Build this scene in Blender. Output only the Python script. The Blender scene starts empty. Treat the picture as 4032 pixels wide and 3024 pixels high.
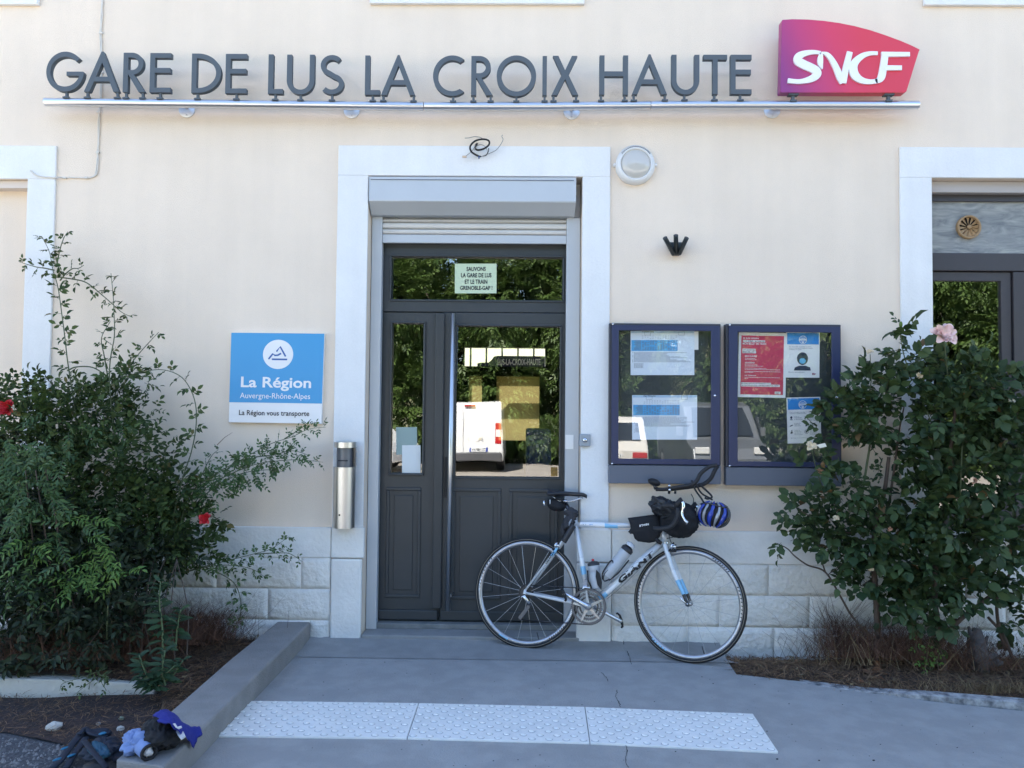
import bpy, bmesh, math, random
import numpy as np
from mathutils import Vector, Matrix
from mathutils.geometry import tessellate_polygon

# ------------------------------------------------------------------ camera, world, sun, exposure
FPX = 3028.0
CAM = np.array([0.0, -4.9, 1.43])
scene = bpy.context.scene
_f = np.array([-.0124, 1, .034]); _f /= np.linalg.norm(_f)
_r0 = np.cross(_f, [0, 0, 1]); _r0 /= np.linalg.norm(_r0); _u0 = np.cross(_r0, _f)
_c, _s = math.cos(.0095), math.sin(.0095)
_r = _c*_r0 + _s*_u0; _u = _c*_u0 - _s*_r0
cd = bpy.data.cameras.new('camera'); cam = bpy.data.objects.new('camera', cd)
scene.collection.objects.link(cam); scene.camera = cam
cd.sensor_width = 36; cd.lens = 36*FPX/4032; cd.clip_start = .05; cd.clip_end = 3000
cam.matrix_world = Matrix(((_r[0], _u[0], -_f[0], CAM[0]), (_r[1], _u[1], -_f[1], CAM[1]), (_r[2], _u[2], -_f[2], CAM[2]), (0, 0, 0, 1)))

SUN_EL, SUN_AZ = 52.0, -24.0       # sun stands behind the building (towards +Y), a little to the left
w = bpy.data.worlds.new('World'); scene.world = w; w.use_nodes = True
nt = w.node_tree
sky = nt.nodes.new('ShaderNodeTexSky'); sky.sky_type = 'NISHITA'; sky.sun_disc = False
sky.sun_elevation = math.radians(SUN_EL); sky.sun_rotation = math.radians(SUN_AZ); sky.altitude = 1000
sky.air_density = 1.0; sky.dust_density = 0.6; sky.ozone_density = 1.0
bg = nt.nodes['Background']; bg.inputs[1].default_value = .11
nt.links.new(sky.outputs[0], bg.inputs[0])
sd = bpy.data.lights.new('sun', 'SUN'); sd.energy = 5.0; sd.angle = math.radians(.53); sd.color = (1, .955, .88)
sun = bpy.data.objects.new('sun', sd); scene.collection.objects.link(sun)
az = math.radians(SUN_AZ); el = math.radians(SUN_EL)
sdir = Vector((math.sin(az)*math.cos(el), math.cos(az)*math.cos(el), math.sin(el)))
sun.rotation_euler = sdir.to_track_quat('Z', 'Y').to_euler(); sun.location = (0, 30, 40)
vs = scene.view_settings; vs.view_transform = 'Standard'; vs.look = 'None'; vs.gamma = 1; vs.exposure = 2.6
vs.use_curve_mapping = False
scene.render.engine = 'CYCLES'
scene.cycles.use_denoising = True
scene.cycles.max_bounces = 8; scene.cycles.diffuse_bounces = 4; scene.cycles.transparent_max_bounces = 12
scene.cycles.caustics_reflective = False; scene.cycles.caustics_refractive = False
scene.cycles.sample_clamp_indirect = 6

# ------------------------------------------------------------------ geometry helpers
def ray(px, py): return _f + (px-2016)/FPX*_r - (py-1512)/FPX*_u
def P(px, py, Y=0.0):
    d = ray(px, py); t = (Y-CAM[1])/d[1]; return Vector(CAM + t*d)
def PZ(px, py, z=0.0):
    d = ray(px, py); t = (z-CAM[2])/d[2]; return Vector(CAM + t*d)
def rect(x0, y0, x1, y1, Y=0.0):
    xm, ym = (x0+x1)/2, (y0+y1)/2
    return P(x0, ym, Y).x, P(x1, ym, Y).x, P(xm, y1, Y).z, P(xm, y0, Y).z      # X0,X1,Z0,Z1
def sstep(a, b, x):
    t = min(1, max(0, (x-a)/(b-a))); return t*t*(3-2*t)
def G(x, y):
    return -.03 - .05*sstep(1.1, 3.0, x) - .17*sstep(2.6, 9, -y)
def PG(px, py, off=0.0):
    z = -.03
    for _ in range(6):
        p = PZ(px, py, z+off); z = G(p.x, p.y)
    return Vector((p.x, p.y, z+off))

# ------------------------------------------------------------------ materials
MATS = {}
def mat(name, col, rough=.6, metal=0.0, var=0.0, vscale=8.0, bump=0.0, bscale=60.0, spec=.5, coat=0.0, col2=None, detail=6, obj_rand=0.0):
    if name in MATS: return MATS[name]
    m = bpy.data.materials.new(name); m.use_nodes = True; t = m.node_tree; b = t.nodes['Principled BSDF']
    b.inputs['Base Color'].default_value = (*col, 1); b.inputs['Roughness'].default_value = rough
    b.inputs['Metallic'].default_value = metal; b.inputs['Specular IOR Level'].default_value = spec
    b.inputs['Coat Weight'].default_value = coat
    tc = t.nodes.new('ShaderNodeTexCoord')
    if var > 0 or col2:
        n = t.nodes.new('ShaderNodeTexNoise'); n.inputs['Scale'].default_value = vscale; n.inputs['Detail'].default_value = detail
        n.inputs['Roughness'].default_value = .62
        t.links.new(tc.outputs['Object'], n.inputs['Vector'])
        cr = t.nodes.new('ShaderNodeMapRange'); cr.inputs[1].default_value = .3; cr.inputs[2].default_value = .7
        t.links.new(n.outputs[0], cr.inputs[0])
        mx = t.nodes.new('ShaderNodeMix'); mx.data_type = 'RGBA'
        c2 = col2 if col2 else tuple(min(1, c*(1-var)) for c in col)
        c1 = col if col2 else tuple(min(1, c*(1+var*.5)) for c in col)
        mx.inputs[6].default_value = (*c1, 1); mx.inputs[7].default_value = (*c2, 1)
        t.links.new(cr.outputs[0], mx.inputs[0]); t.links.new(mx.outputs[2], b.inputs['Base Color'])
    if bump > 0:
        n2 = t.nodes.new('ShaderNodeTexNoise'); n2.inputs['Scale'].default_value = bscale; n2.inputs['Detail'].default_value = 5
        t.links.new(tc.outputs['Object'], n2.inputs['Vector'])
        bp = t.nodes.new('ShaderNodeBump'); bp.inputs['Strength'].default_value = bump; bp.inputs['Distance'].default_value = .01
        t.links.new(n2.outputs[0], bp.inputs['Height']); t.links.new(bp.outputs[0], b.inputs['Normal'])
    MATS[name] = m
    return m

def glass_mat(name, refl, tint=(1, 1, 1)):
    m = bpy.data.materials.new(name); m.use_nodes = True; t = m.node_tree
    for n in list(t.nodes): t.nodes.remove(n)
    o = t.nodes.new('ShaderNodeOutputMaterial'); tr = t.nodes.new('ShaderNodeBsdfTransparent'); tr.inputs[0].default_value = (*tint, 1)
    gl = t.nodes.new('ShaderNodeBsdfGlossy'); gl.inputs['Roughness'].default_value = 0; gl.inputs[0].default_value = (1, 1, 1, 1)
    lw = t.nodes.new('ShaderNodeFresnel'); lw.inputs[0].default_value = 1.5
    ad = t.nodes.new('ShaderNodeMath'); ad.operation = 'ADD'; ad.inputs[1].default_value = refl-.04; ad.use_clamp = True
    t.links.new(lw.outputs[0], ad.inputs[0])
    tc = t.nodes.new('ShaderNodeTexCoord'); nz = t.nodes.new('ShaderNodeTexNoise'); nz.inputs['Scale'].default_value = 2.2
    bp = t.nodes.new('ShaderNodeBump'); bp.inputs['Strength'].default_value = .02; bp.inputs['Distance'].default_value = .02
    t.links.new(tc.outputs['Object'], nz.inputs['Vector']); t.links.new(nz.outputs[0], bp.inputs['Height']); t.links.new(bp.outputs[0], gl.inputs['Normal'])
    ge = t.nodes.new('ShaderNodeNewGeometry'); fb = t.nodes.new('ShaderNodeMath'); fb.operation = 'SUBTRACT'; fb.inputs[0].default_value = 1
    t.links.new(ge.outputs['Backfacing'], fb.inputs[1]); fm = t.nodes.new('ShaderNodeMath'); fm.operation = 'MULTIPLY'     # the pane's rear face adds no second mirror image
    t.links.new(ad.outputs[0], fm.inputs[0]); t.links.new(fb.outputs[0], fm.inputs[1])
    mx = t.nodes.new('ShaderNodeMixShader'); t.links.new(fm.outputs[0], mx.inputs[0]); t.links.new(tr.outputs[0], mx.inputs[1]); t.links.new(gl.outputs[0], mx.inputs[2])
    t.links.new(mx.outputs[0], o.inputs[0])
    return m

def leaf_mat(name, c1, c2, rough=.45, trans=.25, spec=.4, old=None):
    m = bpy.data.materials.new(name); m.use_nodes = True; t = m.node_tree; b = t.nodes['Principled BSDF']
    at = t.nodes.new('ShaderNodeAttribute'); at.attribute_name = 'tint'
    oi = t.nodes.new('ShaderNodeObjectInfo')
    ad = t.nodes.new('ShaderNodeMath'); ad.operation = 'ADD'; fr = t.nodes.new('ShaderNodeMath'); fr.operation = 'FRACT'
    t.links.new(at.outputs['Fac'], ad.inputs[0]); t.links.new(oi.outputs['Random'], ad.inputs[1]); t.links.new(ad.outputs[0], fr.inputs[0])
    mx = t.nodes.new('ShaderNodeMix'); mx.data_type = 'RGBA'; mx.inputs[6].default_value = (*c1, 1); mx.inputs[7].default_value = (*c2, 1)
    t.links.new(fr.outputs[0], mx.inputs[0])
    if old:        # a few leaves have turned
        gt = t.nodes.new('ShaderNodeMath'); gt.operation = 'GREATER_THAN'; gt.inputs[1].default_value = .984; t.links.new(fr.outputs[0], gt.inputs[0])
        m0 = mx; mx = t.nodes.new('ShaderNodeMix'); mx.data_type = 'RGBA'; t.links.new(gt.outputs[0], mx.inputs[0]); t.links.new(m0.outputs[2], mx.inputs[6]); mx.inputs[7].default_value = (*old, 1)
    t.links.new(mx.outputs[2], b.inputs['Base Color'])
    b.inputs['Roughness'].default_value = rough; b.inputs['Specular IOR Level'].default_value = spec
    tl = t.nodes.new('ShaderNodeBsdfTranslucent'); t.links.new(mx.outputs[2], tl.inputs[0])
    ms = t.nodes.new('ShaderNodeMixShader'); ms.inputs[0].default_value = trans
    t.links.new(b.outputs[0], ms.inputs[1]); t.links.new(tl.outputs[0], ms.inputs[2])
    t.links.new(ms.outputs[0], t.nodes['Material Output'].inputs[0])
    return m

def grad_mat(name, stops, axis=0, lo=0, hi=1, rough=.35):
    m = bpy.data.materials.new(name); m.use_nodes = True; t = m.node_tree; b = t.nodes['Principled BSDF']
    tc = t.nodes.new('ShaderNodeTexCoord'); sp = t.nodes.new('ShaderNodeSeparateXYZ'); t.links.new(tc.outputs['Object'], sp.inputs[0])
    # x plus a little z: the printed fade runs slightly diagonal
    a = t.nodes.new('ShaderNodeMath'); a.operation = 'MULTIPLY_ADD'; a.inputs[1].default_value = .35
    t.links.new(sp.outputs[2], a.inputs[0]); t.links.new(sp.outputs[0], a.inputs[2])
    mr = t.nodes.new('ShaderNodeMapRange'); mr.inputs[1].default_value = lo; mr.inputs[2].default_value = hi
    t.links.new(a.outputs[0], mr.inputs[0]); cr = t.nodes.new('ShaderNodeValToRGB')
    cr.color_ramp.elements[0].color = (*stops[0], 1); cr.color_ramp.elements[1].color = (*stops[-1], 1)
    for i, c in enumerate(stops[1:-1]):
        e = cr.color_ramp.elements.new((i+1)/(len(stops)-1)); e.color = (*c, 1)
    t.links.new(mr.outputs[0], cr.inputs[0]); t.links.new(cr.outputs[0], b.inputs['Base Color']); b.inputs['Roughness'].default_value = rough
    return m

def weather(m, streak=(.97, 1.015), grain=(.95, 1.05), gs=260, sc=(7, 7, .45), ss=1.0):
    # vertical rain streaks and a sandy grain multiplied into the base colour
    t = m.node_tree; b_ = t.nodes['Principled BSDF']; src = b_.inputs['Base Color'].links[0].from_socket; tc = [n for n in t.nodes if n.type == 'TEX_COORD'][0]; fac = None
    mp = t.nodes.new('ShaderNodeMapping'); mp.inputs['Scale'].default_value = sc; t.links.new(tc.outputs['Object'], mp.inputs[0])
    for vec, scl, rng_, dt in ((mp.outputs[0], ss, streak, 5), (tc.outputs['Object'], gs, grain, 3)):
        n = t.nodes.new('ShaderNodeTexNoise'); n.inputs['Scale'].default_value = scl; n.inputs['Detail'].default_value = dt; t.links.new(vec, n.inputs['Vector'])
        r_ = t.nodes.new('ShaderNodeMapRange'); r_.inputs[1].default_value = .32; r_.inputs[2].default_value = .68; r_.inputs[3].default_value, r_.inputs[4].default_value = rng_
        t.links.new(n.outputs[0], r_.inputs[0])
        if fac is None: fac = r_.outputs[0]
        else:
            mu = t.nodes.new('ShaderNodeMath'); mu.operation = 'MULTIPLY'; t.links.new(fac, mu.inputs[0]); t.links.new(r_.outputs[0], mu.inputs[1]); fac = mu.outputs[0]
    mm = t.nodes.new('ShaderNodeMix'); mm.data_type = 'RGBA'; mm.blend_type = 'MULTIPLY'; mm.inputs[0].default_value = 1
    t.links.new(src, mm.inputs[6]); t.links.new(fac, mm.inputs[7]); t.links.new(mm.outputs[2], b_.inputs['Base Color']); return m
def plaster_mat():
    m = mat('plaster_cream', (.82, .70, .575), .92, var=.06, vscale=1.3, bump=.35, bscale=170, spec=.15)
    return m
PLASTER = weather(plaster_mat())
WHITE = weather(mat('white_wall_paint', (.80, .80, .79), .85, var=.05, vscale=2.5, bump=.35, bscale=70, spec=.2), (.95, 1.01), (.97, 1.03))
def stone_mat():
    m = mat('white_rough_stone', (.81, .79, .74), .9, var=.06, vscale=5, bump=1.0, bscale=28, spec=.15)
    weather(m, (.93, 1.02), (.95, 1.04), 180, (3, 3, 2))
    t = m.node_tree; b = t.nodes['Principled BSDF']
    for n in t.nodes:
        if n.type == 'BUMP': n.inputs['Distance'].default_value = .03; n.inputs['Strength'].default_value = .55
    return m
STONE = stone_mat()
ALU = mat('grey_aluminium_paint', (.50, .53, .56), .45, .15, var=.04, vscale=3, bump=.04, bscale=40)
ALUL = mat('light_aluminium', (.72, .71, .68), .4, .15, var=.06, vscale=4)
RAILM = mat('satin_rail_metal', (.62, .62, .64), .28, .85)
STEEL = mat('brushed_steel', (.60, .60, .60), .32, 1.0, bump=.02, bscale=200)
CHROME = mat('polished_metal', (.75, .75, .76), .16, 1.0)
DOORP = mat('anthracite_door_paint', (.034, .041, .046), .42, var=.12, vscale=3, bump=.05, bscale=30)
DOOR2 = mat('brown_black_paint', (.045, .040, .045), .45, var=.12, vscale=3)
LETTER = mat('slate_letter_paint', (.10, .12, .14), .7, spec=.2)
BLACK = mat('black_rubber', (.014, .014, .016), .55, spec=.35)
FABR = mat('black_nylon', (.014, .015, .018), .75, bump=.5, bscale=18, spec=.3)
PAPER = mat('white_paper', (.82, .82, .80), .8)
INK = mat('dark_ink', (.02, .02, .03), .8)
INKG = mat('grey_ink', (.18, .21, .27), .8)
NAVY = mat('navy_frame_paint', (.020, .030, .085), .4, var=.05)
GREYB = mat('blue_grey_metal', (.105, .125, .165), .42)
GLASS = glass_mat('window_glass', .185)
GLASSB = glass_mat('board_glass', .12)
GLASSW = glass_mat('vehicle_glass', .10, (.35, .38, .36))

# ------------------------------------------------------------------ object helpers
C = scene.collection
def thing(name, label, cat, loc=(0, 0, 0), group=None):
    o = bpy.data.objects.new(name, None); C.objects.link(o); o.location = loc; o.empty_display_size = .1
    o['label'] = label; o['category'] = cat
    if group: o['group'] = group
    return o
def tag(o, label=None, cat=None, group=None, kind=None):
    if label: o['label'] = label
    if cat: o['category'] = cat
    if group: o['group'] = group
    if kind: o['kind'] = kind
    return o
def root_off(parent):
    p = parent; off = Vector((0, 0, 0))
    while p: off += Vector(p.location); p = p.parent
    return off
class MB:
    """collects shapes in world coordinates; build() links them as ONE mesh object"""
    def __init__(s): s.v = []; s.f = []; s.sm = []
    def quad(s, a, b, c, d): n = len(s.v); s.v += [tuple(a), tuple(b), tuple(c), tuple(d)]; s.f.append((n, n+1, n+2, n+3)); s.sm.append(False); return s
    def add(s, vs, fs, smooth=False):
        n = len(s.v); s.v += [tuple(v) for v in vs]; s.f += [tuple(i+n for i in f) for f in fs]; s.sm += [smooth]*len(fs); return s
    def box(s, x0, x1, y0, y1, z0, z1):
        if x0 > x1: x0, x1 = x1, x0
        if y0 > y1: y0, y1 = y1, y0
        if z0 > z1: z0, z1 = z1, z0
        v = [(x0, y0, z0), (x1, y0, z0), (x1, y1, z0), (x0, y1, z0), (x0, y0, z1), (x1, y0, z1), (x1, y1, z1), (x0, y1, z1)]
        return s.add(v, [(0, 3, 2, 1), (4, 5, 6, 7), (0, 1, 5, 4), (2, 3, 7, 6), (1, 2, 6, 5), (3, 0, 4, 7)])
    def hexa(s, v):      # 4 front (ccw seen from -Y) + 4 back
        return s.add(v, [(0, 1, 2, 3), (7, 6, 5, 4), (0, 4, 5, 1), (1, 5, 6, 2), (2, 6, 7, 3), (3, 7, 4, 0)])
    def prism(s, poly, y0, y1, fn=None, holes=()):
        """poly: 2D (a,b); fn maps (a,b,y) to a point; default (a,y,b). front at y0"""
        fn = fn or (lambda a, b, y: (a, y, b))
        loops = [list(poly)] + [list(h) for h in holes]
        allp = [p for l in loops for p in l]
        tris = tessellate_polygon([[Vector((a, b, 0)) for a, b in l] for l in loops])
        n = len(allp)
        vs = [fn(a, b, y0) for a, b in allp] + [fn(a, b, y1) for a, b in allp]
        fs = [tuple(t) for t in tris] + [tuple(i+n for i in reversed(t)) for t in tris]
        k = 0
        for l in loops:
            m = len(l)
            for i in range(m):
                j = (i+1) % m; fs.append((k+i, k+j, k+j+n, k+i+n))
            k += m
        return s.add(vs, fs)
    def tube(s, pts, rad, n=10, cap=True, smooth=True):
        pts = [Vector(p) for p in pts]; N = len(pts)
        rad = [rad]*N if not hasattr(rad, '__len__') else list(rad)
        vs = []; prev = None
        for i, p in enumerate(pts):
            t = (pts[min(i+1, N-1)] - pts[max(i-1, 0)]).normalized()
            if prev is None:
                a = Vector((0, 0, 1)) if abs(t.z) < .9 else Vector((1, 0, 0)); x = t.cross(a).normalized()
            else:
                x = (prev - t*prev.dot(t));
                x = x.normalized() if x.length > 1e-6 else t.orthogonal().normalized()
            prev = x; y = t.cross(x)
            for k in range(n):
                an = 2*math.pi*k/n; vs.append(p + (x*math.cos(an) + y*math.sin(an))*rad[i])
        fs = [(i*n+k, i*n+(k+1) % n, (i+1)*n+(k+1) % n, (i+1)*n+k) for i in range(N-1) for k in range(n)]
        s.add(vs, fs, smooth)
        if cap:
            m = len(s.v) - N*n
            s.f.append(tuple(m+k for k in reversed(range(n)))); s.sm.append(False)
            s.f.append(tuple(m+(N-1)*n+k for k in range(n))); s.sm.append(False)
        return s
    def lathe(s, o, ax, prof, n=24, smooth=True, a0=0, a1=2*math.pi):
        """prof: [(dist along axis, radius)]"""
        o = Vector(o); ax = Vector(ax).normalized(); x = ax.orthogonal().normalized(); y = ax.cross(x)
        full = abs(a1-a0-2*math.pi) < 1e-6; m = n if full else n+1
        vs = []
        for d, r in prof:
            for k in range(m):
                an = a0+(a1-a0)*k/n; vs.append(o + ax*d + (x*math.cos(an)+y*math.sin(an))*r)
        fs = []
        for i in range(len(prof)-1):
            for k in range(n):
                j = (k+1) % m; fs.append((i*m+k, i*m+j, (i+1)*m+j, (i+1)*m+k))
        return s.add(vs, fs, smooth)
    def blob(s, c, ax, r, n=16, m=10, disp=None):
        """ellipsoid: ax = three axis vectors, r = radii; disp(dir)->scale"""
        c = Vector(c); vs = []; fs = []
        for i in range(m+1):
            th = math.pi*i/m
            for k in range(n):
                ph = 2*math.pi*k/n
                d = Vector((math.sin(th)*math.cos(ph), math.sin(th)*math.sin(ph), math.cos(th)))
                q = disp(d) if disp else 1
                vs.append(c + (ax[0]*d.x*r[0] + ax[1]*d.y*r[1] + ax[2]*d.z*r[2])*q)
        for i in range(m):
            for k in range(n):
                j = (k+1) % n; fs.append((i*n+k, (i+1)*n+k, (i+1)*n+j, i*n+j))
        return s.add(vs, fs, True)
    def build(s, name, m, parent=None, bevel=0, kind=None, label=None, clean=False):
        off = root_off(parent)
        me = bpy.data.meshes.new(name); me.from_pydata([(v[0]-off.x, v[1]-off.y, v[2]-off.z) for v in s.v], [], s.f)
        me.polygons.foreach_set('use_smooth', s.sm); me.materials.append(m)
        if clean:
            bm = bmesh.new(); bm.from_mesh(me); bmesh.ops.remove_doubles(bm, verts=bm.verts, dist=1e-5)
            bmesh.ops.recalc_face_normals(bm, faces=bm.faces); bm.to_mesh(me); bm.free()
        me.update()
        o = bpy.data.objects.new(name, me); C.objects.link(o); o.parent = parent
        if bevel:
            b = o.modifiers.new('bevel', 'BEVEL'); b.width = bevel; b.segments = 2; b.limit_method = 'ANGLE'; b.harden_normals = False
        if kind: o['kind'] = kind
        if label: o['label'] = label
        return o
def ribbon(pts, wd):
    """2D centreline -> closed outline of given width(s)"""
    n = len(pts); wd = [wd]*n if not hasattr(wd, '__len__') else wd
    L = []; R = []
    for i in range(n):
        a = pts[max(0, i-1)]; b = pts[min(n-1, i+1)]
        dx, dy = b[0]-a[0], b[1]-a[1]; l = math.hypot(dx, dy) or 1; nx, ny = -dy/l, dx/l
        L.append((pts[i][0]+nx*wd[i]/2, pts[i][1]+ny*wd[i]/2)); R.append((pts[i][0]-nx*wd[i]/2, pts[i][1]-ny*wd[i]/2))
    return L + R[::-1]
def spline(pts, k=6):
    """Catmull-Rom through points of any dimension"""
    P_ = [np.array(p, float) for p in pts]; P_ = [2*P_[0]-P_[1]] + P_ + [2*P_[-1]-P_[-2]]; out = []
    for i in range(1, len(P_)-2):
        a, b, c, d = P_[i-1:i+3]
        for j in range(k):
            t = j/k; out.append(.5*((2*b) + (c-a)*t + (2*a-5*b+4*c-d)*t*t + (3*b-a-3*c+d)*t**3))
    out.append(P_[-2]); return [tuple(o) for o in out]
def ell(cx, cy, rx, ry, a0=0, a1=360, n=24):
    return [(cx+rx*math.cos(math.radians(a0+(a1-a0)*i/n)), cy+ry*math.sin(math.radians(a0+(a1-a0)*i/n))) for i in range(n+(0 if abs(a1-a0) >= 360 else 1))]

_tcache = {}
def text_data(s, bold=0.0):
    key = (s, bold)
    if key not in _tcache:
        cu = bpy.data.curves.new('tmp', 'FONT'); cu.body = s; cu.offset = bold; cu.resolution_u = 3
        ob = bpy.data.objects.new('tmp', cu); C.objects.link(ob)
        me = bpy.data.meshes.new_from_object(ob.evaluated_get(bpy.context.evaluated_depsgraph_get()))
        co = [(v.co.x, v.co.y) for v in me.vertices]; fs = [tuple(p.vertices) for p in me.polygons]
        bpy.data.objects.remove(ob); bpy.data.meshes.remove(me)
        xs = [c[0] for c in co]; ys = [c[1] for c in co]
        _tcache[key] = (co, fs, min(xs), max(xs), min(ys), max(ys))
    return _tcache[key]
def text(mb, s, x0, y0, x1, y1, fn, bold=0.0, slope=0.0):
    """fit text into the box; fn(px,py)->point"""
    co, fs, a0, a1, b0, b1 = text_data(s, bold)
    vs = []
    for a, b in co:
        u = (a-a0)/(a1-a0); v = (b-b0)/(b1-b0)
        px = x0+(x1-x0)*u; vs.append(fn(px, y1+(y0-y1)*v + slope*(px-x0)))
    mb.add(vs, fs); return mb

# ================================================================== GROUND (setting)
def sheet(name, poly, m, off=0.0, step=.4, zf=None, kind='structure', thick=0.0, parent=None):
    bm = bmesh.new(); vs = [bm.verts.new((x, y, 0)) for x, y in poly]; bm.faces.new(vs)
    xs = [p[0] for p in poly]; ys = [p[1] for p in poly]
    for ax, lo, hi in ((0, min(xs), max(xs)), (1, min(ys), max(ys))):
        k = lo+step
        while k < hi:
            no = (1, 0, 0) if ax == 0 else (0, 1, 0); co = (k, 0, 0) if ax == 0 else (0, k, 0)
            bmesh.ops.bisect_plane(bm, geom=bm.verts[:]+bm.edges[:]+bm.faces[:], plane_co=co, plane_no=no); k += step
    zf = zf or G
    for v in bm.verts: v.co.z = zf(v.co.x, v.co.y)+off
    bmesh.ops.recalc_face_normals(bm, faces=bm.faces)
    if sum(f.normal.z for f in bm.faces) < 0: bmesh.ops.reverse_faces(bm, faces=bm.faces)
    me = bpy.data.meshes.new(name); bm.to_mesh(me); bm.free(); me.materials.append(m)
    for p in me.polygons: p.use_smooth = True
    o = bpy.data.objects.new(name, me); C.objects.link(o); o.parent = parent
    if kind: o['kind'] = kind
    return o

GRAVEL = mat('dark_gravelly_asphalt', (.135, .135, .14), .95, bump=1, bscale=45, spec=.15, vscale=70, col2=(.05, .05, .055))
ASPH = mat('sunlit_asphalt', (.34, .31, .27), .95, var=.2, vscale=1.5, bump=.5, bscale=60, spec=.2)
def concrete(name, col, streak=.16):
    m = mat(name, col, .9, var=streak, vscale=1.4, bump=.4, bscale=120, spec=.2)
    t = m.node_tree; b = t.nodes['Principled BSDF']; src = b.inputs['Base Color'].links[0].from_socket
    tc = [n for n in t.nodes if n.type == 'TEX_COORD'][0]
    v = t.nodes.new('ShaderNodeTexVoronoi'); v.inputs['Scale'].default_value = 85; t.links.new(tc.outputs['Object'], v.inputs['Vector'])
    mr = t.nodes.new('ShaderNodeMapRange'); mr.inputs[1].default_value = .02; mr.inputs[2].default_value = .12; mr.inputs[3].default_value = .55; mr.inputs[4].default_value = 1
    t.links.new(v.outputs['Distance'], mr.inputs[0])
    # only some of the cells show a speck
    n = t.nodes.new('ShaderNodeTexNoise'); n.inputs['Scale'].default_value = 9; n.inputs['Detail'].default_value = 8; t.links.new(tc.outputs['Object'], n.inputs['Vector'])
    m2 = t.nodes.new('ShaderNodeMapRange'); m2.inputs[1].default_value = .42; m2.inputs[2].default_value = .62; m2.inputs[3].default_value = .93; m2.inputs[4].default_value = 1.04
    t.links.new(n.outputs[0], m2.inputs[0])
    mu = t.nodes.new('ShaderNodeMath'); mu.operation = 'MULTIPLY'; t.links.new(mr.outputs[0], mu.inputs[0]); t.links.new(m2.outputs[0], mu.inputs[1])
    mm = t.nodes.new('ShaderNodeMix'); mm.data_type = 'RGBA'; mm.blend_type = 'MULTIPLY'; mm.inputs[0].default_value = 1
    t.links.new(src, mm.inputs[6]); t.links.new(mu.outputs[0], mm.inputs[7]); t.links.new(mm.outputs[2], b.inputs['Base Color'])
    return m
CONC = concrete('ramp_concrete', (.33, .33, .325), .06)
CONCD = concrete('apron_concrete', (.295, .295, .29), .10)
CONCW = concrete('kerb_wall_concrete', (.27, .26, .25))

def ground_z(x, y): return G(x, y) - .012
gx = 60
sheet('ground', [(-gx, -3.3), (-gx, -60), (gx, -60), (gx, -3.3)], ASPH, step=2.0, zf=lambda x, y: G(x, y)-.016)
sheet('ground', [(-gx, .2), (-gx, -3.3), (gx, -3.3), (gx, .2)], ASPH, step=2.0, zf=lambda x, y: G(x, y)-.20)
# far ground all round, out to the hills and behind the station
MB().quad((-1500, -1500, -.42), (1500, -1500, -.42), (1500, 1500, -.42), (-1500, 1500, -.42)).build('terrain', mat('dry_meadow', (.30, .27, .15), .95, col2=(.16, .18, .08), vscale=.02), None, kind='structure')

# low wall geometry first (diagonal, left of the ramp)
WT = .085
lw = [PZ(1236, 2436, WT), PZ(750, 2912, WT), PZ(645, 3020, WT), PZ(455, 2992, WT), PZ(687, 2788, WT), PZ(911, 2593, WT), PZ(1109, 2434, WT)]
lw[0].y = -.012; lw[6].y = -.012
lwp = [(p.x, p.y) for p in lw]
wallR = [(p.x, p.y) for p in lw[:3]]
# ramp concrete
seamY = PG(1500, 2594).y
right_edge = [PG(x, y) for x, y in ((2840, 2552), (2862, 2600), (2900, 2655), (3080, 2675), (3250, 2693), (3400, 2722), (3650, 2760), (4032, 2800), (4300, 2830))]
re = [(p.x, p.y) for p in right_edge]; re[0] = (re[0][0], -.033)
ramp = [(wallR[0][0]-.02, -.02), (re[0][0], -.035)] + re[1:] + [(3.4, -2.6), (2.6, -3.4), (-1.9, -3.4), (wallR[2][0]-.06, wallR[2][1]-.12), (wallR[2][0]-.03, wallR[2][1]), (wallR[1][0]-.03, wallR[1][1])]
sheet('ramp', ramp, CONC, 0.0, .35)
apron = [(wallR[0][0]-.02, -.012), (re[0][0], -.012)] + [p for p in re if p[1] > seamY][1:] + [(re[0][0]+.03, seamY+.004), (wallR[0][0]-.05, seamY+.004)]
def apz(x, y): return G(x, y) + .026*sstep(-.09, -.02, y) + .003
sheet('pavement', apron, CONCD, 0.0, .15, zf=apz)
# gravelly asphalt yard at the left front
sheet('yard', [(-7, -.9), (-7, -3.6), (wallR[2][0]-.2, -3.6), (wallR[2][0]-.12, wallR[2][1]), (lwp[4][0]+.05, lwp[4][1]), (lwp[5][0], lwp[5][1])], GRAVEL, 0, .3, zf=lambda x, y: G(x, y)-.014)

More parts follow.
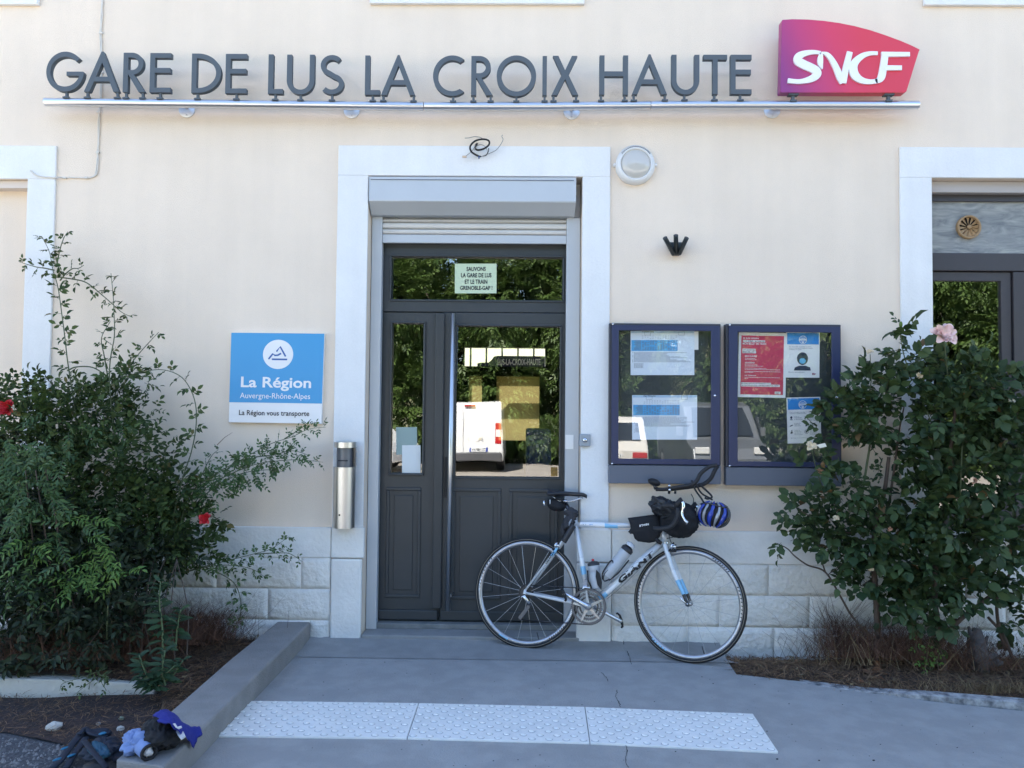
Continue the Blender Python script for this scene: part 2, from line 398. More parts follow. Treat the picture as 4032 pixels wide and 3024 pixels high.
# cracks in the concrete
crk = mat('crack_shadow_dirt', (.035, .035, .04), .95)
random.seed(4)
for k, line in enumerate([[(2452, 2522), (2462, 2560), (2480, 2590), (2488, 2618)], [(2368, 2650), (2385, 2668), (2394, 2685)],
             [(2430, 2718), (2425, 2745), (2438, 2770), (2444, 2786)], [(2462, 2930), (2470, 2965), (2462, 2995), (2475, 3024)], [(2793, 2532), (2815, 2548), (2838, 2562)]]):
    pts = []
    for a, b in zip(line[:-1], line[1:]):
        for j in range(5):
            t = j/5; pts.append((a[0]+(b[0]-a[0])*t+random.uniform(-3, 3), a[1]+(b[1]-a[1])*t))
    pts.append(line[-1])
    g = [PG(*p) for p in pts]
    wds = [random.uniform(.0015, .005) for _ in g]
    out = ribbon([(p.x, p.y) for p in g], wds)
    z = max(apz(p.x, p.y) if p.y > seamY else G(p.x, p.y) for p in g)
    mb = MB(); n = len(out)//2
    for i in range(n-1):
        q = [out[i], out[i+1], out[-2-i], out[-1-i]]
        mb.quad(*[(a, b, (apz(a, b) if b > seamY else G(a, b))+.003) for a, b in q])
    mb.build('crack', crk, None, kind='structure')

# low concrete wall as a thing
t = thing('low_wall', 'low grey concrete kerb wall running diagonally from the white plinth to the front', 'low wall', (lw[1].x, lw[1].y, -.05))
mb = MB(); mb.prism(lwp[::-1], WT, -.12, fn=lambda a, b, y: (a, b, y)); mb.build('wall_body', CONCW, t, bevel=.012, clean=True)

# ================================================================== BUILDING
BH = 8.2
X0, X1 = -7.5, 8.5
dx0, dx1, dz0, dz1 = (*[P(1440, 1500).x, P(2288, 1500).x], -.06, P(1860, 696).z)
wx0, wx1, wz0, wz1 = P(3669, 1300).x, P(3669, 1300).x+1.22, P(3800, 2092).z, P(3800, 703).z
nx1, nz1 = P(106, 1000).x, P(60, 707).z; nx0 = nx1-1.05
b = thing('station_building', 'cream rendered station building with white door and window surrounds and white stone plinth', 'building', (0, 4, 0))
ups = []   # upper floor openings (only the bottoms of their surrounds show)
for (a, c) in ((-4.35, -3.16-.21), ( -.98+.2, .53-.2), (2.55-.15+.21+.0, 3.6)):
    ups.append((a, c, 4.25, 5.9))
# facade wall with openings, built from strips so nothing overlaps
ops = [(nx0, nx1, -.06, nz1), (dx0, dx1, -.06, dz1), (wx0, wx1, wz0, wz1)]
mb = MB(); yb = .38
xs = sorted([X0, X1] + [v for o in ops for v in o[:2]])
for a, c in zip(xs[:-1], xs[1:]):
    o = [q for q in ops if abs(q[0]-a) < 1e-6]
    if o:
        if o[0][2] > 0: mb.box(a, c, 0, yb, -.5, o[0][2])
        else: mb.box(a, c, 0, yb, -.5, -.06)
        mb.box(a, c, 0, yb, o[0][3], 4.2)
    else: mb.box(a, c, 0, yb, -.5, 4.2)
xs = sorted([X0, X1] + [v for o in ups for v in o[:2]])
for a, c in zip(xs[:-1], xs[1:]):
    o = [q for q in ups if abs(q[0]-a) < 1e-6]
    if o:
        mb.box(a, c, 0, yb, 4.2, o[0][2]); mb.box(a, c, 0, yb, o[0][3], BH)
    else: mb.box(a, c, 0, yb, 4.2, BH)
mb.build('facade_wall', PLASTER, b, clean=False)
for q_ in (X0, X1-.35): MB().box(q_, q_+.35, yb, 4.5, -.5, BH).build('side_wall', PLASTER, b)
# back wall with the platform door opening
bY = 4.5
def atd(px, Y): return P(px, 1512, Y).x
bx0, bx1 = P(1827, 1400, bY).x, P(2147, 1400, bY).x
bz0, bz1 = P(1980, 1443, bY).z, P(1980, 1368, bY).z
p1 = (P(1844, 1600, bY).x, P(1897, 1600, bY).x); p2 = (P(1953, 1600, bY).x, P(2124, 1600, bY).x)
pz1 = P(2000, 1481, bY).z; pz0 = P(2000, 1735, bY).z
IN = mat('darkened_hall', (.035, .035, .038), .8)  # hall dimness put into the colour, so the glass reflections stay clear
mb = MB(); e = .15
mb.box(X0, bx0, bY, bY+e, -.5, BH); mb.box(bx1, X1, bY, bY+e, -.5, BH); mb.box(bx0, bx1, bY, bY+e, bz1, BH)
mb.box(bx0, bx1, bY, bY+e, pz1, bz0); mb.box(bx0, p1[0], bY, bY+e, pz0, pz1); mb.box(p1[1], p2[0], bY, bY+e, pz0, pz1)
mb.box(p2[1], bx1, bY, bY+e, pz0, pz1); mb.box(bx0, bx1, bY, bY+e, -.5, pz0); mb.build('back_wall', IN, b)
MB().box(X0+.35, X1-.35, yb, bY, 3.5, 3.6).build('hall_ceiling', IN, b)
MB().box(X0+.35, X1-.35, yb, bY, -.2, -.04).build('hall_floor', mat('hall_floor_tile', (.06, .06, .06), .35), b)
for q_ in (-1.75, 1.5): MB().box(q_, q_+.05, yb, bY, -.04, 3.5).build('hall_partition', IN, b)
YEL = bpy.data.materials.new('yellowed_window_film'); YEL.use_nodes = True
_t = YEL.node_tree; _t.nodes.remove(_t.nodes['Principled BSDF']); _tl = _t.nodes.new('ShaderNodeBsdfTranslucent'); _tl.inputs[0].default_value = (.27, .245, .16, 1)
_t.links.new(_tl.outputs[0], _t.nodes['Material Output'].inputs[0])
for (a, c) in (p1, p2): MB().box(a, c, bY+.06, bY+.064, pz0, pz1).build('film_pane', YEL, b)
# roof
rf = mat('roof_tile_red', (.33, .13, .08), .85, var=.2, vscale=6)
mb = MB(); mb.prism([(-.55, BH-.05), (2.25, BH+1.9), (5.1, BH-.05), (5.1, BH+.05), (2.25, BH+2.02), (-.55, BH+.05)], X0-.4, X1+.4, fn=lambda a, c, y: (y, a, c)); mb.build('roof', rf, b)
MB().prism([(0, BH), (4.6, BH), (2.3, BH+1.75)], X0+.02, X1-.02, fn=lambda a, c, y: (y, a, c)).build('gable', PLASTER, b)

# white surrounds (butted pieces, 18 mm proud)
sp = -.018
def surround(name, ox0, ox1, oz1, ix0, ix1, iz1, z0, sill=None, zi=None):
    mb = MB(); mb.box(ox0, ox1, sp, 0, iz1, oz1); mb.box(ox0, ix0, sp, 0, z0, iz1); mb.box(ix1, ox1, sp, 0, z0, iz1)
    o = mb.build(name, WHITE, b, bevel=.004); return o
so0, so1, soz = P(1326, 1100).x, P(2400, 1100).x, P(1860, 578).z
PT = P(1000, 2072).z          # plinth top
surround('door_surround', so0, so1, soz, dx0, dx1, dz1, PT+.003)
wo0 = P(3541, 1000).x; surround('window_surround', wo0, wx1+.21, P(3700, 583).z, wx0, wx1, wz1, PT+.003)
no1 = P(215, 1000).x; surround('niche_surround', nx0-.21, no1, P(100, 577).z, nx0, nx1, nz1, PT+.003)
for (a, c, z0, z1), (pa, pc, pz) in zip(ups, ((-60, 158, 25), (1458, 2300, 22), (3632, 4200, 28))):
    oa, oc, oz = P(pa, pz).x, P(pc, pz).x, P((pa+pc)/2, pz).z
    mb = MB(); mb.box(oa, oc, sp-.01, 0, oz, z0); mb.box(oa, a, sp, 0, z0, z1); mb.box(c, oc, sp, 0, z0, z1); mb.box(oa, oc, sp, 0, z1, z1+.2)
    mb.build('upper_window_surround', WHITE, b, bevel=.005)
    w_ = MB().box(a, c, .12, .16, z0, z1).build('upper_window', mat('upper_shutter_paint', (.5, .5, .48), .7), b)
# niche infill on the left
MB().box(nx0, nx1, .10, .18, -.06, nz1-.05).build('niche_panel', PLASTER, b)
mb = MB(); mb.box(nx0, nx1, .02, .10, nz1-.05, nz1-.002); mb.build('niche_lintel', mat('pinkish_lintel', (.70, .62, .56), .9), b)

# plinth: smooth capping course, jamb blocks and rusticated stones
def zrow(pyl, pyr, x):      # course heights follow the photographed lines, left and right
    return pyl + (pyr-pyl)*(x+1.9)/3.1
zt = PT; z1_ = P(1100, 2192).z; z2_ = P(1100, 2314).z; z3_ = P(1100, 2436).z; z4_ = -.17
zt2 = P(2700, 2088).z; rz1 = P(2700, 2216).z; rz2 = P(2700, 2339).z; rz3 = P(2700, 2463).z
pY = -.03
jl = P(1306, 2300).x; jr = P(2405, 2300).x
jb0 = P(1436, 2200).x; jb1 = P(2268, 2300).x
SM = mat('smooth_white_plinth', (.81, .795, .755), .88, var=.10, vscale=3.5, bump=.5, bscale=45, spec=.15)
mb = MB(); mb.box(X0, jl-.004, pY, -.001, z1_+.002, zt); mb.build('plinth_course', SM, b, bevel=.004)
mb = MB(); mb.box(jr+.004, X1, pY, -.001, rz1+.002, zt2); mb.build('plinth_course', SM, b, bevel=.004)
mb = MB(); mb.box(jl, jb0, pY-.006, -.001, z1_+.003, zt+.004); mb.build('jamb_block', SM, b, bevel=.008)
mb = MB(); mb.box(jl, jb0-.012, pY-.006, -.001, -.12, z1_-.003); mb.build('jamb_block', SM, b, bevel=.012)
mb = MB(); mb.box(jb1, jr, pY-.006, -.001, rz1+.003, zt2+.004); mb.build('jamb_block', SM, b, bevel=.008)
mb = MB(); mb.box(jb1, jr, pY-.006, -.001, -.12, rz1-.003); mb.build('jamb_block', SM, b, bevel=.012)
mb = MB(); mb.box(X0, jl-.004, -.0238, -.0015, -.3, z1_); mb.box(jr+.004, X1, -.0238, -.0015, -.3, rz1); mb.build('mortar_bed', SM, b)
rng = random.Random(11)
def stone(x0, x1, z0, z1):
    nx_, nz_ = max(8, int((x1-x0)/.028)), 8
    vs = []; fs = []
    mg = .020
    for j in range(nz_+1):
        for i in range(nx_+1):
            u, v = i/nx_, j/nz_; x = x0+(x1-x0)*u; z = z0+(z1-z0)*v
            d = min(x-x0, x1-x, z-z0, z1-z)
            k = 0 if d < mg*.9 else min(1, (d-mg*.9)/.02)
            y = pY + .004 - k*(.004+rng.random()*.008)
            vs.append((x+(rng.uniform(-.002, .002) if 0 < i < nx_ else 0), y, z+(rng.uniform(-.002, .002) if 0 < j < nz_ else 0)))
    for j in range(nz_):
        for i in range(nx_):
            a = j*(nx_+1)+i; fs.append((a, a+1, a+nx_+2, a+nx_+1))
    mb = MB(); mb.add(vs, fs, True)
    n = len(vs); bd = [i for i in range(nx_+1)] + [(j+1)*(nx_+1)-1 for j in range(1, nz_+1)] + [nz_*(nx_+1)+i for i in range(nx_-1, -1, -1)] + [j*(nx_+1) for j in range(nz_-1, 0, -1)]
    bk = [(vs[i][0], -.013, vs[i][2]) for i in bd]; m0 = len(mb.v); mb.v += bk
    L = len(bd)
    for i in range(L):
        j = (i+1) % L; mb.f.append((bd[i], m0+i, m0+j, bd[j])); mb.sm.append(False)
    return mb.build('stone', STONE, b)
def course(x0, x1, z0, z1, joints):
    xs = [x0]+[j for j in joints if x0 < j < x1]+[x1]
    for a, c in zip(xs[:-1], xs[1:]): stone(a+.002, c-.002, z0+.0025, z1-.0025)
def joints(px, py, a, bnd, step=.62, seed=0):
    r = random.Random(seed); js = [P(px, py).x]
    while js[-1] < bnd: js.append(js[-1]+step*r.uniform(.85, 1.15))
    while js[0] > a: js.insert(0, js[0]-step*r.uniform(.85, 1.15))
    return js
course(-3.9, jl-.006, z2_, z1_, joints(860, 2250, -3.9, -1, .6, 1))
course(-3.9, jl-.006, z3_, z2_, joints(1060, 2370, -3.9, -1, .62, 2))
course(-3.9, jl-.006, z4_, z3_, joints(1225, 2450, -3.9, -1, .62, 3))
course(jr+.006, 4.2, rz2, rz1, [P(x, 2280).x for x in (2583, 3022, 3400, 3790, 4150)])
course(jr+.006, 4.2, rz3, rz2, [P(x, 2400).x for x in (2828, 3182, 3560, 3950)])
course(jr+.006, 4.2, z4_-.05, rz3, [P(x, 2510).x for x in (2700, 3043, 3410, 3800)])

# door threshold (concrete step inside the opening)
MB().box(dx0+.005, dx1-.005, -.04, .3, -.2, .012).build('threshold', CONCD, b, bevel=.006)
MB().box(dx0+.03, dx1-.03, .11, .3, .012, .045).build('threshold_strip', mat('threshold_grey', (.2, .21, .21), .7, var=.3, vscale=9), b, bevel=.004)

# roller shutter: box, guides, slats, bottom bar
gY = .10
g0, g0i = P(1470, 1500, gY).x, P(1496, 1500, gY).x
g1i, g1 = P(2227, 1500, gY).x, P(2268, 1500, gY).x
rs = MB()
def sect(yo): return yo
bx = rect(1453, 697, 2266, 793, -.03)
sdz = P(1860, 849, .06).z
MB().prism([(-.03, bx[3]), (-.03, bx[2]), (.06, sdz), (.15, sdz), (.15, bx[3])], bx[0], bx[1], fn=lambda a, c, y: (y, a, c)).build('shutter_box', ALU, b, bevel=.004)
MB().box(bx[0]+.01, bx[1]-.01, -.034, -.031, bx[3]-.022, bx[3]-.018).build('shutter_box_seam', GREYB, b)
gz1 = sdz
MB().box(dx0+.004, g0i, gY, gY+.06, .0, gz1).build('shutter_guide', ALU, b, bevel=.003)
MB().box(g1i, dx1-.004, gY, gY+.06, .0, gz1).build('shutter_guide', ALU, b, bevel=.003)
sl = [gz1-.005] + [P(1860, y, gY+.02).z for y in (877, 902, 925)]
for k in range(3):
    z1a, z0a = sl[k], sl[k+1]
    h = z1a-z0a; prof = [(gY+.030, z0a+.002), (gY+.016, z0a+.008), (gY+.010, z0a+h*.5), (gY+.016, z1a-.008), (gY+.030, z1a-.002)]
    MB().prism(prof, g0i+.001, g1i-.001, fn=lambda a, c, y: (y, a, c)).build('shutter_slat', ALUL, b)
MB().box(g0i+.001, g1i-.001, gY+.006, gY+.03, P(1860, 957, gY).z, sl[3]-.003).build('shutter_bottom_bar', ALU, b, bevel=.003)

MB().box(dx0+.002, dx1-.002, .165, .30, P(1860, 938, .17).z+.001, dz1+.05).build('shutter_recess', WHITE, b)
# ---- double door (frame set back); glass panes, mouldings, pull bar
dY = .17
d = bpy.data.objects.new('double_door', None); C.objects.link(d); d.parent = b; d.location = (0, 0, 0)
L0, L1 = g0i-.01, g1i+.01
def Z(py, Y=dY, px=1860): return P(px, py, Y).z
def Xd(px, py=1600, Y=dY): return P(px, py, Y).x
zb = Z(2444)
def leaf(name, x0, x1, z0, z1, holes, Y0, Y1):
    MB().prism([(x0, z0), (x1, z0), (x1, z1), (x0, z1)], Y0, Y1, holes=[[(a, c), (a, e_), (q, e_), (q, c)] for a, q, c, e_ in holes]).build(name, DOORP, d, bevel=.003, clean=True)
tr = (Xd(1542, 1100), Xd(2215, 1100), Z(1181), Z(1012))
leaf('door_frame', L0, L1, Z(1229), Z(940), [tr], dY, dY+.07)
lp = (Xd(1541), Xd(1664), Z(1866), Z(1275)); rp = (Xd(1795), Xd(2203), Z(1877), Z(1284))
leaf('door_leaf', L0, Xd(1738), zb, Z(1231), [lp], dY+.01, dY+.06)
leaf('door_leaf', Xd(1741), L1, zb, Z(1231), [rp], dY, dY+.05)
MB().box(Xd(1712), Xd(1748), dY-.022, dY+.008, zb+.08, Z(1236)).build('cover_strip', DOORP, d, bevel=.006)
for i, (q, nm) in enumerate(((tr, 'transom_pane'), (lp, 'glass_pane'), (rp, 'glass_pane'))):
    MB().box(q[0], q[1], dY+.028, dY+.034, q[2], q[3]).build(nm, GLASS, d)
    mb = MB(); e = .014
    mb.box(q[0]-e, q[1]+e, dY-.008, dY+.02, q[3], q[3]+e); mb.box(q[0]-e, q[1]+e, dY-.008, dY+.02, q[2]-e, q[2])
    mb.box(q[0]-e, q[0], dY-.0082, dY+.02, q[2], q[3]); mb.box(q[1], q[1]+e, dY-.0082, dY+.02, q[2], q[3])
    mb.build('glazing_bead', DOORP, d, bevel=.004)
def fielded(px0, py0, px1, py1, Yf):
    a, c, z0, z1 = Xd(px0, 2150), Xd(px1, 2150), Z(py1), Z(py0); e = .022
    mb = MB(); mb.box(a, c, Yf-.010, Yf, z1-e, z1); mb.box(a, c, Yf-.010, Yf, z0, z0+e); mb.box(a, a+e, Yf-.0102, Yf, z0+e, z1-e); mb.box(c-e, c, Yf-.0102, Yf, z0+e, z1-e)
    mb.build('panel_moulding', DOORP, d, bevel=.006)
    MB().box(a+.052, c-.052, Yf-.007, Yf, z0+.052, z1-.052).build('door_panel', DOORP, d, bevel=.006)
fielded(1518, 1922, 1655, 2358, dY+.01)
fielded(1778, 1922, 1972, 2360, dY); fielded(2003, 1922, 2196, 2360, dY)
MB().box(L0+.012, Xd(1733), dY-.012, dY+.008, zb+.002, Z(2404)).build('kick_board', DOORP, d, bevel=.006)
MB().box(Xd(1745), L1-.012, dY-.014, dY-.001, zb+.002, Z(2404)).build('kick_board', DOORP, d, bevel=.006)
pb = MB(); pa, pc = P(1784, 1235, dY-.08), P(1757, 2403, dY-.08); pc.x = pa.x-.012
pb.tube([pa, pc], .0165, 14).build('pull_bar', STEEL, d)
for z in (pa.z-.06, pc.z+.09): MB().tube([(pa.x, dY-.08, z), (pa.x+.01, dY, z)], .009, 8).build('pull_bar_mount', STEEL, d)
MB().box(Xd(1750, 1900), Xd(1760, 1900), dY-.01, dY, Z(1960), Z(1800)).build('lock_plate', BLACK, d, bevel=.002)

# right window: roller box, painted panel with vent, dark frame, panes
wY = .12
wx1v = wx1
mb = MB(); mb.box(wx0+.004, wx1-.004, .05, .3, P(3850, 758, .05).z, wz1-.003)
w2 = bpy.data.objects.new('window', None); C.objects.link(w2); w2.parent = b
mb.build('roller_box', mat('warm_grey_box', (.42, .39, .38), .6), w2, bevel=.003)
MB().box(wx0+.004, wx1-.004, .10, .13, P(3850, 792, .1).z, P(3850, 757, .1).z).build('box_lip', DOOR2, w2)
GP = mat('brushed_grey_paint', (.36, .37, .35), .65, vscale=7, col2=(.13, .145, .16), bump=.2, bscale=30)
for n_ in GP.node_tree.nodes:
    if n_.type == 'TEX_NOISE' and n_.inputs['Scale'].default_value == 7:
        mp = GP.node_tree.nodes.new('ShaderNodeMapping'); mp.inputs['Scale'].default_value = (.6, 1, 2.2); mp.inputs['Rotation'].default_value = (0, .2, 0)
        l = n_.inputs['Vector'].links[0]; s_ = l.from_socket; GP.node_tree.links.new(s_, mp.inputs[0]); GP.node_tree.links.new(mp.outputs[0], n_.inputs['Vector'])
        n_.inputs['Distortion'].default_value = 1.5
MB().box(wx0+.004, wx1-.004, wY, wY+.03, P(3850, 998, wY).z, P(3850, 788, wY).z).build('upper_panel', GP, w2)
def Zw(py, Y=wY): return P(3850, py, Y).z
def Xw(px, Y=wY): return P(px, 1500, Y).x
MB().box(wx0+.004, wx1-.004, wY-.02, wY+.04, Zw(1069), Zw(999)).build('transom_rail', DOOR2, w2, bevel=.005)
ga, gc, gz0, gz_1 = Xw(3676), Xw(3945), wz0+.12, Zw(1107)
mb = MB(); mb.prism([(wx0+.004, wz0+.02), (Xw(3986), wz0+.02), (Xw(3986), Zw(1071)), (wx0+.004, Zw(1071))], wY, wY+.04, holes=[[(ga, gz0), (ga, gz_1), (gc, gz_1), (gc, gz0)]])
mb.build('window_sash', DOOR2, w2, bevel=.004, clean=True)
MB().box(ga, gc, wY+.015, wY+.02, gz0, gz_1).build('window_pane', GLASS, w2)
mb = MB(); a2, c2 = Xw(3990)+.26, wx1-.06
mb.prism([(Xw(3989), wz0+.02), (wx1-.004, wz0+.02), (wx1-.004, Zw(1071)), (Xw(3989), Zw(1071))], wY-.015, wY+.04, holes=[[(a2, gz0), (a2, gz_1), (c2, gz_1), (c2, gz0)]])
mb.build('window_sash', DOOR2, w2, bevel=.004, clean=True)
MB().box(a2, c2, wY+.015, wY+.02, gz0, gz_1).build('window_pane', GLASS, w2)
MB().box(wx0-.03, wx1+.03, -.06, wY, wz0-.06, wz0).build('window_sill', WHITE, b, bevel=.006)
VB = mat('tan_vent_plastic', (.36, .235, .12), .55)
vc = P(3810, 896, wY); vr = .077
v_ = MB().lathe(vc, (0, -1, 0), [(0, vr), (.022, vr), (.026, vr-.006), (.022, vr-.012), (.004, vr-.012)], 36).build('vent_ring', VB, w2)
MB().lathe(vc, (0, -1, 0), [(0, vr-.012), (.003, vr-.012), (.003, 0.0001)], 36).build('vent_back', mat('vent_dark', (.03, .025, .02), .8), w2)
for k in range(12):
    a0 = k*math.pi/6
    def q(r, a, y): return (vc.x+r*math.cos(a), vc.y-y, vc.z+r*math.sin(a))
    mb = MB(); mb.add([q(.012, a0, .006), q(vr-.013, a0-.12, .005), q(vr-.013, a0+.26, .018), q(.012, a0+.35, .018), q(.012, a0, .003), q(vr-.013, a0-.12, .002), q(vr-.013, a0+.26, .015), q(.012, a0+.35, .015)],
           [(0, 1, 2, 3), (7, 6, 5, 4), (0, 4, 5, 1), (1, 5, 6, 2), (2, 6, 7, 3), (3, 7, 4, 0)]); mb.build('vent_blade', VB, w2)
MB().lathe(vc, (0, -1, 0), [(.018, .014), (.024, .013), (.026, .0001)], 16).build('vent_hub', VB, w2)

# ================================================================== STATION SIGN
RY = -.13
def rail_y(px):
    xs = [176, 1000, 1670, 2134, 2688, 3617]; ys = [401.5, 411, 418.5, 418.5, 413.5, 413.5]
    return float(np.interp(px, xs, ys))
sg = thing('station_name_sign', 'long silver rail carrying the slate grey station name letters above the door', 'sign', (0, RY, 3.35), None)
for a, c in ((178, 1668), (1671, 2560), (2562, 3616)):
    xs = [a] + [x for x in (500, 800, 1000, 1344, 1900, 2134, 2400, 2688, 3100) if a < x < c] + [c]
    MB().tube([P(x, rail_y(x), RY) for x in xs], .0262, 20).build('rail_tube', RAILM, sg, bevel=.002)
for px, py in ((736, 431), (1385, 434), (2251, 438.5), (3040, 433.5)):
    c0 = P(px, py+1, -.004)
    o = MB().lathe((c0.x, -.0005, c0.z), (0, -1, 0), [(0, .052), (.006, .052), (.007, .05), (.007, .0001)], 28).build('wall_bracket', mat('bracket_metal', (.62, .64, .68), .35, .6), sg)
    q = P(px, rail_y(px), RY)
    MB().tube([(c0.x, 0, c0.z+.012), (c0.x, -.06, c0.z+.014), (q.x, RY, q.z-.01)], .010, 10).build('bracket_arm', RAILM, o)
    MB().lathe((c0.x, -.007, c0.z-.036), (0, -1, 0), [(0, .006), (.004, .005), (.004, .0001)], 8).build('bracket_screw', STEEL, o)

def glyph(ch, w, h, s):
    """outline and holes in a w x h box, stroke s"""
    d = s*1.13
    if ch == 'E': m = h*.5; return [(0, 0), (w, 0), (w, s), (s, s), (s, m), (w*.97, m), (w*.97, m+s), (s, m+s), (s, h-s), (w, h-s), (w, h), (0, h)], []
    if ch == 'L': return [(0, 0), (w, 0), (w, s), (s, s), (s, h), (0, h)], []
    if ch == 'T': return [(w/2-s/2, 0), (w/2+s/2, 0), (w/2+s/2, h-s), (w, h-s), (w, h), (0, h), (0, h-s), (w/2-s/2, h-s)], []
    if ch == 'I': return [(0, 0), (w, 0), (w, h), (0, h)], []
    if ch == 'H': m = h*.47; return [(0, 0), (s, 0), (s, m), (w-s, m), (w-s, 0), (w, 0), (w, h), (w-s, h), (w-s, m+s), (s, m+s), (s, h), (0, h)], []
    if ch == 'A':
        hi = h-2.1*s; xi = lambda y: d+(w/2-d)*y/hi; y1, y2 = h*.26, h*.26+s
        return [(0, 0), (d, 0), (xi(y1), y1), (w-xi(y1), y1), (w-d, 0), (w, 0), (w/2+.006, h*1.02), (w/2-.006, h*1.02)], [[(xi(y2), y2), (w/2, hi), (w-xi(y2), y2)]]
    if ch == 'X':
        m = h*.52; k = d*.62
        return [(0, 0), (d, 0), (w/2, m-k*1.3), (w-d, 0), (w, 0), (w/2+k, m), (w*.96, h), (w*.96-d, h), (w/2, m+k*1.3), (w*.04+d, h), (w*.04, h), (w/2-k, m)], []
    if ch == 'O': return ell(w/2, h/2, w/2, h/2+.004, 0, 360, 48), [ell(w/2, h/2, w/2-s, h/2-s+.004, 0, 360, 48)]
    if ch == 'C':
        W = w*1.22
        return ell(W/2, h/2, W/2, h/2+.004, 52, 308, 36)+ell(W/2, h/2, W/2-s, h/2-s+.004, 302, 58, 36), []
    if ch == 'G':
        bt, bb = h*.5, h*.5-s*.85; cy = h/2
        inn = ell(w*.52, cy, w*.52-s, cy-s, 344, 42, 36)
        return ell(w*.52, cy, w*.5, cy+.002, 40, 356, 40)+[(w, bt), (w*.56, bt), (w*.56, bb), (w-s*1.1, bb)]+inn, []
    if ch == 'D': r = h/2; rx = w*.78; return [(0, 0), (w-rx, 0)]+ell(w-rx, r, rx, r, -84, 84, 24)+[(w-rx, h), (0, h)], [[(s, s), (w-rx, s)]+ell(w-rx, r, rx-s, r-s, -84, 84, 20)+[(w-rx, h-s), (s, h-s)]]
    if ch == 'U': r = w/2; return [(0, h), (0, r)]+ell(r, r, r, r+.003, 186, 354, 20)+[(w, r), (w, h), (w-s, h), (w-s, r)]+ell(r, r, r-s, r-s+.003, 354, 186, 20)+[(s, r), (s, h)], []
    if ch == 'R':
        rb = h*.28; b_ = w*.92-rb; y = h-2*rb
        return [(0, 0), (s, 0), (s, y), (max(b_-s*.9, s+.003), y), (w-d*1.05, 0), (w+.004, 0), (b_+s*.42, y+.002)]+ell(b_, h-rb, rb, rb, -72, 84, 18)+[(b_, h), (0, h)], [[(s, y+s), (b_, y+s)]+ell(b_, h-rb, rb-s, rb-s, -84, 84, 14)+[(b_, h-s), (s, h-s)]]
    if ch == 'S':
        a = ell(w*.50, h*.735, w*.5-s*.62, h*.265-s/2, 38, 250, 16)+ell(w*.50, h*.262, w*.5-s/2, h*.262-s/2, 74, -142, 18)
        return ribbon(a, s), []
LW = [('G', 184, 332), ('A', 337, 474), ('R', 489, 574), ('E', 594, 676), ('D', 758, 873), ('E', 891, 974), ('L', 1059, 1117), ('U', 1132, 1240), ('S', 1262, 1356),
      ('L', 1439, 1498), ('A', 1503, 1637), ('C', 1706, 1830), ('R', 1856, 1939), ('O', 1956, 2111), ('I', 2136, 2153), ('X', 2172, 2277), ('H', 2360, 2472), ('A', 2487, 2625),
      ('U', 2643, 2752), ('T', 2768, 2861), ('E', 2875, 2957)]
FEET = [263, 346, 464, 498, 563, 632, 779, 932, 1085, 1184, 1308, 1468, 1510, 1629, 1784, 1864, 1932, 2033, 2144, 2179, 2268, 2366, 2459, 2495, 2617, 2694, 2812, 2914]
LY = -.145
for ch, a, c in LW:
    m = (a+c)/2; xa, xc = P(a, 300, LY).x, P(c, 300, LY).x; zt_ = P(m, rail_y(m)-194, LY).z; z0_ = P(m, rail_y(m)-39.5, LY).z
    if ch == 'O': z0_ -= .002
    out, holes = glyph(ch, xc-xa, zt_-z0_, .0305)
    o = MB().prism([(xa+x, z0_+z) for x, z in out], LY-.014, LY+.018, holes=[[(xa+x, z0_+z) for x, z in hh] for hh in holes]).build('letter', LETTER, sg, clean=True)
for fx in FEET:
    q = P(fx, rail_y(fx), LY+.002); z0 = q.z+.022; zt_ = P(fx, rail_y(fx)-41, LY).z
    mb = MB(); mb.box(q.x-.007, q.x+.007, LY-.006, LY+.010, z0+.008, zt_+.006); mb.box(q.x-.019, q.x+.019, LY-.014, LY+.022, z0, z0+.009)
    for sx in (-.014, .014): mb.lathe((q.x+sx, LY, z0+.009), (0, 0, 1), [(0, .0035), (.006, .0035), (.006, .0001)], 6)
    mb.build('letter_foot', LETTER, sg)

# ---- red logo panel standing on the rail
def z3(x, y): return (2688+x*.6076, y*.6076)
lg = thing('railway_logo_panel', 'purple to red railway logo panel with white lettering on the end of the rail', 'sign', tuple(P(3270, 370, RY)))
ln = [(637, 143), (700, 139), (800, 141), (900, 149), (1000, 163), (1100, 183), (1200, 209), (1300, 242), (1400, 279), (1470, 309), (1522, 335), (1515, 350), (1436, 604), (1425, 613), (627, 612), (623, 605), (632, 150)]
LP = [(P(*z3(x, y), LY).x, P(*z3(x, y), LY).z) for x, y in ln]
lx0, lx1 = LP[-1][0], LP[10][0]
gm = grad_mat('purple_red_print', [(.26, .035, .19), (.50, .04, .15), (.64, .04, .10), (.66, .04, .07)], lo=-.27+.0, hi=.30)
MB().prism(LP, LY-.03, LY+.03).build('logo_panel', gm, lg, bevel=.003, clean=True)
WL = mat('white_raised_letter', (.82, .82, .82), .4)
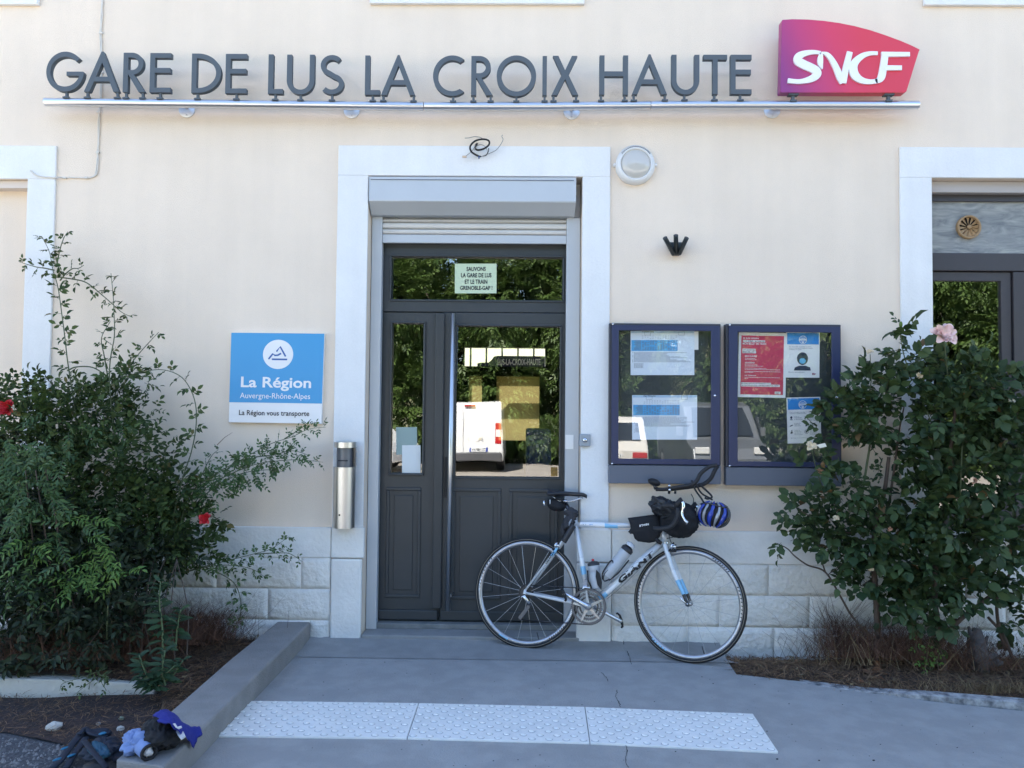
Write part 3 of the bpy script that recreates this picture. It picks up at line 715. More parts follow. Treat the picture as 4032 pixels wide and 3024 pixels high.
wt = {
 'S': [([(682, 522), (720, 527), (770, 527), (830, 512), (868, 486), (868, 462), (835, 440), (785, 418), (748, 394), (752, 365), (795, 345), (850, 338), (896, 342)], [30, 29, 30, 42, 52, 54, 54, 56, 54, 48, 36, 26, 20])],
 'N': [([(900, 342), (893, 375), (893, 410), (905, 446)], [16, 34, 34, 8]), ([(900, 340), (935, 352), (965, 385), (995, 440), (1020, 500), (1036, 540)], [8, 26, 34, 40, 44, 30]), ([(1040, 538), (1058, 440), (1084, 336)], [40, 40, 36])],
 'C': [([(1264, 345), (1215, 346), (1165, 362), (1120, 400), (1105, 440), (1118, 488), (1160, 520), (1215, 530), (1262, 524)], [22, 26, 36, 48, 54, 54, 40, 30, 30])],
 'F': [([(1250, 528), (1285, 505), (1300, 440), (1312, 350)], [26, 46, 46, 44]), ([(1288, 352), (1472, 352)], [32, 28]), ([(1306, 440), (1420, 440)], [32, 30])]}
for ch, strokes in wt.items():
    mb = MB()
    for k, (pts, wd) in enumerate(strokes):
        sp_ = spline([(x, y, q) for (x, y), q in zip(pts, wd)], 6) if len(pts) > 2 else [(x, y, q) for (x, y), q in zip(pts, wd)]
        out = ribbon([(x, y) for x, y, q in sp_], [q for x, y, q in sp_])
        out = [(P(*z3(x, y), LY-.04).x, P(*z3(x, y), LY-.04).z) for x, y in out]
        mb.prism(out, LY-.042-.0006*k, LY-.028)
    mb.build('logo_letter', WL, lg, clean=False)
ol = mat('letter_backing_grey', (.22, .21, .22), .6)
for px in (714, 1333):
    q = P(*z3(px, 655), LY); zb_ = P(*z3(px, 613), LY).z
    mb = MB(); mb.box(q.x-.009, q.x+.009, LY-.008, LY+.01, q.z, zb_-.008); mb.box(q.x-.03, q.x+.03, LY-.02, LY+.02, zb_-.009, zb_); mb.box(q.x-.020, q.x+.020, LY-.016, LY+.02, q.z-.008, q.z+.004)
    mb.build('panel_foot', LETTER, lg)

# ================================================================== BLUE REGION SIGN
Qc = [(911, 1310), (1277, 1314), (1265, 1669), (900, 1663)]
def rq(u, v, Y):    # u right, v down in 0..1
    x = (Qc[0][0]*(1-u)+Qc[1][0]*u)*(1-v)+(Qc[3][0]*(1-u)+Qc[2][0]*u)*v; y = (Qc[0][1]*(1-u)+Qc[1][1]*u)*(1-v)+(Qc[3][1]*(1-u)+Qc[2][1]*u)*v
    return P(x, y, Y)
def rz(x, y):       # z4 zoom pixels -> u,v
    return ((x-1490)/600.0, (y-678)/582.0)
bs = thing('region_sign', 'square blue and white regional sign with mountain logo on the cream wall', 'sign', tuple(P(1090, 1665, 0)))
BLUE = mat('sign_blue', (.045, .31, .60), .4); SW = mat('sign_white', (.80, .80, .80), .35)
mb = MB(); q = [rq(0, 1, -.03), rq(1, 1, -.03), rq(1, 0, -.03), rq(0, 0, -.03)]; mb.hexa([*q, *[Vector((p.x, -.001, p.z)) for p in q]]); mb.build('sign_box', SW, bs, bevel=.002)
MB().add([rq(0, .775, -.0312), rq(1, .775, -.0312), rq(1, 0, -.0312), rq(0, 0, -.0312)], [(0, 1, 2, 3)]).build('blue_field', BLUE, bs)
Yt = -.0322
cc = rz(1796, 815)
MB().add([rq(cc[0]+.163*math.cos(a), cc[1]+.163*math.sin(a), Yt) for a in [2*math.pi*i/48 for i in range(48)]], [tuple(range(47, -1, -1))]).build('emblem_disc', SW, bs)
mb = MB()
for pts in ([(1735, 846), (1762, 812), (1775, 822), (1795, 820), (1815, 808)], [(1785, 797), (1808, 765), (1845, 828)], [(1757, 847), (1856, 847)]):
    o = ribbon([rz(*p) for p in pts], .018); n = len(o)//2
    for i in range(n-1): mb.add([rq(*p, Yt-.001) for p in (o[i], o[i+1], o[-2-i], o[-1-i])], [(0, 1, 2, 3)])
mb.build('emblem_mountain', mat('emblem_blue', (.03, .11, .36), .5), bs)
def rt(px, py): return rq(px, py, Yt)
def rtext(s, x0, y0, x1, y1, m, bold, name='sign_text'):
    a, c = rz(x0, y0), rz(x1, y1); mb = MB(); text(mb, s, a[0], a[1], c[0], c[1], rt, bold); return mb.build(name, m, bs)
rtext('La Région', 1562, 962, 2016, 1052, SW, .022); rtext('Auvergne-Rhône-Alpes', 1558, 1066, 2012, 1113, SW, .0)
rtext('La Région vous transporte', 1555, 1178, 2010, 1222, INK, .012)

# ================================================================== ASH BIN
ab = thing('wall_ashtray', 'cylindrical stainless steel wall ashtray left of the station door', 'ashtray', tuple(P(1357, 2080, -.06)))
ac = P(1357, 1742, -.10); abm = P(1353, 2080, -.10); r_ = .069
def cyl(z0, z1, nm, m, r=r_, a0=0, a1=2*math.pi, capb=True):
    c0 = Vector(((ac.x+abm.x)/2, -.092, z0)); mb = MB()
    mb.lathe(c0, (0, 0, 1), [(0, r), (z1-z0, r)], 40, a0=a0, a1=a1)
    for zz_ in (0, z1-z0): mb.add([(c0.x+r*math.cos(q), c0.y+r*math.sin(q), c0.z+zz_) for q in [2*math.pi*k/40 for k in range(40)]], [tuple(range(40))])
    return mb.build(nm, m, ab)
zt_ = P(1357, 1742, -.16).z; zw1 = P(1357, 1764, -.16).z; zw0 = P(1357, 1841, -.16).z; zb_ = P(1357, 2083, -.16).z
cyl(zb_, zw0, 'lower_bin', STEEL); cyl(zw1, zt_, 'top_cap', STEEL)
cyl(zw0, zw1, 'inner_liner', mat('dark_liner', (.14, .15, .17), .4, .6), r=.050)
xm = (ac.x+abm.x)/2
MB().box(xm-.06, xm+.06, -.05, -.022, zw0, zw1).build('back_shell', STEEL, ab)
MB().lathe((xm, -.092, zw0), (0, 0, 1), [(0, r_), (zw1-zw0, r_)], 14, a0=math.pi*1.72, a1=math.pi*2.15).build('side_shell', STEEL, ab)
MB().box(xm-.03, xm+.03, -.145, -.141, (zw0+zw1)/2-.022, (zw0+zw1)/2-.016).build('stub_slot', INK, ab)
MB().lathe((xm-.012, -.092-r_, zb_+.085), (0, -1, 0), [(-.002, .006), (.003, .005), (.003, .0001)], 10).build('key_lock', BLACK, ab)
MB().box(xm-.03, xm+.03, -.03, 0, zb_+.05, zw1).build('wall_plate', STEEL, ab)

# ================================================================== BULKHEAD LAMP, KEY SWITCH, FLAG HOLDER, CABLES
lm = thing('wall_lamp', 'round white ribbed bulkhead lamp on the cream wall right of the door surround', 'lamp', tuple(P(2502, 648, 0)))
lc = P(2502, 648, -.03)
RAD = .126
WPL = mat('white_plastic', (.70, .70, .69), .4)
MB().lathe((lc.x, -.0005, lc.z), (0, -1, 0), [(0, RAD), (.03, RAD), (.048, RAD-.012), (.054, RAD-.024), (.054, RAD-.030), (.042, RAD-.033)], 48).build('lamp_ring', WPL, lm)
MB().lathe((lc.x, -.0005, lc.z-.0), (0, -1, 0), [(.042, RAD-.031), (.058, RAD-.045), (.070, .05), (.074, .0001)], 48).build('lamp_glass', mat('frosted_lamp_glass', (.55, .53, .49), .12, bump=.15, bscale=14, spec=.7), lm)
for k, rr in enumerate((.1085, .1155)):
    for yk in (0,):
        mb = MB(); mb.tube([(lc.x+rr*math.cos(a), -.055+.008*k*1.0+.002, lc.z+rr*math.sin(a)) for a in [math.radians(35+i*5) for i in range(23)]], .0016, 6); mb.build('vent_slot', INK, lm)
for s_ in (-1, 1): MB().lathe((lc.x+s_*(RAD+.002), -.0005, lc.z), (0, -1, 0), [(0, .012), (.03, .011), (.032, .0001)], 12).build('lamp_screw_boss', WPL, lm)
ks = thing('key_switch', 'small grey key switch box with round lock on the right jamb', 'switch', tuple(P(2304, 1733, 0)))
kx = rect(2281, 1709, 2325, 1758, -.04)
MB().box(kx[0], kx[1], -.045, sp-.001, kx[2], kx[3]).build('switch_box', mat('switch_grey', (.32, .35, .38), .5), ks, bevel=.006)
kc = ((kx[0]+kx[1])/2, -.045, (kx[2]+kx[3])/2)
MB().lathe(kc, (0, -1, 0), [(0, .014), (.006, .013), (.006, .0001)], 20).build('lock_cylinder', CHROME, ks)
MB().box(kc[0]-.002, kc[0]+.002, -.053, -.05, kc[2]-.007, kc[2]+.007).build('keyhole', INK, ks)
# small paper sticker on the shutter guide (its code is left out)
st_ = thing('guide_sticker', 'small white paper sticker on the right shutter guide', 'sticker', tuple(P(2240, 1740, gY)))
kx = rect(2226, 1712, 2258, 1768, gY)
MB().box(kx[0], kx[1], gY-.003, gY-.001, kx[2], kx[3]).build('sticker_paper', PAPER, st_)

fh = thing('flag_holder', 'dark three-socket flag holder on the cream wall above the notice boards', 'flag holder', tuple(P(2660, 1000, 0)))
FM = mat('dark_green_iron', (.035, .045, .05), .4, .3)
fp = [(2640, 1003), (2678, 1003), (2690, 990), (2706, 958), (2636, 958), (2622, 985)]
plate = [P(2648, 1005, -.03), P(2678, 1005, -.03), P(2702, 955, -.03), P(2630, 955, -.03)]
MB().prism([(p.x, p.z) for p in plate], -.045, -.001).build('holder_plate', FM, fh, bevel=.004, clean=True)
for (x0, y0), (x1, y1) in (((2652, 1000), (2618, 936)), ((2663, 995), (2661, 926)), ((2674, 1000), (2704, 936))):
    a, c = P(x0, y0, -.05), P(x1, y1, -.13)
    dv = (c-a); q2 = a + dv*.94
    MB().tube([a, q2, c, c-dv*.02, c-dv*.3], [.0145, .0145, .0145, .0105, .0105], 16).build('pole_socket', FM, fh)

cb = thing('electric_cable', 'thin cream painted cable clipped down the wall behind the letters to the niche surround', 'cable', tuple(P(400, 300, 0)))
CW = mat('cream_cable', (.66, .62, .56), .6)
cp = [(404, -20), (400, 60), (396, 130), (398, 180), (400, 260), (398, 330), (395, 410), (390, 440), (388, 520), (386, 590), (383, 650), (378, 685), (366, 696), (345, 700), (300, 700), (250, 699), (200, 698), (165, 696), (140, 688), (122, 672)]
for k in range(2):
    pts = []; r2 = random.Random(k+2)
    for x, y in spline(cp, 5):
        pts.append(P(x+r2.uniform(-1.6, 1.6)+(k*4-2), y+r2.uniform(-1, 1), -.008-.0+(-.017 if x < 232 and y > 600 else 0)))
    MB().tube(pts, .0038, 6).build('cable_strand', CW, cb)
for x, y in ((397, 130), (400, 285), (389, 441), (385, 600), (340, 700), (255, 700)):
    p = P(x, y, -.01); MB().box(p.x-.010, p.x+.010, -.016, 0, p.z-.006, p.z+.006).build('cable_clip', CW, cb)
cc_ = thing('coiled_cable', 'loose black coil of cable sticking out of the wall above the door', 'cable', tuple(P(1880, 590, 0)))
def z2(x, y): return (1344+x*.6076, y*.6076)
coil = [(880, 930), (868, 955), (880, 972), (920, 965), (955, 940), (955, 912), (915, 902), (865, 915), (835, 950), (845, 985), (885, 1010), (905, 1016)]
sp_ = spline([(*z2(x, y), 0) for x, y in coil], 5); n = len(sp_)
MB().tube([P(x, y, -.005-.09*math.sin(math.pi*i/n)) for i, (x, y, _) in enumerate(sp_)], .006, 8).build('black_sheath', BLACK, cc_)
WG = mat('grey_wire', (.22, .22, .20), .6)
for k, (pts, m, r0_) in enumerate((([(920, 905), (900, 890), (860, 886), (830, 893), (800, 895)], WG, .0022), ([(905, 1016), (945, 1000), (1000, 975), (1030, 940), (1048, 905), (1040, 885), (1045, 874)], WG, .0022), ([(870, 930), (860, 960), (840, 985), (815, 1005), (795, 1018)], WG, .002),
              ([(860, 975), (880, 945), (910, 938), (940, 960), (945, 1000), (920, 1015)], WG, .002), ([(955, 960), (952, 985), (935, 1010)], BLACK, .003))):
    MB().tube([P(x, y, -.05) for x, y in [z2(*q[:2]) for q in spline([(a, c, 0) for a, c in pts], 4)]], r0_, 6).build('wire', m, cc_)
p = P(*z2(798, 1017), -.05); MB().box(p.x-.014, p.x+.014, -.056, -.044, p.z-.005, p.z+.007).build('terminal_block', mat('cream_connector', (.6, .45, .32), .6), cc_, bevel=.002)
p = P(*z2(892, 1019), -.06); MB().box(p.x-.004, p.x+.004, -.066, -.054, p.z-.009, p.z+.006).build('blue_tip', mat('blue_wire_end', (.03, .09, .25), .5), cc_)

# ================================================================== NOTICE BOARDS
def board(name_label, ox0, ox1, oy0, oyf, oy1, gx0, gx1, gy0, gy1, lock):
    t = thing('notice_board', name_label, 'notice board', tuple(P((ox0+ox1)/2, oy1, 0)), 'notice boards right of the door')
    Yf = -.075
    o = rect(ox0, oy0, ox1, oy1, Yf); zf = P((ox0+ox1)/2, oyf, Yf).z; g = (P(gx0, 1550, Yf).x, P(gx1, 1550, Yf).x, P((gx0+gx1)/2, gy1, Yf).z, P((gx0+gx1)/2, gy0, Yf).z)
    cm = mat('board_case_dark', (.03, .035, .05), .45)
    mb = MB(); mb.box(o[0], o[1], -.062, -.002, o[3]-.02, o[3]); mb.box(o[0], o[0]+.018, -.062, -.002, zf, o[3]-.02); mb.box(o[1]-.018, o[1], -.062, -.002, zf, o[3]-.02); mb.build('board_case', cm, t, bevel=.003)
    MB().box(o[0]+.018, o[1]-.018, -.03, -.002, zf, o[3]-.02).build('board_backing', mat('board_backing_grey', (.035, .042, .042), .7), t)
    MB().box(o[0], o[1], -.066, -.002, o[2], zf-.002).build('board_apron', GREYB, t, bevel=.004)
    e = .014
    MB().prism([(o[0]+e, zf+.004), (o[1]-e*.6, zf+.004), (o[1]-e*.6, o[3]-e), (o[0]+e, o[3]-e)], Yf, -.063, holes=[[(g[0], g[2]), (g[0], g[3]), (g[1], g[3]), (g[1], g[2])]]).build('board_door', NAVY, t, bevel=.003, clean=True)
    MB().box(g[0]-.004, g[1]+.004, Yf+.005, Yf+.009, g[2]-.004, g[3]+.004).build('board_glass', GLASSB, t)
    p = P(*lock, Yf); MB().lathe((p.x, Yf+.001, p.z), (0, -1, 0), [(0, .0075), (.003, .007), (.003, .0001)], 12).build('board_lock', CHROME, t)
    for hx, hz in ((o[0]+.02, o[3]-.008), (o[0]+.02, zf+.006)): MB().lathe((hx, -.0765, hz), (0, -1, 0), [(-.012, .006), (0, .006), (0, .0001)], 8).build('hinge_pin', CHROME, t)
    return t
nb1 = board('blue framed notice board with two blue and white timetables, nearest the door', 2399, 2840, 1273, 1832, 1906, 2436, 2800, 1302, 1808, (2815, 1558))
nb2 = board('blue framed notice board with the red poster, half behind the rose bush', 2861, 3316, 1276, 1841, 1914, 2905, 3276, 1308, 1819, (3294, 1565))
YP = -.034
def sheet_of(parent, name, label, cat, x0, y0, x1, y1, m=PAPER, Y=YP, tilt=0.0, grp=None):
    """a sheet of paper hung inside a board: own thing; tilt = px slope"""
    ob = thing(name, label, cat, tuple(P((x0+x1)/2, y1, Y)), grp)
    def fn(px, py, dY=0.0):
        cx, cy = (x0+x1)/2, (y0+y1)/2
        return P(px - (py-cy)*tilt, py + (px-cx)*tilt, Y-dY)
    mb = MB(); q = [fn(x0, y1), fn(x1, y1), fn(x1, y0), fn(x0, y0)]; mb.hexa([*q, *[p+Vector((0, .0006, 0)) for p in q]]); mb.build('paper_sheet', m, ob)
    return ob, fn
def strip(mb, fn, x0, y0, x1, y1, dY): mb.add([fn(x0, y1, dY), fn(x1, y1, dY), fn(x1, y0, dY), fn(x0, y0, dY)], [(0, 1, 2, 3)])
TB = mat('timetable_blue', (.10, .40, .72), .8); PB = mat('pale_blue_print', (.42, .58, .74), .8)
def timetable(parent, label, x0, y0, x1, y1, tx0, ty0, tx1, ty1, title, seed, Y=YP):
    ob, fn = sheet_of(parent, 'timetable', label, 'timetable', x0, y0, x1, y1, mat('timetable_paper', (.72, .79, .86), .8), Y)
    r = random.Random(seed)
    mb = MB(); strip(mb, fn, tx0, ty0, tx1, ty1, .0010); mb.build('blue_table', TB, ob)
    mb = MB(); strip(mb, fn, x0+2, y0+1, x1-2, y0+9, .0010); mb.build('header_band', PB, ob)
    mb = MB(); text(mb, title, x0+44, y0+1, x0+92, y0+6, lambda a, c: fn(a, c, .0016), .03); mb.build('table_title', INK, ob)
    mb = MB()
    nrow = 11; cw = (tx1-tx0-40)/14
    for i in range(nrow):
        yy = ty0+2+(ty1-ty0-4)*i/nrow
        strip(mb, fn, tx0+r.uniform(8, 18), yy, tx0+38, yy+1.6, .0016)
        for j in range(14):
            if r.random() < .72: strip(mb, fn, tx0+42+j*cw, yy, tx0+42+j*cw+cw*.72, yy+1.7, .0016)
    for j in range(14):
        for k in range(3):
            if r.random() < .8: strip(mb, fn, tx0+42+j*cw, ty0-17+k*5, tx0+42+j*cw+cw*.5, ty0-16+k*5, .0016)
    for bx_ in (x0+55, x1-62):
        for a_, b_, c_, d_ in ((0, 0, 24, 1), (0, 14, 24, 15), (0, 0, 1, 15), (23, 0, 24, 15)): strip(mb, fn, bx_+a_, y0+2+b_, bx_+c_, y0+2+d_, .0016)
    mb.build('table_figures', INKG, ob, kind='stuff')
    mb = MB(); yy = ty1+6
    for i in range(15):
        ln_ = r.uniform(.55, 1) if i < 10 else .16
        xx = x0+13
        xe = x0+13+(x1-x0-20)*ln_
        while xx < xe:
            wv = r.uniform(3, 9); strip(mb, fn, xx, yy, min(xe, xx+wv), yy+1.5, .0010); xx += wv+1.2
        if r.random() < .4: strip(mb, fn, x0+7, yy, x0+10, yy+2, .001)
        yy += 4.0 if i != 9 else 7
    mb.build('small_print', INKG, ob, kind='stuff')
    return ob
timetable(nb1, 'upper blue and white timetable sheet in the board nearest the door', 2483, 1303, 2734, 1477, 2486, 1339, 2668, 1382, 'Grenoble - Gap', 1)
timetable(nb1, 'lower blue and white timetable sheet in the board nearest the door', 2489, 1556, 2745, 1731, 2493, 1594, 2676, 1635, 'Gap - Grenoble', 2)
sheet_of(nb1, 'paper_slip', 'narrow blank paper edge sticking out behind the upper timetable', 'paper', 2700, 1305, 2750, 1377, PAPER, YP+.002)
# red poster
RED = mat('poster_red', (.56, .045, .10), .7)
rp_, fr_ = sheet_of(nb2, 'red_poster', 'red ticket information poster with a white border in the second board', 'poster', 2907, 1310, 3095, 1565, PAPER, YP, .018)
def pp(x, y): return (2880+x*.211, 1290+y*.211)
mb = MB(); strip(mb, fr_, 2917, 1322, 3085, 1554, .001); mb.build('red_field', RED, rp_)
mb = MB()
for s_, x0, y0, x1, y1 in (("JE SUIS SEREIN", 205, 188, 500, 224), ("MON BILLET DE TRAIN", 203, 284, 640, 322), ("EN GARE", 250, 520, 470, 552), ("SUR INTERNET", 250, 645, 435, 674), ("PAR TÉLÉPHONE", 250, 882, 460, 908)):
    text(mb, s_, *pp(x0, y0), *pp(x1, y1), lambda a, c: fr_(a, c, .002), .018)
mb.build('poster_lettering', PAPER, rp_)
mb = MB()
for x0, y0, x1, y1 in ((208, 236, 415, 276), (415, 238, 620, 274), (200, 398, 442, 442), (200, 442, 455, 482), (186, 1028, 742, 1062), (186, 1062, 910, 1102), (818, 1190, 925, 1238)): strip(mb, fr_, *pp(x0, y0), *pp(x1, y1), .0018)
r = random.Random(5)
for y, x1 in ((575, 440), (598, 470), (697, 480), (718, 590), (757, 650), (780, 910), (818, 920), (835, 410), (928, 910), (948, 310)):
    xx = 250
    while xx < x1:
        wv = r.uniform(12, 40); strip(mb, fr_, *pp(xx, y), *pp(min(x1, xx+wv), y+7), .0018); xx += wv+6
mb.build('poster_bands', PAPER, rp_)
mb = MB()
for s_, x0, y0, x1, y1 in (("J'AI DÉJÀ", 216, 240, 405, 272), ("ACHETÉ", 425, 243, 610, 270), ("OÙ ACHETER", 208, 403, 432, 434), ("MON BILLET ?", 208, 446, 440, 474), ("EN GARES DÉPOURVUES, PRÉSENTEZ-VOUS", 192, 1033, 732, 1058), ("AU CONTRÔLEUR POUR UNE RÉGULARISATION À BORD.", 192, 1066, 900, 1092), ("SNCF", 830, 1200, 905, 1232)):
    text(mb, s_, *pp(x0, y0), *pp(x1, y1), lambda a, c: fr_(a, c, .0028), .02)
mb.build('poster_dark_lettering', mat('poster_dark_red', (.12, .02, .04), .7), rp_)
PBL = mat('poster_blue', (.03, .25, .62), .7); DKB = mat('pictogram_navy', (.02, .03, .07), .7); CY = mat('mask_cyan', (.10, .42, .68), .7)
def disc(mb, fn, cx, cy, r, dY, n=24, a0=0, a1=360, ry=None):
    pts = ell(cx, cy, r, ry or r, a0, a1, n); mb.add([fn(x, y, dY) for x, y in pts], [tuple(range(len(pts)-1, -1, -1))])
def ringr(mb, fn, cx, cy, r0, r1, dY, n=28):
    a = ell(cx, cy, r0, r0, 0, 360, n); c = ell(cx, cy, r1, r1, 0, 360, n)
    for i in range(n): j = (i+1) % n; mb.add([fn(*a[i], dY), fn(*a[j], dY), fn(*c[j], dY), fn(*c[i], dY)], [(3, 2, 1, 0)])
def badge(ob, fn, cx, cy):
    mb = MB(); ringr(mb, fn, cx, cy, 14, 16, .0018); strip(mb, fn, cx-15, cy-4, cx+15, cy+5, .0018); strip(mb, fn, cx-8, cy-8, cx+8, cy-6, .0018); strip(mb, fn, cx-4, cy+7, cx+4, cy+12, .0018); mb.build('badge', PAPER, ob)
    mb = MB(); text(mb, 'MASQUE', cx-6, cy-3, cx+6, cy-.5, lambda a, c: fn(a, c, .0026), .02); strip(mb, fn, cx-12, cy+1, cx+12, cy+3.2, .0026); mb.build('badge_text', PBL, ob)
def minilogo(ob, fn, x, y):
    mb = MB(); mb.add([fn(x, y+8, .0018), fn(x+12, y+8, .0018), fn(x+15, y+3, .0018), fn(x+9, y+.5, .0018), fn(x, y, .0018)], [(0, 1, 2, 3, 4)]); mb.build('small_logo', mat('logo_maroon', (.25, .02, .08), .7), ob)
    mb = MB(); text(mb, 'SNCF', x+2, y+3, x+12, y+6.2, lambda a, c: fn(a, c, .0026), .02); mb.build('small_logo_text', PAPER, ob)
p1_, f1_ = sheet_of(nb2, 'mask_poster', 'white poster with a blue header and a masked head beside the red poster', 'poster', 3095, 1308, 3227, 1487, PAPER, YP-.0012, .008)
mb = MB(); strip(mb, f1_, 3099, 1311, 3224, 1356, .001); mb.build('blue_header', PBL, p1_); badge(p1_, f1_, 3161, 1338)
mb = MB()
for s_, x0, y0, x1, y1 in (("Pour se protéger et protéger les autres,", 1075, 348, 1495, 370), ("le port du masque est obligatoire en gare", 1075, 376, 1515, 398), ("et pendant vos trajets.", 1075, 403, 1310, 422), ("Merci pour votre mobilisation.", 1068, 822, 1370, 846)):
    text(mb, s_, *pp(x0, y0), *pp(x1, y1), lambda a, c: f1_(a, c, .001), .01)
mb.build('poster_text', INKG, p1_)
mb = MB(); disc(mb, f1_, 3160, 1412, 22, .001, 28, ry=25); mb.add([f1_(x, y, .001) for x, y in [(3126, 1459), (3193, 1459), (3190, 1446), (3172, 1440), (3147, 1440), (3130, 1447)]], [(0, 1, 2, 3, 4, 5)]); mb.build('masked_head', DKB, p1_)
mb = MB(); disc(mb, f1_, 3160, 1421, 12.5, .0018, 20, ry=11); mb.build('face_mask', CY, p1_); minilogo(p1_, f1_, 3198, 1468)
p2_, f2_ = sheet_of(nb2, 'gestures_poster', 'white poster with a blue header and six small dark pictograms below the mask poster', 'poster', 3099, 1564, 3232, 1745, PAPER, YP, -.025)
mb = MB(); strip(mb, f2_, 3103, 1568, 3229, 1612, .001); mb.build('blue_header', PBL, p2_); badge(p2_, f2_, 3162, 1593)
mb = MB(); r = random.Random(8)
text(mb, "Pour se protéger et protéger les autres,", 3110, 1620, 3197, 1625, lambda a, c: f2_(a, c, .001), .01); text(mb, "adoptons les gestes barrières.", 3110, 1625.5, 3176, 1630, lambda a, c: f2_(a, c, .001), .01)
txt = [["Porter un", "masque en gare", "et dans le train"], ["Respecter", "une distance de", "sécurité d'au", "moins 1 mètre"], ["Se laver les", "mains très", "régulièrement"], ["Utiliser des", "mouchoirs à", "usage unique"], ["Tousser ou", "éternuer dans", "son coude ou", "dans un mouchoir"], ["Saluer sans se", "serrer la main", "et éviter les", "embrassades"]]
for k, lines in enumerate(txt):
    cx_, cy_ = (3127, 3187)[k % 2], (1638, 1664, 1692)[k//2]
    for i, s_ in enumerate(lines): text(mb, s_, cx_, cy_+i*5.2, cx_+len(s_)*2.1, cy_+3.8+i*5.2, lambda a, c: f2_(a, c, .001), .01)
text(mb, "Merci pour votre mobilisation.", 3112, 1722, 3176, 1726, lambda a, c: f2_(a, c, .001), .01)
mb.build('poster_text', INKG, p2_)
for k in range(6):
    cx_, cy_ = (3116, 3175)[k % 2], (1646, 1672, 1700)[k//2]; mb = MB()
    if k == 5: ringr(mb, f2_, cx_, cy_, 6.5, 8, .001); disc(mb, f2_, cx_, cy_, 4, .001, 12)
    elif k == 0: disc(mb, f2_, cx_, cy_-3, 4.5, .001, 16, ry=5); disc(mb, f2_, cx_, cy_+7, 6.5, .001, 12, 180, 360, ry=3)
    elif k == 1:
        for s_ in (-5, 5): disc(mb, f2_, cx_+s_, cy_-5, 1.8, .001, 10); mb.add([f2_(cx_+s_-2.5, cy_+6, .001), f2_(cx_+s_+2.5, cy_+6, .001), f2_(cx_+s_, cy_-4, .001)], [(0, 1, 2)])
    elif k == 2: mb.add([f2_(x+cx_, y+cy_, .001) for x, y in [(-7, 7), (-3, 6), (6, 2), (5, -1), (-1, 1), (-6, 3)]], [(0, 1, 2, 3, 4, 5)])
    else:
        disc(mb, f2_, cx_+1, cy_-6, 2.3, .001, 10); mb.add([f2_(x+cx_, y+cy_, .001) for x, y in [(-5, 7), (-2, 7), (3, 6), (5, 0), (1, -4), (-3, -2)]], [(0, 1, 2, 3, 4, 5)])
    mb.build('pictogram', DKB, p2_)
minilogo(p2_, f2_, 3208, 1724)

# ---- papers on the door glass
NG = mat('pale_green_paper', (.56, .66, .47), .8)
nt_, fn_ = sheet_of(None, 'transom_notice', 'pale green protest notice in black capitals on the glass above the door', 'notice', 1791, 1038, 1955, 1155, NG, dY+.024)
mb = MB()
def z5(x, y): return (1344+x*.6076, 900+y*.6076)
for s_, x0, y0, x1, y1 in (("SAUVONS", 811, 248, 936, 275), ("LA GARE DE LUS", 776, 288, 973, 317), ("ET LE TRAIN", 800, 330, 946, 358), ("GRENOBLE-GAP !", 769, 371, 979, 398)):
    text(mb, s_, *z5(x0, y0), *z5(x1, y1), lambda a, c: fn_(a, c, .0012), .028)
mb.build('notice_lettering', INK, nt_)
sheet_of(None, 'white_card', 'blank white card low in the narrow left door pane', 'card', 1583, 1753, 1656, 1865, mat('white_card', (.72, .76, .76), .5), dY+.024, 0)
sheet_of(None, 'pale_leaflet', 'pale blue-green leaflet stuck behind the white card in the left door pane', 'leaflet', 1560, 1682, 1642, 1790, mat('pale_teal_paper', (.30, .40, .38), .6), dY+.0262, -.01)
fl, ff = sheet_of(None, 'orange_flyer', 'small orange patterned flyer in the bottom corner of the right door pane', 'flyer', 2169, 1840, 2195, 1875, mat('orange_flyer_print', (.45, .24, .04), .7, vscale=60, col2=(.10, .07, .03)), dY+.024, 0)
# ================================================================== BICYCLE
Rg = PZ(2080-16, 2554, -.03); Fg = PZ(2712, 2611, -.03)
be = (Fg-Rg).normalized(); _l = math.radians(10)
bU = Vector((0, math.sin(_l), math.cos(_l))); bU = (bU - be*bU.dot(be)).normalized(); bn = be.cross(bU).normalized()
if bn.y > 0: bn = -bn
WR = .334
Rc = Rg + bU*WR; Fc = Rg + be*(Fg-Rg).length + bU*WR
def B(px, py, off=0.0):
    d_ = Vector(ray(px, py)); o_ = Vector(CAM); p0 = Rg + bn*off
    return o_ + d_*((p0-o_).dot(bn)/d_.dot(bn))
def zb5(x, y): return (1850+x*.4523, 1850+y*.4523)
def zb6(x, y): return (2350+x*.4823, 1800+y*.4823)
FR = mat('silver_frame_paint', (.62, .64, .66), .34, .15, coat=.5, var=.05, vscale=30)
LB = mat('light_blue_band', (.22, .50, .74), .35, coat=.4); WB = mat('white_band', (.74, .75, .76), .35, coat=.4)
GLB = mat('black_gloss_band', (.012, .012, .015), .25, coat=.5)
RIM = mat('silver_rim', (.42, .42, .44), .34, .8, var=.15, vscale=25); DKM = mat('dark_metal', (.06, .06, .065), .4, .8); GRM = mat('grey_chainring', (.10, .10, .11), .4, .6)
bk = thing('road_bicycle', 'silver road bicycle with light blue bands and black bags leaning beside the station door', 'bicycle', tuple((Rg+Fg)/2))
bk.location = (Rg+Fg)/2
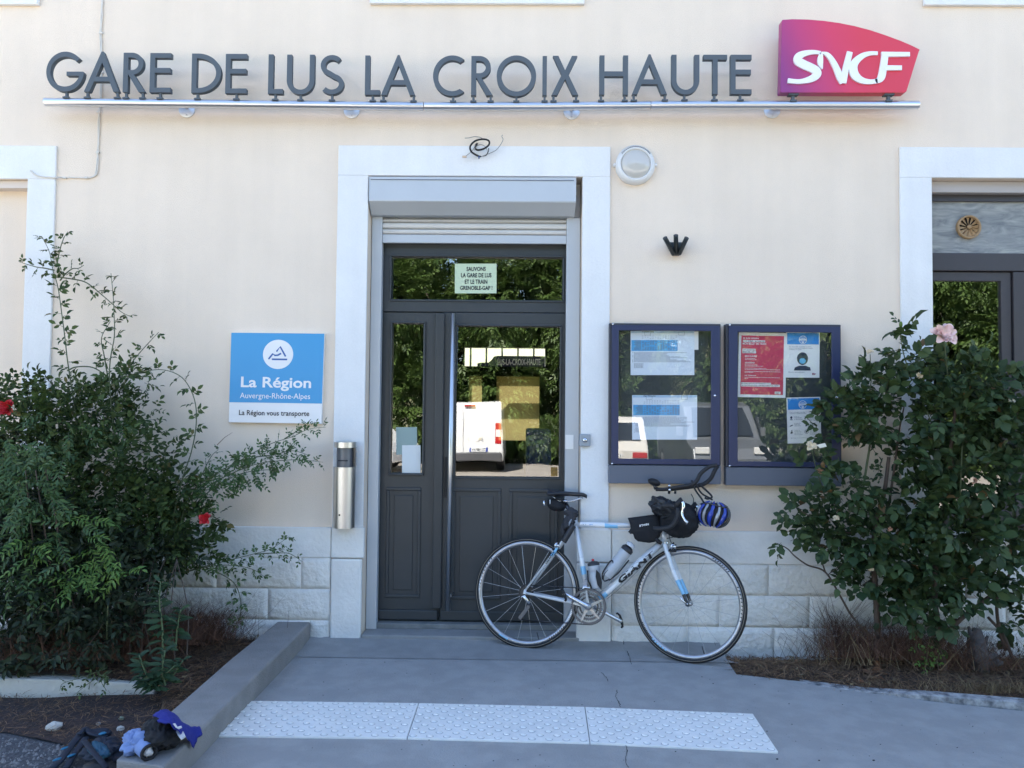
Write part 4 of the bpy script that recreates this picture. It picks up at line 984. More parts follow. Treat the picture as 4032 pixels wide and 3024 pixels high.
def wheel(c, ax, nsp, front, yaw):
    q = Matrix.Rotation(math.radians(yaw), 3, bU); e_ = (q @ be).normalized(); n_ = (q @ bn).normalized()
    wl = bpy.data.objects.new('wheel', None); C.objects.link(wl); wl.parent = bk; wl.location = (0, 0, 0)
    def pt(r, a, o=0.0): return c + e_*(r*math.cos(a)) + bU*(r*math.sin(a)) + n_*o
    N = 72
    def ring(nm, prof, m):
        vs = []; fs = []; k = len(prof)
        for i in range(N):
            a = 2*math.pi*i/N
            for r, o in prof: vs.append(pt(r, a, o))
        for i in range(N):
            j = (i+1) % N
            for t_ in range(k): s_ = (t_+1) % k; fs.append((i*k+t_, j*k+t_, j*k+s_, i*k+s_))
        mb = MB(); mb.add(vs, fs, True); return mb.build(nm, m, wl, clean=True)
    tr_ = .0118
    ring('tyre', [(WR-tr_+tr_*math.cos(t_), tr_*math.sin(t_)) for t_ in [2*math.pi*k/10 for k in range(10)]], BLACK)
    ring('tyre_wall_line', [(WR-tr_+.001, tr_+.0004), (WR-tr_-.0015, tr_+.0006), (WR-tr_-.0015, tr_-.002)], mat('tan_tyre_line', (.28, .24, .18), .7))
    ring('rim', [(.3125, .0085), (.300, .0095), (.288, .004), (.287, -.004), (.300, -.0095), (.3125, -.0085)], RIM)
    # printed dashes on the rim
    mb = MB()
    segs = [(-15, 4, 10), (150, 4, 12), (40, 3, 8)] if front else [(140, 4, 10), (-60, 3, 8)]
    for a0, st, k in segs:
        for j in range(k):
            a = math.radians(a0+j*st); mb.add([pt(.309, a, .0102), pt(.309, a+.022, .0102), pt(.299, a+.035, .0106), pt(.299, a+.013, .0106)], [(0, 1, 2, 3)])
    mb.build('rim_dashes', BLACK, wl, kind='stuff')
    mb = MB()
    for a0 in ((205, 222) if front else (165, 330)):
        for j in range(9):
            a = math.radians(a0+j*1.9); mb.add([pt(.309, a, .0104), pt(.309, a+.018, .0104), pt(.301, a+.018, .0104), pt(.301, a, .0104)], [(0, 1, 2, 3)])
    mb.build('rim_print', BLACK if front else WB, wl, kind='stuff')
    mb = MB(); aa = [math.radians(x) for x in ((225, 246) if front else (238, 250))]
    for j in range(6 if front else 1):
        a = aa[0]+(aa[1]-aa[0])*j/6; a2_ = a+(aa[1]-aa[0])/6*(.7 if front else 6)
        mb.add([pt(.309, a, .0104), pt(.309, a2_, .0104), pt(.300, a2_, .0106), pt(.300, a, .0106)], [(0, 1, 2, 3)])
    mb.build('rim_sticker', LB, wl)
    o0 = .032 if not front else .034
    MB().lathe(c-n_*.05, n_, [(0, .006), (.012, .007), (.016, .019 if not front else .016), (.020, .019 if not front else .016), (.026, .011), (.074, .011), (.080, .017), (.084, .017), (.088, .008), (.100, .006), (.104, .0001)], 20).build('hub', DKM if not front else CHROME, wl)
    me = None
    for k in range(nsp):
        a = 2*math.pi*(k+.5)/nsp; side = 1 if k % 2 else -1
        off_a = (.35 if (k//2) % 2 else -.35) if not front else 0
        MB().tube([pt(.0155, a+off_a, side*.030), pt(.2885, a, side*.002)], .00105 if not front else .0009, 5, cap=False).build('spoke', STEEL if not front else mat('spoke_steel', (.42, .43, .45), .4, .6), wl)
    MB().tube([pt(.288, math.radians(-72), 0), pt(.245, math.radians(-72), 0)], .003, 6).build('valve', DKM, wl)
    return pt, e_, n_
rpt, re_, rn_ = wheel(Rc, bn, 20, False, 0)
ftp, fe_, fn2 = wheel(Fc, bn, 18, True, -11)
# frame
ST, BB_, HT, HB = B(2266, 2064), B(2322, 2386), B(2605, 2076), B(2620, 2138)
mb = MB()
mb.tube([ST+(ST-BB_)*.05, BB_], .0158, 16); mb.tube([ST-bU*.004, HT-(HT-HB)*-.10], .0162, 16); mb.tube([HB-(HB-HT)*.18, BB_], .0222, 18)
mb.tube([HT, HB], [.0195, .020], 18)
mb.lathe(BB_-bn*.036, bn, [(0, .0001), (0, .021), (.072, .021), (.072, .0001)], 20)
for s_ in (1, -1):
    mb.tube([BB_+bn*s_*.02+be*-.01, BB_+(Rc-BB_)*.25+bn*s_*.028, Rc+bn*s_*.062+be*.01], [.0115, .011, .0075], 12)
    mb.tube([ST+bn*s_*.012-bU*.01, ST+(Rc-ST)*.25+bn*s_*.026, Rc+bn*s_*.062+bU*.01], [.0085, .0085, .0065], 12)
    mb.tube([Rc+bn*s_*.062+be*.016+bU*-.004, Rc+bn*s_*.062, Rc+bn*s_*.062+bU*.02+be*.004], [.009, .013, .008], 8)
mb.build('frame', FR, bk)
def band(nm, a, c, t0, t1, r, m, off=Vector((0, 0, 0))): return MB().tube([a+(c-a)*t0+off, a+(c-a)*t1+off], r, 18, cap=False).build(nm, m, bk)
band('frame_band', HB, BB_, .78, .88, .0229, LB); band('frame_band', HB, BB_, .60, .78, .0228, WB)
band('frame_band', ST, BB_, .52, .62, .0164, LB); band('frame_band', ST, BB_, .42, .52, .0164, WB)
band('frame_band', ST, HT, .06, .35, .0167, WB); band('frame_band', ST, HT, .35, .50, .0167, LB)
sA = ST+(Rc-ST)*.25+bn*.026; sB = Rc+bn*.062+bU*.01
band('stay_band', sA, sB, .14, .30, .0090, LB)
MB().lathe(HT, (HT-HB), [(-.002, .021), (.012, .021), (.013, .017)], 18).build('headset', DKM, bk); MB().lathe(HB, (HB-HT), [(-.002, .021), (.010, .022), (.012, .017)], 18).build('headset', CHROME, bk)
def otext(s_, a, c, h, off, m, nm, bold=.03, sh=.25):
    """lettering laid along the line a->c on the near side of a tube"""
    ax_ = (c-a); L_ = ax_.length; ax_ = ax_.normalized(); up = (bU - ax_*bU.dot(ax_)).normalized()
    co, fs, a0, a1, b0, b1 = text_data(s_, bold); mb = MB()
    mb.add([a + ax_*((x-a0)/(a1-a0)*L_ + (y-b0)/(b1-b0)*h*sh) + up*(((y-b0)/(b1-b0)-.5)*h) + bn*(off-abs((y-b0)/(b1-b0)-.5)*.006) for x, y in co], fs)
    return mb.build(nm, m, bk)
otext('GIANT', BB_+(HB-BB_)*.38, BB_+(HB-BB_)*.84, .036, .0240, BLACK, 'frame_lettering', .045)
otext('GIANT', Rc+bn*.050+(ST-Rc)*.42, Rc+bn*.050+(ST-Rc)*.60, .011, .0078, BLACK, 'stay_lettering', .04)
otext('OCR', ST+(HT-ST)*.08, ST+(HT-ST)*.135, .010, .018, INKG, 'model_lettering', .03, 0); otext('Zero', ST+(HT-ST)*.15, ST+(HT-ST)*.21, .011, .018, mat('print_blue', (.02, .25, .6), .5), 'model_lettering', .03, 0)
mb = MB(); p_ = ST+(BB_-ST)*.30; ax_ = (BB_-ST).normalized()
# fork
crown = HB + (HB-HT).normalized()*.018
mb = MB(); mb.lathe(crown-(HB-HT).normalized()*.02, (HB-HT), [(0, .019), (.02, .020), (.03, .014), (.032, .0001)], 16)
mb.build('fork_crown', FR, bk)
for s_ in (1, -1):
    a = crown + fn2*s_*.022; c = Fc + fn2*s_*.052; mid = a+(c-a)*.45 + fn2*s_*.010 - be*.006
    path = [Vector(p) for p in spline([a-bU*-.01, a+(c-a)*.12+fn2*s_*.010, mid, a+(c-a)*.8, c], 6)]
    cum = [0]
    for i in range(1, len(path)): cum.append(cum[-1]+(path[i]-path[i-1]).length)
    def sub(t0, t1):
        T = [t0]+[k/cum[-1] for k in cum if t0 < k/cum[-1] < t1]+[t1]; r_ = []
        for t_ in T:
            k = max(1, min(len(cum)-1, next((i for i, v in enumerate(cum) if v/cum[-1] >= t_-1e-9), len(cum)-1)))
            w_ = (t_*cum[-1]-cum[k-1])/(cum[k]-cum[k-1]); r_.append(path[k-1].lerp(path[k], w_))
        return r_, [.0165-.007*t_ for t_ in T]
    for nm, m, t0, t1 in (('fork_blade', FR, 0, .44), ('fork_band', WB, .44, .60), ('fork_band', LB, .60, .84), ('fork_tip', GLB, .84, 1)):
        pp_, rr_ = sub(t0, t1); MB().tube(pp_, rr_, 14, cap=nm in ('fork_tip',)).build(nm, m, bk)
    MB().lathe(c-fn2*s_*.008, fn2*s_, [(0, .012), (.014, .012), (.018, .006), (.019, .0001)], 14).build('fork_dropout', GLB, bk)
    MB().lathe(c+fn2*s_*.008, fn2*s_, [(0, .008), (.008, .007), (.009, .0001)], 12).build('quick_release', CHROME, bk)
qa = B(*zb6(735, 1205), .07); MB().tube([qa, B(*zb6(700, 1170), .075), B(*zb6(678, 1135), .075)], [.005, .006, .0035], 8).build('quick_release_lever', CHROME, bk)
# drivetrain
def ringplate(nm, c, ro, ri, off, th, teeth, m):
    out = []
    for i in range(teeth):
        for f_, rr in ((.0, ro-.004), (.25, ro-.004), (.42, ro), (.58, ro), (.8, ro-.004)):
            an = 2*math.pi*(i+f_)/teeth; out.append((rr*math.cos(an), rr*math.sin(an)))
    hole = [(ri*math.cos(-t_), ri*math.sin(-t_)) for t_ in [2*math.pi*k/48 for k in range(48)]]
    return MB().prism(out, off+th, off, fn=lambda a, b_, y: c+be*a+bU*b_+bn*y, holes=[hole]).build(nm, m, bk, clean=True)
AX = BB_
ringplate('chainring', AX, .1075, .091, .050, .003, 50, GRM); ringplate('chainring', AX, .083, .068, .043, .003, 39, GRM); ringplate('chainring', AX, .062, .050, .036, .003, 30, DKM)
mb = MB()
for k in range(5):
    an = math.radians(28+k*72); an0 = an
    def q(r, a, o): return AX+be*r*math.cos(a)+bU*r*math.sin(a)+bn*o
    mb.hexa([q(.018, an-.6, .062), q(.018, an+.6, .062), q(.094, an+.06, .056), q(.094, an-.06, .056), q(.018, an-.6, .050), q(.018, an+.6, .050), q(.094, an+.06, .051), q(.094, an-.06, .051)])
mb.lathe(AX+bn*.03, bn, [(0, .022), (.045, .020), (.050, .014), (.052, .0001)], 20)
mb.build('crank_spider', mat('spider_metal', (.34, .34, .35), .35, .8), bk)
ce = B(2225, 2338, .085); a = AX+bn*.068
MB().tube([a-(ce-a).normalized()*.012, a+(ce-a)*.1, a+(ce-a)*.5, a+(ce-a)*.92, ce+(ce-a).normalized()*.008], [.010, .017, .0125, .011, .006], 12).build('crank_arm', CHROME, bk)
cf = B(2444, 2446, -.085); a = AX-bn*.07
MB().tube([a, a+(cf-a)*.5, cf, cf+(cf-a).normalized()*.01], [.016, .012, .012, .006], 12).build('crank_arm', CHROME, bk)
for c_, s_ in ((ce, 1), (cf, -1)):
    pd = bpy.data.objects.new('pedal', None); C.objects.link(pd); pd.parent = bk; pd.location = (0, 0, 0)
    dz = (bU*.9 - be*.43).normalized() if s_ > 0 else (bU*.8-be*.25).normalized()
    MB().tube([c_+bn*s_*.004, c_+bn*s_*.055], .0065, 8).build('pedal_axle', STEEL, pd)
    mb = MB(); cc2 = c_+bn*s_*.035
    mb.blob(cc2, (dz, bn, dz.cross(bn)), (.042, .026, .009), 12, 8); mb.build('pedal_body', BLACK, pd)
    mb = MB(); mb.tube([cc2+dz*.03, cc2+dz*.045-be*.012, cc2+dz*.040-be*.02], .006, 8); mb.tube([cc2-dz*.03, cc2-dz*.045-be*.012], .006, 8); mb.build('pedal_clip', BLACK, pd)
for k, r_ in enumerate((.050, .046, .042, .037, .032, .028)): ringplate('sprocket', Rc, r_, .016, .020+k*.0045, .002, 20, DKM)
dj = Rc + bn*.055
dA = B(*zb5(470, 1100), .062); dB = B(*zb5(520, 1165), .062)
mb = MB(); mb.tube([Rc+bn*.060-bU*.012, dA, dB], [.008, .011, .010], 10); mb.tube([dA-be*.004, dA-be*.018+bU*-.01], [.006, .004], 8); mb.build('derailleur_body', CHROME, bk)
pu, pl = B(*zb5(515, 1185), .055), B(*zb5(443, 1282), .055)
mb = MB()
for o_ in (.006, -.006):
    dv = (pl-pu).normalized(); sd_ = dv.cross(bn).normalized()
    mb.hexa([pu+sd_*.010+bn*(o_+.001), pu-sd_*.010+bn*(o_+.001), pl-sd_*.011+bn*(o_+.001)+dv*.012, pl+sd_*.011+bn*(o_+.001)+dv*.012, pu+sd_*.010+bn*(o_-.001), pu-sd_*.010+bn*(o_-.001), pl-sd_*.011+bn*(o_-.001)+dv*.012, pl+sd_*.011+bn*(o_-.001)+dv*.012])
mb.build('derailleur_cage', GRM, bk)
for p_ in (pu, pl): MB().lathe(p_-bn*.003, bn, [(0, .0001), (0, .0165), (.006, .0165), (.006, .0001)], 16).build('jockey_wheel', DKM, bk)
mb = MB(); rt_ = .1045
c_off = bn*.050
top = [Rc+bn*.035+bU*.047, AX+bn*.050+bU*rt_]
mb.tube([top[0], top[1]], .0036, 6); mb.tube([pl+bU*-.015-be*.002, AX+bn*.050-bU*rt_-be*.0], .0036, 6)
mb.tube([AX+bn*.050+be*rt_*math.sin(t_)+bU*rt_*math.cos(t_) for t_ in [math.pi*k/16 for k in range(17)]], .0036, 6)
mb.tube([pl-bU*.0155, pl-be*.0155, pl+bU*.006-be*.012, pu+be*.014, pu+bU*.014, Rc+bn*.04-bU*.04-be*.012, Rc+bn*.038-be*.046, Rc+bn*.036+bU*.046-be*.01, Rc+bn*.035+bU*.047], .0034, 6)
mb.build('chain', DKM, bk)
fd = B(*zb5(1000, 985), .03); mb = MB(); mb.box(fd.x-.014, fd.x+.014, fd.y-.02, fd.y+.01, fd.z-.022, fd.z+.022)
q1 = B(*zb5(960, 1050), .055); q2 = B(*zb5(1045, 1030), .055); mb.tube([q1, B(*zb5(1000, 1022), .055), q2], .006, 8); mb.build('front_derailleur', CHROME, bk)
# brakes
def caliper(px, py, n_, off):
    c_ = B(px, py, off); mb = MB()
    mb.tube([c_+n_*.01+bU*.022, c_+n_*.018+bU*.004-be*.010, c_+n_*.012-bU*.022-be*.014], [.006, .009, .006], 10)
    mb.tube([c_+n_*.012+bU*.010+be*.012, c_+n_*.02+bU*0+be*.006, c_+n_*.014-bU*.016+be*.008], [.005, .008, .006], 10)
    mb.lathe(c_, n_, [(0, .010), (.03, .009), (.032, .0001)], 12); o = mb.build('brake_caliper', CHROME, bk)
    MB().tube([c_+n_*.012-bU*.024-be*.03, c_+n_*.012-bU*.027+be*.015], .007, 8).build('brake_pad', BLACK, bk)
caliper(2196, 2148, bn, .02); caliper(2655, 2152, fn2, .035)
# saddle, seat post
s0, s1 = B(2156, 1944), B(2311, 1953); sx = (s1-s0); SL = sx.length; sx.normalize(); sn = bn; su = sx.cross(sn); su = su if su.z > 0 else -su
vs = []; fs = []; NS, NC = 22, 16
for i in range(NS+1):
    t_ = i/NS; hw = .071*(1-sstep(.0, .62, t_))+.017; hw *= min(1, math.sqrt(max(0, t_)/.06+.02)) * min(1, math.sqrt(max(0, 1-t_)/.05+.04))
    topz = .014 + .010*(1-t_)**3 - .012*max(0, (t_-.85)/.15)**2 ; dep = .028+.010*(1-t_)
    for k in range(NC):
        a = 2*math.pi*k/NC; x = hw*math.cos(a); zz = math.sin(a)
        z_ = topz - (x/.075)**2*.022 + (.0 if zz >= 0 else zz*dep*(.9 if abs(x) > hw*.5 else .6)) + (zz*.006 if zz > 0 else 0)
        vs.append(s0 + sx*(t_*SL) + sn*x + su*z_)
for i in range(NS):
    for k in range(NC): j = (k+1) % NC; fs.append((i*NC+k, i*NC+j, (i+1)*NC+j, (i+1)*NC+k))
fs.append(tuple(range(NC))); fs.append(tuple(NS*NC+k for k in reversed(range(NC))))
MB().add(vs, fs, True).build('saddle', mat('black_saddle', (.016, .017, .022), .38), bk, clean=True)
mb = MB()
for s_ in (.022, -.022): mb.tube([s0+sx*.035-su*.012+sn*s_*1.5, s0+sx*.08-su*.042+sn*s_, s0+sx*.15-su*.040+sn*s_, s0+sx*.225-su*.012+sn*s_*.5], .0035, 8)
mb.build('saddle_rails', CHROME, bk)
clamp = B(*zb5(825, 275)); MB().tube([clamp-be*.02, clamp+be*.014], [.013, .013], 12).build('seat_clamp', CHROME, bk)
MB().tube([clamp, ST+(ST-BB_)*.04], .0136, 14).build('seat_post', GLB, bk)
# handlebar: stem, drops, aero extensions
SP = HT + (HT-HB).normalized()*.10; BC = SP + be*.075 + bU*.02
HBAR = mat('black_bar_tape', (.016, .016, .018), .7, bump=.4, bscale=60)
mb = MB(); mb.tube([HT, SP], .0175, 14); mb.tube([SP-bU*.01, BC], [.018, .016], 14); mb.build('stem', GLB, bk)
W_ = .20
MB().tube([BC-fn2*W_, BC-fn2*.06, BC+fn2*.06, BC+fn2*W_], [.012, .015, .015, .012], 12).build('handlebar', HBAR, bk)
for s_ in (1, -1):
    o_ = fn2*s_*W_
    p_ = [BC+o_, BC+o_+fe_*.045+bU*.004, BC+o_+fe_*.085-bU*.01, BC+o_+fe_*.090-bU*.06, BC+o_+fe_*.055-bU*.115, BC+o_+fe_*.0-bU*.13, BC+o_-fe_*.05-bU*.132]
    MB().tube([Vector(q_) for q_ in spline(p_, 5)], .0145, 12).build('drop_bar', HBAR, bk)
    hb_ = BC+o_+fe_*.075
    MB().tube([hb_-bU*.015, hb_+fe_*.02+bU*.02, hb_+fe_*.035+bU*.04, hb_+fe_*.03+bU*.052], [.016, .017, .015, .006], 12).build('brake_hood', BLACK, bk)
    MB().tube([Vector(q_) for q_ in spline([hb_+fe_*.045+bU*.03, hb_+fe_*.05+bU*.0, hb_+fe_*.042-bU*.04, hb_+fe_*.058-bU*.075, hb_+fe_*.075-bU*.09], 4)], [.011]*6+[.008]*11, 8).build('brake_lever', CHROME, bk)
def zz(pts, off): return [B(*zb6(x, y), off) for x, y in pts]
def sm(pts, k=5): return [Vector(q_) for q_ in spline(pts, k)]
MB().tube(sm(zz([(480, 262), (560, 262), (660, 245), (760, 228), (812, 198), (850, 132), (920, 78), (985, 66)], .06)), .0115, 12).build('aero_extension', HBAR, bk)
MB().tube(sm(zz([(600, 262), (700, 250), (790, 238), (868, 222), (928, 176), (962, 110), (985, 72)], -.05)), .0125, 12).build('aero_extension', HBAR, bk)
pd_ = B(*zb6(468, 205), .06); mb = MB(); mb.blob(pd_, ((be*.95-bU*.3).normalized(), bn, (bU*.95+be*.3).normalized()), (.040, .036, .022), 16, 10); mb.build('arm_pad', BLACK, bk)
mb = MB(); mb.tube([pd_-bU*.01, B(*zb6(485, 262), .06)], .012, 10); mb.tube(zz([(590, 235), (590, 300)], .05), .008, 8); mb.tube(zz([(640, 255), (640, 300)], .05), .007, 8); mb.build('arm_pad_bracket', GLB, bk)
mb = MB(); mb.tube(zz([(583, 235), (600, 234)], .065), .008, 10); mb.tube(zz([(585, 268), (602, 268)], .065), .009, 10); mb.build('bracket_bolts', CHROME, bk)
mb = MB()
for pts, o_ in (([(590, 600), (590, 640), (600, 680), (612, 705)], .05), ([(640, 610), (655, 640), (635, 650), (570, 665)], .05), ([(770, 300), (790, 345), (780, 400)], .10), ([(520, 700), (400, 830), (200, 1030), (80, 1140)], .02), ([(545, 705), (420, 840), (210, 1050), (80, 1160)], .0)):
    mb.tube(sm(zz(pts, o_)), .0024 if o_ > .02 else .0010, 6)
mb.build('cables', BLACK, bk)
# ---- things carried by the bicycle
from mathutils import noise as mnoise
def crease(seed, amp=.10, fr=1.6):
    o_ = Vector((seed*3.7, seed*1.3, -seed*2.1))
    def f(d):
        q = d*fr+o_; a = mnoise.noise(q); r1 = 1-abs(mnoise.noise(q*2.1))*2.2; r2 = 1-abs(mnoise.noise(q*4.6+o_))*2.2
        return 1+amp*(a*1.1+.45*r1+.22*r2-.45)
    return f
def wob(seed, amp=.10, fr=3.0): return crease(seed, amp*1.9, fr*.55)
def wob_old(seed, amp=.10, fr=3.0):
    r = random.Random(seed); ph = [r.uniform(0, 6) for _ in range(6)]
    return lambda d: 1+amp*(math.sin(fr*d.x+ph[0])*math.sin(fr*1.3*d.y+ph[1])+.6*math.sin(fr*2.1*d.z+ph[2]+2*d.x)+.35*math.sin(fr*3.7*d.x+ph[3])*math.sin(fr*3.1*d.z+ph[4]))
sb = thing('saddle_bag', 'small black saddle bag with a reflective strip under the bicycle saddle', 'bag', tuple(B(2185, 1998)))
mb = MB(); mb.blob(B(*zb5(752, 305)), (be*.97+bU*-.15, bn, bU), (.062, .034, .040), 36, 24, wob(3, .06)); mb.build('bag_body', FABR, sb)
mb = MB(); p_ = B(*zb5(698, 278), .036); mb.tube([p_+bU*.014, p_-bU*.014], .003, 6); mb.build('reflective_strip', WB, sb)
mb = MB(); mb.tube(zz([(0, 0)], 0)+[] if False else [B(*zb5(645, 268), .0), B(*zb5(650, 315), .0)], .009, 8); mb.build('light_bracket', CHROME, sb)
MB().tube([B(*zb5(735, 255), .03), B(*zb5(790, 258), .03), B(*zb5(830, 290), .02)], .006, 8).build('bag_strap', BLACK, sb)
CH = mat('charcoal_cloth', (.035, .036, .042), .85, bump=.6, bscale=25)
gv = thing('knotted_garment', 'charcoal cloth garment knotted round the seat post of the bicycle', 'garment', tuple(B(2246, 2035)))
mb = MB(); mb.blob(B(*zb5(880, 378), .01), ((be+bU*-.3).normalized(), bn, (bU+be*.3).normalized()), (.042, .036, .034), 40, 28, wob(7, .14)); mb.build('knot', CH, gv)
mb = MB(); mb.blob(B(*zb5(865, 450), .02), ((be-bU*.4).normalized(), bn, (bU+be*.4).normalized()), (.036, .032, .052), 40, 28, wob(9, .16)); mb.build('cloth_fold', CH, gv)
mb = MB(); mb.blob(B(*zb5(822, 520), .0), (be, bn, bU), (.020, .025, .055), 18, 12, wob(12, .18)); mb.build('cloth_tail', CH, gv)
MB().tube([B(*zb5(885, 430), .055), B(*zb5(868, 462), .056), B(*zb5(864, 490), .054)], [.003, .006, .003], 6).build('pale_lining', mat('grey_lining', (.30, .32, .35), .8), gv)
pm = thing('frame_pump', 'black cylindrical pump strapped along the seat stay above the rear wheel', 'pump', tuple(B(2240, 2100, .04)))
MB().tube([B(*zb5(815, 628), .04), B(*zb5(903, 482), .04)], .0185, 18).build('pump_barrel', mat('black_pump_plastic', (.02, .021, .026), .5), pm, bevel=.003)
def bottle(nm, label, a, c, r_, m, capm, tipm, tip=.012):
    t = thing(nm, label, 'bottle', tuple(a)); L = (c-a).length; ax = (c-a).normalized()
    MB().lathe(a, ax, [(0, .0001), (0, r_*.9), (.006, r_), (L*.52, r_), (L*.56, r_*.93), (L*.62, r_*.93), (L*.66, r_), (L*.80, r_), (L*.83, r_*.97)], 26).build('bottle_body', m, t)
    MB().lathe(a+ax*L*.82, ax, [(0, r_*1.03), (L*.08, r_*1.03), (L*.14, r_*.7), (L*.15, .012), (L*.17, .011)], 26).build('bottle_cap', capm, t)
    MB().lathe(a+ax*L*.98, ax, [(-.01, .009), (tip, .008), (tip+.002, .0001)], 14).build('bottle_nozzle', tipm, t)
    return t
CLB = mat('cloudy_bottle', (.45, .47, .50), .35, coat=.2, var=.1, vscale=20)
bottle('water_bottle', 'cloudy upright water bottle with dark cap and red nozzle on the seat tube', B(*zb5(1108, 1035), .01), B(*zb5(1072, 790), .01), .036, CLB, mat('dark_cap', (.03, .032, .036), .5), mat('red_nozzle', (.55, .03, .03), .4))
bt = bottle('water_bottle', 'larger silver grey water bottle lying along the down tube', B(*zb6(82, 975), .02), B(*zb6(272, 722), .02), .037, CLB, mat('black_band_cap', (.02, .02, .024), .4), mat('clear_dome', (.55, .57, .6), .25), .004)
MB().lathe(B(*zb6(262, 738), .02), (B(*zb6(280, 712), .02)-B(*zb6(262, 738), .02)), [(.01, .030), (.022, .028), (.032, .018), (.035, .0001)], 20).build('clear_cap_dome', mat('clear_dome', (.55, .57, .6), .25), bt)
cg = MB().tube(sm(zz([(45, 1000), (50, 940), (115, 845), (130, 880), (60, 960), (60, 1010), (100, 1000)], .05)), .004, 8); cg.build('bottle_cage', BLACK, bk)
MB().tube(sm(zz([(100, 1005), (170, 950), (230, 880), (262, 840)], .04)), .0045, 8).build('bottle_cage', BLACK, bk)
q_ = [B(*zb5(x, y), .05) for x, y in ((1100, 870), (1095, 930), (1110, 1000), (1145, 1050), (1150, 980), (1130, 900))]; mb = MB(); mb.add(q_+[p_-bn*.004 for p_ in q_], [(0, 1, 2, 3, 4, 5), (11, 10, 9, 8, 7, 6)]+[(i, i+6, (i+1) % 6+6, (i+1) % 6) for i in range(6)]); mb.build('bottle_cage', BLACK, bk)
MB().tube([B(*zb5(x, y), .03) for x, y in ((1025, 875), (1030, 960), (1060, 1035))], .0045, 8).build('bottle_cage', BLACK, bk)
fb = thing('frame_bag', 'black wedge frame bag with white lettering under the top tube', 'bag', tuple(B(2540, 2080)))
poly = [(252, 496), (330, 486), (470, 468), (505, 470), (528, 560), (532, 610), (505, 655), (470, 690), (425, 700), (335, 688), (308, 665), (296, 628), (270, 622), (264, 600), (276, 580), (270, 545)]
P2 = [B(*zb6(x, y), .034) for x, y in poly]; cen = sum(P2, Vector((0, 0, 0)))/len(P2)
mb = MB(); n = len(P2)
inner = [cen+(p_-cen)*.80+bn*.012 for p_ in P2]; mid_ = [p_ for p_ in P2]; back = [p_-bn*.066 for p_ in P2]; bi = [cen-bn*.078+(p_-bn*.066-cen+bn*.066)*.8 for p_ in P2]
vs = [cen+bn*.016]+inner+mid_+back+bi+[cen-bn*.082]; fs = []
for i in range(n):
    j = (i+1) % n; fs += [(0, 1+i, 1+j), (1+i, 1+n+i, 1+n+j, 1+j), (1+n+i, 1+2*n+i, 1+2*n+j, 1+n+j), (1+2*n+i, 1+3*n+i, 1+3*n+j, 1+2*n+j), (1+3*n+i, 4*n+1, 1+3*n+j)]
mb.add(vs, fs, True); mb.build('bag_body', FABR, fb, clean=True)
co, f_s, a0, a1, b0, b1 = text_data("B'TWIN", .04); A_, Bv = B(*zb6(348, 570), .054), B(*zb6(424, 556), .054); ax_ = (Bv-A_); uv = (bU-ax_.normalized()*bU.dot(ax_.normalized())).normalized()
MB().add([A_+ax_*((x-a0)/(a1-a0))+uv*((y-b0)/(b1-b0)*.013)+ax_.normalized()*((y-b0)/(b1-b0)*.003) for x, y in co], f_s).build('bag_lettering', PAPER, fb)
MB().tube(zz([(480, 665), (505, 690), (530, 705)], .03), [.012, .013, .010], 8).build('bag_strap', BLACK, fb)
MB().tube(zz([(262, 602), (285, 622)], .036), .008, 8).build('zip_pull', BLACK, fb)
hbg = thing('handlebar_bag', 'bulky black roll-top handlebar bag strapped between the drop bars', 'bag', tuple(B(2665, 2050)))
e2 = (be-bU*.25).normalized(); u2 = (bU+be*.25).normalized()
mb = MB(); mb.blob(B(*zb6(668, 505), .02), (e2, bn, u2), (.122, .13, .108), 56, 40, wob(21, .07, 2.6)); mb.build('bag_body', FABR, hbg)
mb = MB(); mb.blob(B(*zb6(545, 408), .06), ((be-bU*.5).normalized(), bn, (bU+be*.5).normalized()), (.085, .09, .058), 52, 36, wob(23, .13, 3.4)); mb.build('rolled_top', mat('black_coated_fabric', (.017, .018, .021), .42, bump=.5, bscale=12), hbg)
for x in (470, 560, 620): pass
MB().tube(sm([B(*zb6(445, 400), .10), B(*zb6(500, 360), .12), B(*zb6(580, 372), .12), B(*zb6(628, 430), .10)]), .006, 8).build('roll_strap', BLACK, hbg)
MB().tube(sm([B(*zb6(520, 500), .12), B(*zb6(600, 480), .13), B(*zb6(690, 505), .12)]), .005, 8).build('roll_strap', BLACK, hbg)
co, f_s, a0, a1, b0, b1 = text_data("BTWIN", .04); A_, Bv = B(*zb6(707, 548), .134), B(*zb6(737, 552), .134)
MB().add([A_+(Bv-A_)*((x-a0)/(a1-a0))+bU*((y-b0)/(b1-b0)*.006) for x, y in co], f_s).build('bag_lettering', INKG, hbg)
# helmet hanging from the aero bars
hm = thing('bicycle_helmet', 'blue silver and black vented cycling helmet hanging from the handlebar', 'helmet', tuple(B(2808, 2080)))
hc = B(*zb6(952, 468), .03); HU = (bU+be*.12).normalized(); HE = (be-bU*.12).normalized()
def hp(az, th, k=1.0): return hc + (HE*math.sin(az)*.098 + bn*math.cos(az)*.085)*math.sin(th)**.8*k + HU*math.cos(th)*.078*k
mb = MB(); vs = []; fs = []; NA, NT = 32, 14
for i in range(NT+1):
    for k in range(NA): vs.append(hp(2*math.pi*k/NA, max(.02, math.pi*i/NT if i < NT else math.pi-.02), .90))
for i in range(NT):
    for k in range(NA): j = (k+1) % NA; fs.append((i*NA+k, i*NA+j, (i+1)*NA+j, (i+1)*NA+k))
mb.add(vs, fs, True); mb.build('helmet_liner', mat('helmet_liner_black', (.012, .012, .014), .8), hm, clean=True)
